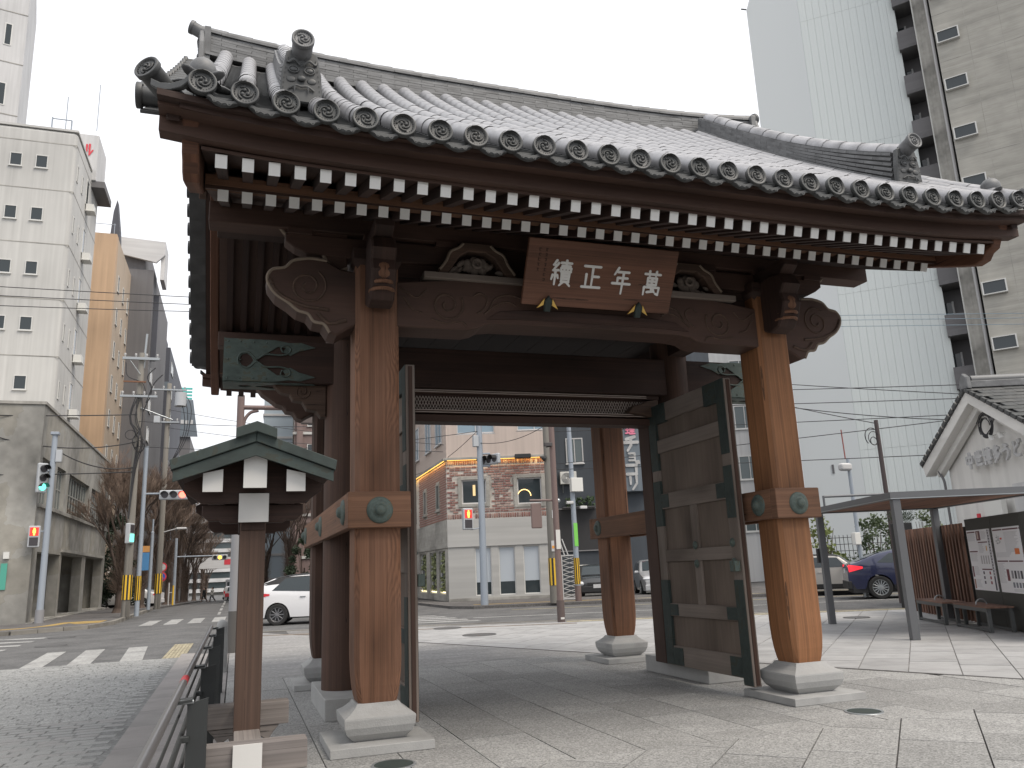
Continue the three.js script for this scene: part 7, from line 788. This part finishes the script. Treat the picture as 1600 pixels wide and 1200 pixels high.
car('sedan_car', 'white parked sedan half hidden behind bare street trees', [-10.2, gh(-52) + 0.09, -52], 2.9, { L: 4.3, W: 1.7, H: 1.45, belt: 0.92, sill: 0.24, r: 0.3, wx: [-1.3, 1.3], top: [[-2.15, 0.9], [-1.6, 1.0], [-1.0, 1.38], [-0.2, 1.45], [0.4, 1.4], [1.1, 0.98], [1.9, 0.86], [2.15, 0.6]], wind: [0.45, 1.05], rear: [-1.55, -1.0], side: [[[-0.95, 0.97], [-0.1, 0.97], [-0.1, 1.34], [-0.75, 1.32]], [[-0.04, 0.97], [0.8, 0.97], [0.35, 1.33], [-0.04, 1.34]]], paint: paintM([0.75, 0.75, 0.75]), head: [0.1, 0.7, 0.2, 0.08], tail: [0.06, 0.8, 0.2, 0.1], mir: 0.7, hand: -0.2 });
{ const o = thing('minibus', 'white minibus with dark windows far along the street', 'bus', [-3.1, gh(-120), -121]); obj('body', b2(-1.6, 1.6, 0.4, 3.0, -3.5, 3.5, 0.15), paintM([0.76, 0.76, 0.77]), o); obj('front_window', b2(-1.35, 1.35, 1.5, 2.6, 3.5, 3.53), Mt.glassD, o); for (const s of [-1, 1]) for (let k = 0; k < 4; k++) obj('side_window', b2(s * 1.605 - 0.01, s * 1.605 + 0.01, 1.6, 2.5, -3.1 + k * 1.6, -1.7 + k * 1.6), Mt.glassD, o); for (const s of [-1, 1]) for (const z of [-2.3, 2.3]) obj('wheel', cyl(0.42, 0.42, 0.25, 0, -0.125, 0, 18).rotateZ(Math.PI / 2).translate(s * 1.45, 0.42, z), Mt.rubber, o); for (const s of [-1, 1]) obj('headlight', bx(0.35, 0.2, 0.05, s * 1.1, 0.9, 3.51, 0.02), MB.white2, o); }
// ---------- people far down the street ----------
function sdfMesh(bones, lo, hi, res, k = 0.05) {
  const mc = new MarchingCubes(res, Mt.black, false, false, 60000); mc.isolation = 0; const half = res / 2, c = [0, 1, 2].map((i) => (lo[i] + hi[i]) / 2), e = Math.max(...[0, 1, 2].map((i) => hi[i] - lo[i])) / 2 * 1.06;
  for (let z = 0; z < res; z++) for (let y = 0; y < res; y++) for (let x = 0; x < res; x++) { const P = [c[0] + (x - half) / half * e, c[1] + (y - half) / half * e, c[2] + (z - half) / half * e]; let d = 9; for (const [a, b, r0, r1] of bones) { const ab = [b[0] - a[0], b[1] - a[1], b[2] - a[2]], ap = [P[0] - a[0], P[1] - a[1], P[2] - a[2]], t = Math.max(0, Math.min(1, (ap[0] * ab[0] + ap[1] * ab[1] + ap[2] * ab[2]) / (ab[0] ** 2 + ab[1] ** 2 + ab[2] ** 2 || 1))), q = Math.hypot(ap[0] - ab[0] * t, ap[1] - ab[1] * t, ap[2] - ab[2] * t) - (r0 + (r1 - r0) * t); const h = Math.max(k - Math.abs(d - q), 0) / k; d = Math.min(d, q) - h * h * k / 4; } mc.field[z * res * res + y * res + x] = -d; }
  mc.update(); const n = mc.count, g = new THREE.BufferGeometry(); g.setAttribute('position', new THREE.BufferAttribute(mc.positionArray.slice(0, n * 3), 3)); g.scale(e, e, e).translate(...c); g.computeVertexNormals(); return g;
}
function walker(label, P, turn, top, legs, skin, hair) {
  const o = thing('person', label, 'person', P, turn), hip = 0.86; // faces +x
  const B = [[[0, 1.5, 0], [0, 1.58, 0], 0.1, 0.105], [[0, 1.38, 0], [0, 1.5, 0], 0.055, 0.06], [[0.02, 1.3, -0.15], [0.02, 1.3, 0.15], 0.08, 0.08], [[0.02, 1.25, 0], [0, 0.95, 0], 0.16, 0.14], [[0, 0.92, -0.08], [0.2, 0.5, -0.09], 0.095, 0.065], [[0.2, 0.5, -0.09], [0.26, 0.08, -0.09], 0.06, 0.042], [[0.26, 0.05, -0.09], [0.42, 0.04, -0.09], 0.045, 0.04], [[0, 0.92, 0.08], [-0.08, 0.5, 0.09], 0.095, 0.065], [[-0.08, 0.5, 0.09], [-0.34, 0.12, 0.09], 0.06, 0.042], [[-0.34, 0.1, 0.09], [-0.24, 0.04, 0.09], 0.045, 0.04], [[0.02, 1.3, -0.2], [-0.12, 1.02, -0.24], 0.055, 0.045], [[-0.12, 1.02, -0.24], [0.02, 0.8, -0.24], 0.042, 0.035], [[0.02, 1.3, 0.2], [0.12, 1.02, 0.24], 0.055, 0.045], [[0.12, 1.02, 0.24], [0.3, 0.86, 0.24], 0.042, 0.035]];
  obj('body', sdfMesh(B, [-0.5, 0, -0.35], [0.5, 1.72, 0.35], 56), skin, o);
  obj('coat', sdfMesh([[[0.02, 1.3, -0.15], [0.02, 1.3, 0.15], 0.1, 0.1], [[0.02, 1.25, 0], [0, 0.8, 0], 0.185, 0.2], [[0.02, 1.3, -0.2], [-0.12, 1.02, -0.24], 0.075, 0.065], [[-0.12, 1.02, -0.24], [0.01, 0.84, -0.24], 0.06, 0.05], [[0.02, 1.3, 0.2], [0.12, 1.02, 0.24], 0.075, 0.065], [[0.12, 1.02, 0.24], [0.26, 0.89, 0.24], 0.06, 0.05]], [-0.4, 0.5, -0.35], [0.45, 1.5, 0.35], 48), top, o);
  obj('trousers', sdfMesh([[[0, 0.92, -0.08], [0.2, 0.5, -0.09], 0.11, 0.08], [[0.2, 0.5, -0.09], [0.255, 0.1, -0.09], 0.078, 0.06], [[0, 0.92, 0.08], [-0.08, 0.5, 0.09], 0.11, 0.08], [[-0.08, 0.5, 0.09], [-0.32, 0.14, 0.09], 0.078, 0.06]], [-0.45, 0.05, -0.3], [0.45, 1.05, 0.3], 48), legs, o);
  obj('hair', sdfMesh([[[-0.03, 1.62, 0], [-0.05, 1.54, 0], 0.105, 0.1]], [-0.25, 1.4, -0.2], [0.2, 1.8, 0.2], 24), hair, o);
  obj('shoes', [bx(0.26, 0.07, 0.1, 0.34, 0.035, -0.09, 0.03), bx(0.2, 0.07, 0.1, -0.3, 0.06, 0.09, 0.03)], Mt.black, o);
}
const skinM = M([0.5, 0.33, 0.25], 0.6);
walker('person in long black coat walking across the distant crossing', [-6.8, gh(-95.5), -95.5], Math.PI, Mt.black, Mt.black, skinM, Mt.black);
walker('person in white top and dark trousers walking across the distant crossing', [-5.9, gh(-95.5), -95.6], Math.PI, M([0.6, 0.58, 0.54], 0.8), M([0.06, 0.06, 0.07], 0.8), skinM, Mt.black);
// ---------- trees and plants ----------
const barkM = M([0.13, 0.10, 0.085], 0.95, { map: T.wood }), twigM = M([0.215, 0.16, 0.125], 0.95), twigM2 = M([0.195, 0.145, 0.12], 0.95);
function bareTree(label, P, h, spread, n, tm) {
  const o = thing('bare_tree', label, 'tree', P, rr(0, 6), 'bare street trees'), limbs = [], tw = [];
  obj('trunk', [rod(V(0, -0.05, 0), V(0.05, h * 0.18, 0.02), h * 0.030, 10, h * 0.024), rod(V(0.05, h * 0.18, 0.02), V(0, h * 0.42, 0), h * 0.024, 10, h * 0.018), lathe([[h * 0.03, 0.25], [h * 0.036, 0.1], [h * 0.045, -0.02]], 10)], barkM, o);
  const twig = (a, b, r) => { const d = b.clone().sub(a), s = V(rr(-1, 1), rr(-1, 1), rr(-1, 1)).cross(d).normalize().multiplyScalar(r), t = s.clone().cross(d).normalize().multiplyScalar(r); tw.push(a.x + s.x, a.y + s.y, a.z + s.z, a.x - s.x, a.y - s.y, a.z - s.z, b.x, b.y, b.z, a.x + t.x, a.y + t.y, a.z + t.z, a.x - t.x, a.y - t.y, a.z - t.z, b.x, b.y, b.z); };
  const grow = (p, d, L, r, dep) => { const e = p.clone().addScaledVector(d, L); if (dep > 1) limbs.push(rod(p, e, r, 5, r * 0.65)); else twig(p, e, Math.max(r * 1.3, 0.009)); if (!dep) return; const k = dep > 2 ? 4 : dep > 1 ? 6 : n; for (let i = 0; i < k; i++) { const t = dep > 2 ? rr(0.5, 1) : rr(0.2, 1), nd = d.clone().add(V(rr(-1, 1), rr(-0.45, 0.95), rr(-1, 1)).multiplyScalar(spread)).normalize(); grow(p.clone().lerp(e, t), nd, L * rr(0.5, 0.75), r * 0.5, dep - 1); } };
  for (let i = 0; i < 5; i++) { const a = i * 1.256 + rr(-0.3, 0.3); grow(V(0, h * rr(0.18, 0.42), 0), V(Math.cos(a) * 0.34, 1, Math.sin(a) * 0.34).normalize(), h * rr(0.34, 0.42), h * 0.011, 4); }
  for (let i = 0; i < 900; i++) { const a = rr(0, 6.28), q = h * 0.012; const p = V(Math.cos(a) * q, h * rr(0.12, 0.5), Math.sin(a) * q); twig(p, p.clone().add(V(Math.cos(a) * rr(0.2, 0.7), rr(0.1, 0.7), Math.sin(a) * rr(0.2, 0.7))), 0.012); }
  obj('limbs', limbs, barkM, o); const g = new THREE.BufferGeometry(); g.setAttribute('position', new THREE.Float32BufferAttribute(tw, 3)); g.computeVertexNormals(); obj('crown', g, tm, o);
}
[['bare street tree with dense brown twigs beside the striped utility pole', -8.7, -35, 7.2], ['bare street tree with thick dark trunk beside round road signs', -8.7, -44.5, 8], ['bare brown street tree beyond the round road signs', -8.8, -56, 8.6], ['bare brown street tree before the far amber signal', -8.9, -68, 10], ['bare reddish street tree farther down the left kerb', -9.1, -82, 10], ['bare reddish street tree near the distant crossing', -9.4, -100, 11]].forEach(([l, x, z, h], i) => bareTree(l, [x, gh(z) + 0.09, z], h, 0.55, i < 3 ? 12 : 9, i % 2 ? twigM2 : twigM));
{ const src = ['bare_tree_002', 'bare_tree_003', 'bare_tree_004'].map((n) => scene.getObjectByName(n)); let q = 0; for (const [x, z, k] of [[-9.9, -116, 1.1], [-9.6, -134, 1.15], [-9.8, -172, 1.2], [-10, -200, 1.3], [-1.2, -118, 1], [-1.3, -136, 1.1], [-1.2, -176, 1.2], [-1.0, -205, 1.2]]) { const t = src[q++ % 3].clone(); t.name = numbered('bare_tree'); t.position.set(x, gh(z) + 0.05, z); t.scale.setScalar(k); t.rotation.y = q * 1.3; t.userData = { label: `bare tree on the far ${x < -5 ? 'pavement side' : 'shopfront side'} of the street ${z > -150 ? 'before' : 'beyond'} the elevated walkway`, category: 'tree', group: 'bare trees far down the street' }; scene.add(t); } }
bareTree('bare street tree on the right kerb before the brown tiled block', [0.2, gh(-50), -50], 8.5, 0.7, 9, twigM2); bareTree('bare street tree on the right kerb before the pale blue glazed block', [-0.7, gh(-72), -72], 9, 0.7, 8, twigM); bareTree('bare street tree on the right kerb before the low shopfront block', [-1.0, gh(-95), -95], 9.5, 0.7, 7, twigM2);
function leafy(name, label, P, h, w, n, size, m, cat = 'shrub') {
  const o = thing(name, label, cat, P), tw = [], st = []; for (let k = 0; k < 5; k++) st.push(rod(V(0, 0, 0), V(rr(-w, w) * 0.5, h * 0.8, rr(-w, w) * 0.5), 0.03, 5, 0.01));
  obj('trunk', [rod(V(0, -0.03, 0), V(0, h * 0.5, 0), h * 0.022, 7, h * 0.012), ...st], barkM, o);
  const cl = []; for (let k = 0; k < 26; k++) { const t = rnd(), a = rr(0, 6.28), q = Math.sqrt(rnd()) * w * (0.55 + 0.6 * Math.sin(Math.PI * Math.min(1, t * 0.9 + 0.15))); cl.push([Math.cos(a) * q, h * (0.15 + 0.8 * t), Math.sin(a) * q, rr(0.16, 0.34) * w]); }
  for (let i = 0; i < n; i++) { const c = cl[(rnd() * cl.length) | 0], d = V(rr(-1, 1), rr(-1, 1), rr(-1, 1)); if (d.length() > 1) { i--; continue; } d.multiplyScalar(c[3]); const p = V(c[0], c[1], c[2]).add(d), A = V(rr(-1, 1), rr(-1, 1), rr(-1, 1)).normalize().multiplyScalar(size * rr(0.6, 1.2)), B = V(rr(-1, 1), rr(-1, 1), rr(-1, 1)).cross(A).normalize().multiplyScalar(size * 0.35); tw.push(p.x, p.y, p.z, p.x + A.x * 0.5 + B.x, p.y + A.y * 0.5 + B.y, p.z + A.z * 0.5 + B.z, p.x + A.x, p.y + A.y, p.z + A.z, p.x, p.y, p.z, p.x + A.x, p.y + A.y, p.z + A.z, p.x + A.x * 0.5 - B.x, p.y + A.y * 0.5 - B.y, p.z + A.z * 0.5 - B.z); }
  const g = new THREE.BufferGeometry(); g.setAttribute('position', new THREE.Float32BufferAttribute(tw, 3)); g.computeVertexNormals(); obj('crown', g, m, o); return o;
}
const leafM = (c) => M(c, 0.8, { phys: 1, transmission: 0.25, side: THREE.DoubleSide });
leafy('evergreen_tree', 'dense dark evergreen tree at the end of the weathered building', [-11.6, gh(-50) + 0.09, -50], 6.2, 1.7, 7000, 0.2, leafM([0.03, 0.05, 0.025]), 'tree'); leafy('evergreen_tree', 'small clipped dark evergreen tree behind the striped pole guards', [-10.4, gh(-48) + 0.09, -48.5], 3.4, 1.3, 4000, 0.16, leafM([0.035, 0.055, 0.03]), 'tree'); leafy('evergreen_tree', 'small green conifer on the right kerb beyond the white hatchback', [0.9, gh(-46), -46], 4.2, 1.0, 3000, 0.16, leafM([0.04, 0.065, 0.03]), 'tree');
leafy('leafy_shrub', 'yellow green leafy shrub behind the beige compact car', [19.7, 0, -18.6], 3.1, 0.9, 900, 0.15, leafM([0.17, 0.21, 0.06])); leafy('climbing_plant', 'dark green climbing plant on the trellis behind parked cars', [21.2, 0, -17.4], 2.9, 1.1, 1800, 0.13, leafM([0.06, 0.09, 0.035])); leafy('leafy_shrub', 'slender sparse shrub beside the trellis behind the shelter', [22.4, 0, -16.0], 3.2, 0.8, 600, 0.14, leafM([0.09, 0.12, 0.05]));
{ const o = thing('trellis', 'dark mesh trellis panel behind the parked cars', 'trellis', [20.2, 0, -18.9], -0.72); for (let k = 0; k < 16; k++) obj('upright', rod(V(k * 0.16, 0, 0), V(k * 0.16, 2.2, 0), 0.012, 4), Mt.iron, o); for (let k = 0; k < 8; k++) obj('bar', rod(V(0, 0.2 + k * 0.27, 0.02), V(2.4, 0.2 + k * 0.27, 0.02), 0.012, 4), Mt.iron, o); }
{ const o = thing('dark_planter', 'black box planter with small pine behind slat screen', 'planter', [13.2, 0, -7.6], -0.35); obj('box', b2(-0.2, 0.2, 0, 2.15, -0.2, 0.2, 0.02), Mt.black, o); const tw = []; for (let i = 0; i < 500; i++) { const p = V(rr(-0.3, 0.3), 2.15 + rr(0, 0.55) * rr(0.2, 1), rr(-0.25, 0.25)), a = V(rr(-0.1, 0.1), rr(0, 0.12), rr(-0.1, 0.1)); tw.push(p.x, p.y, p.z, p.x + a.x, p.y + a.y, p.z + a.z, p.x + a.x + 0.015, p.y + a.y - 0.01, p.z + a.z); } const g = new THREE.BufferGeometry(); g.setAttribute('position', new THREE.Float32BufferAttribute(tw, 3)); g.computeVertexNormals(); obj('foliage', g, leafM([0.04, 0.06, 0.035]), o); }
renderer.render(scene, camera);
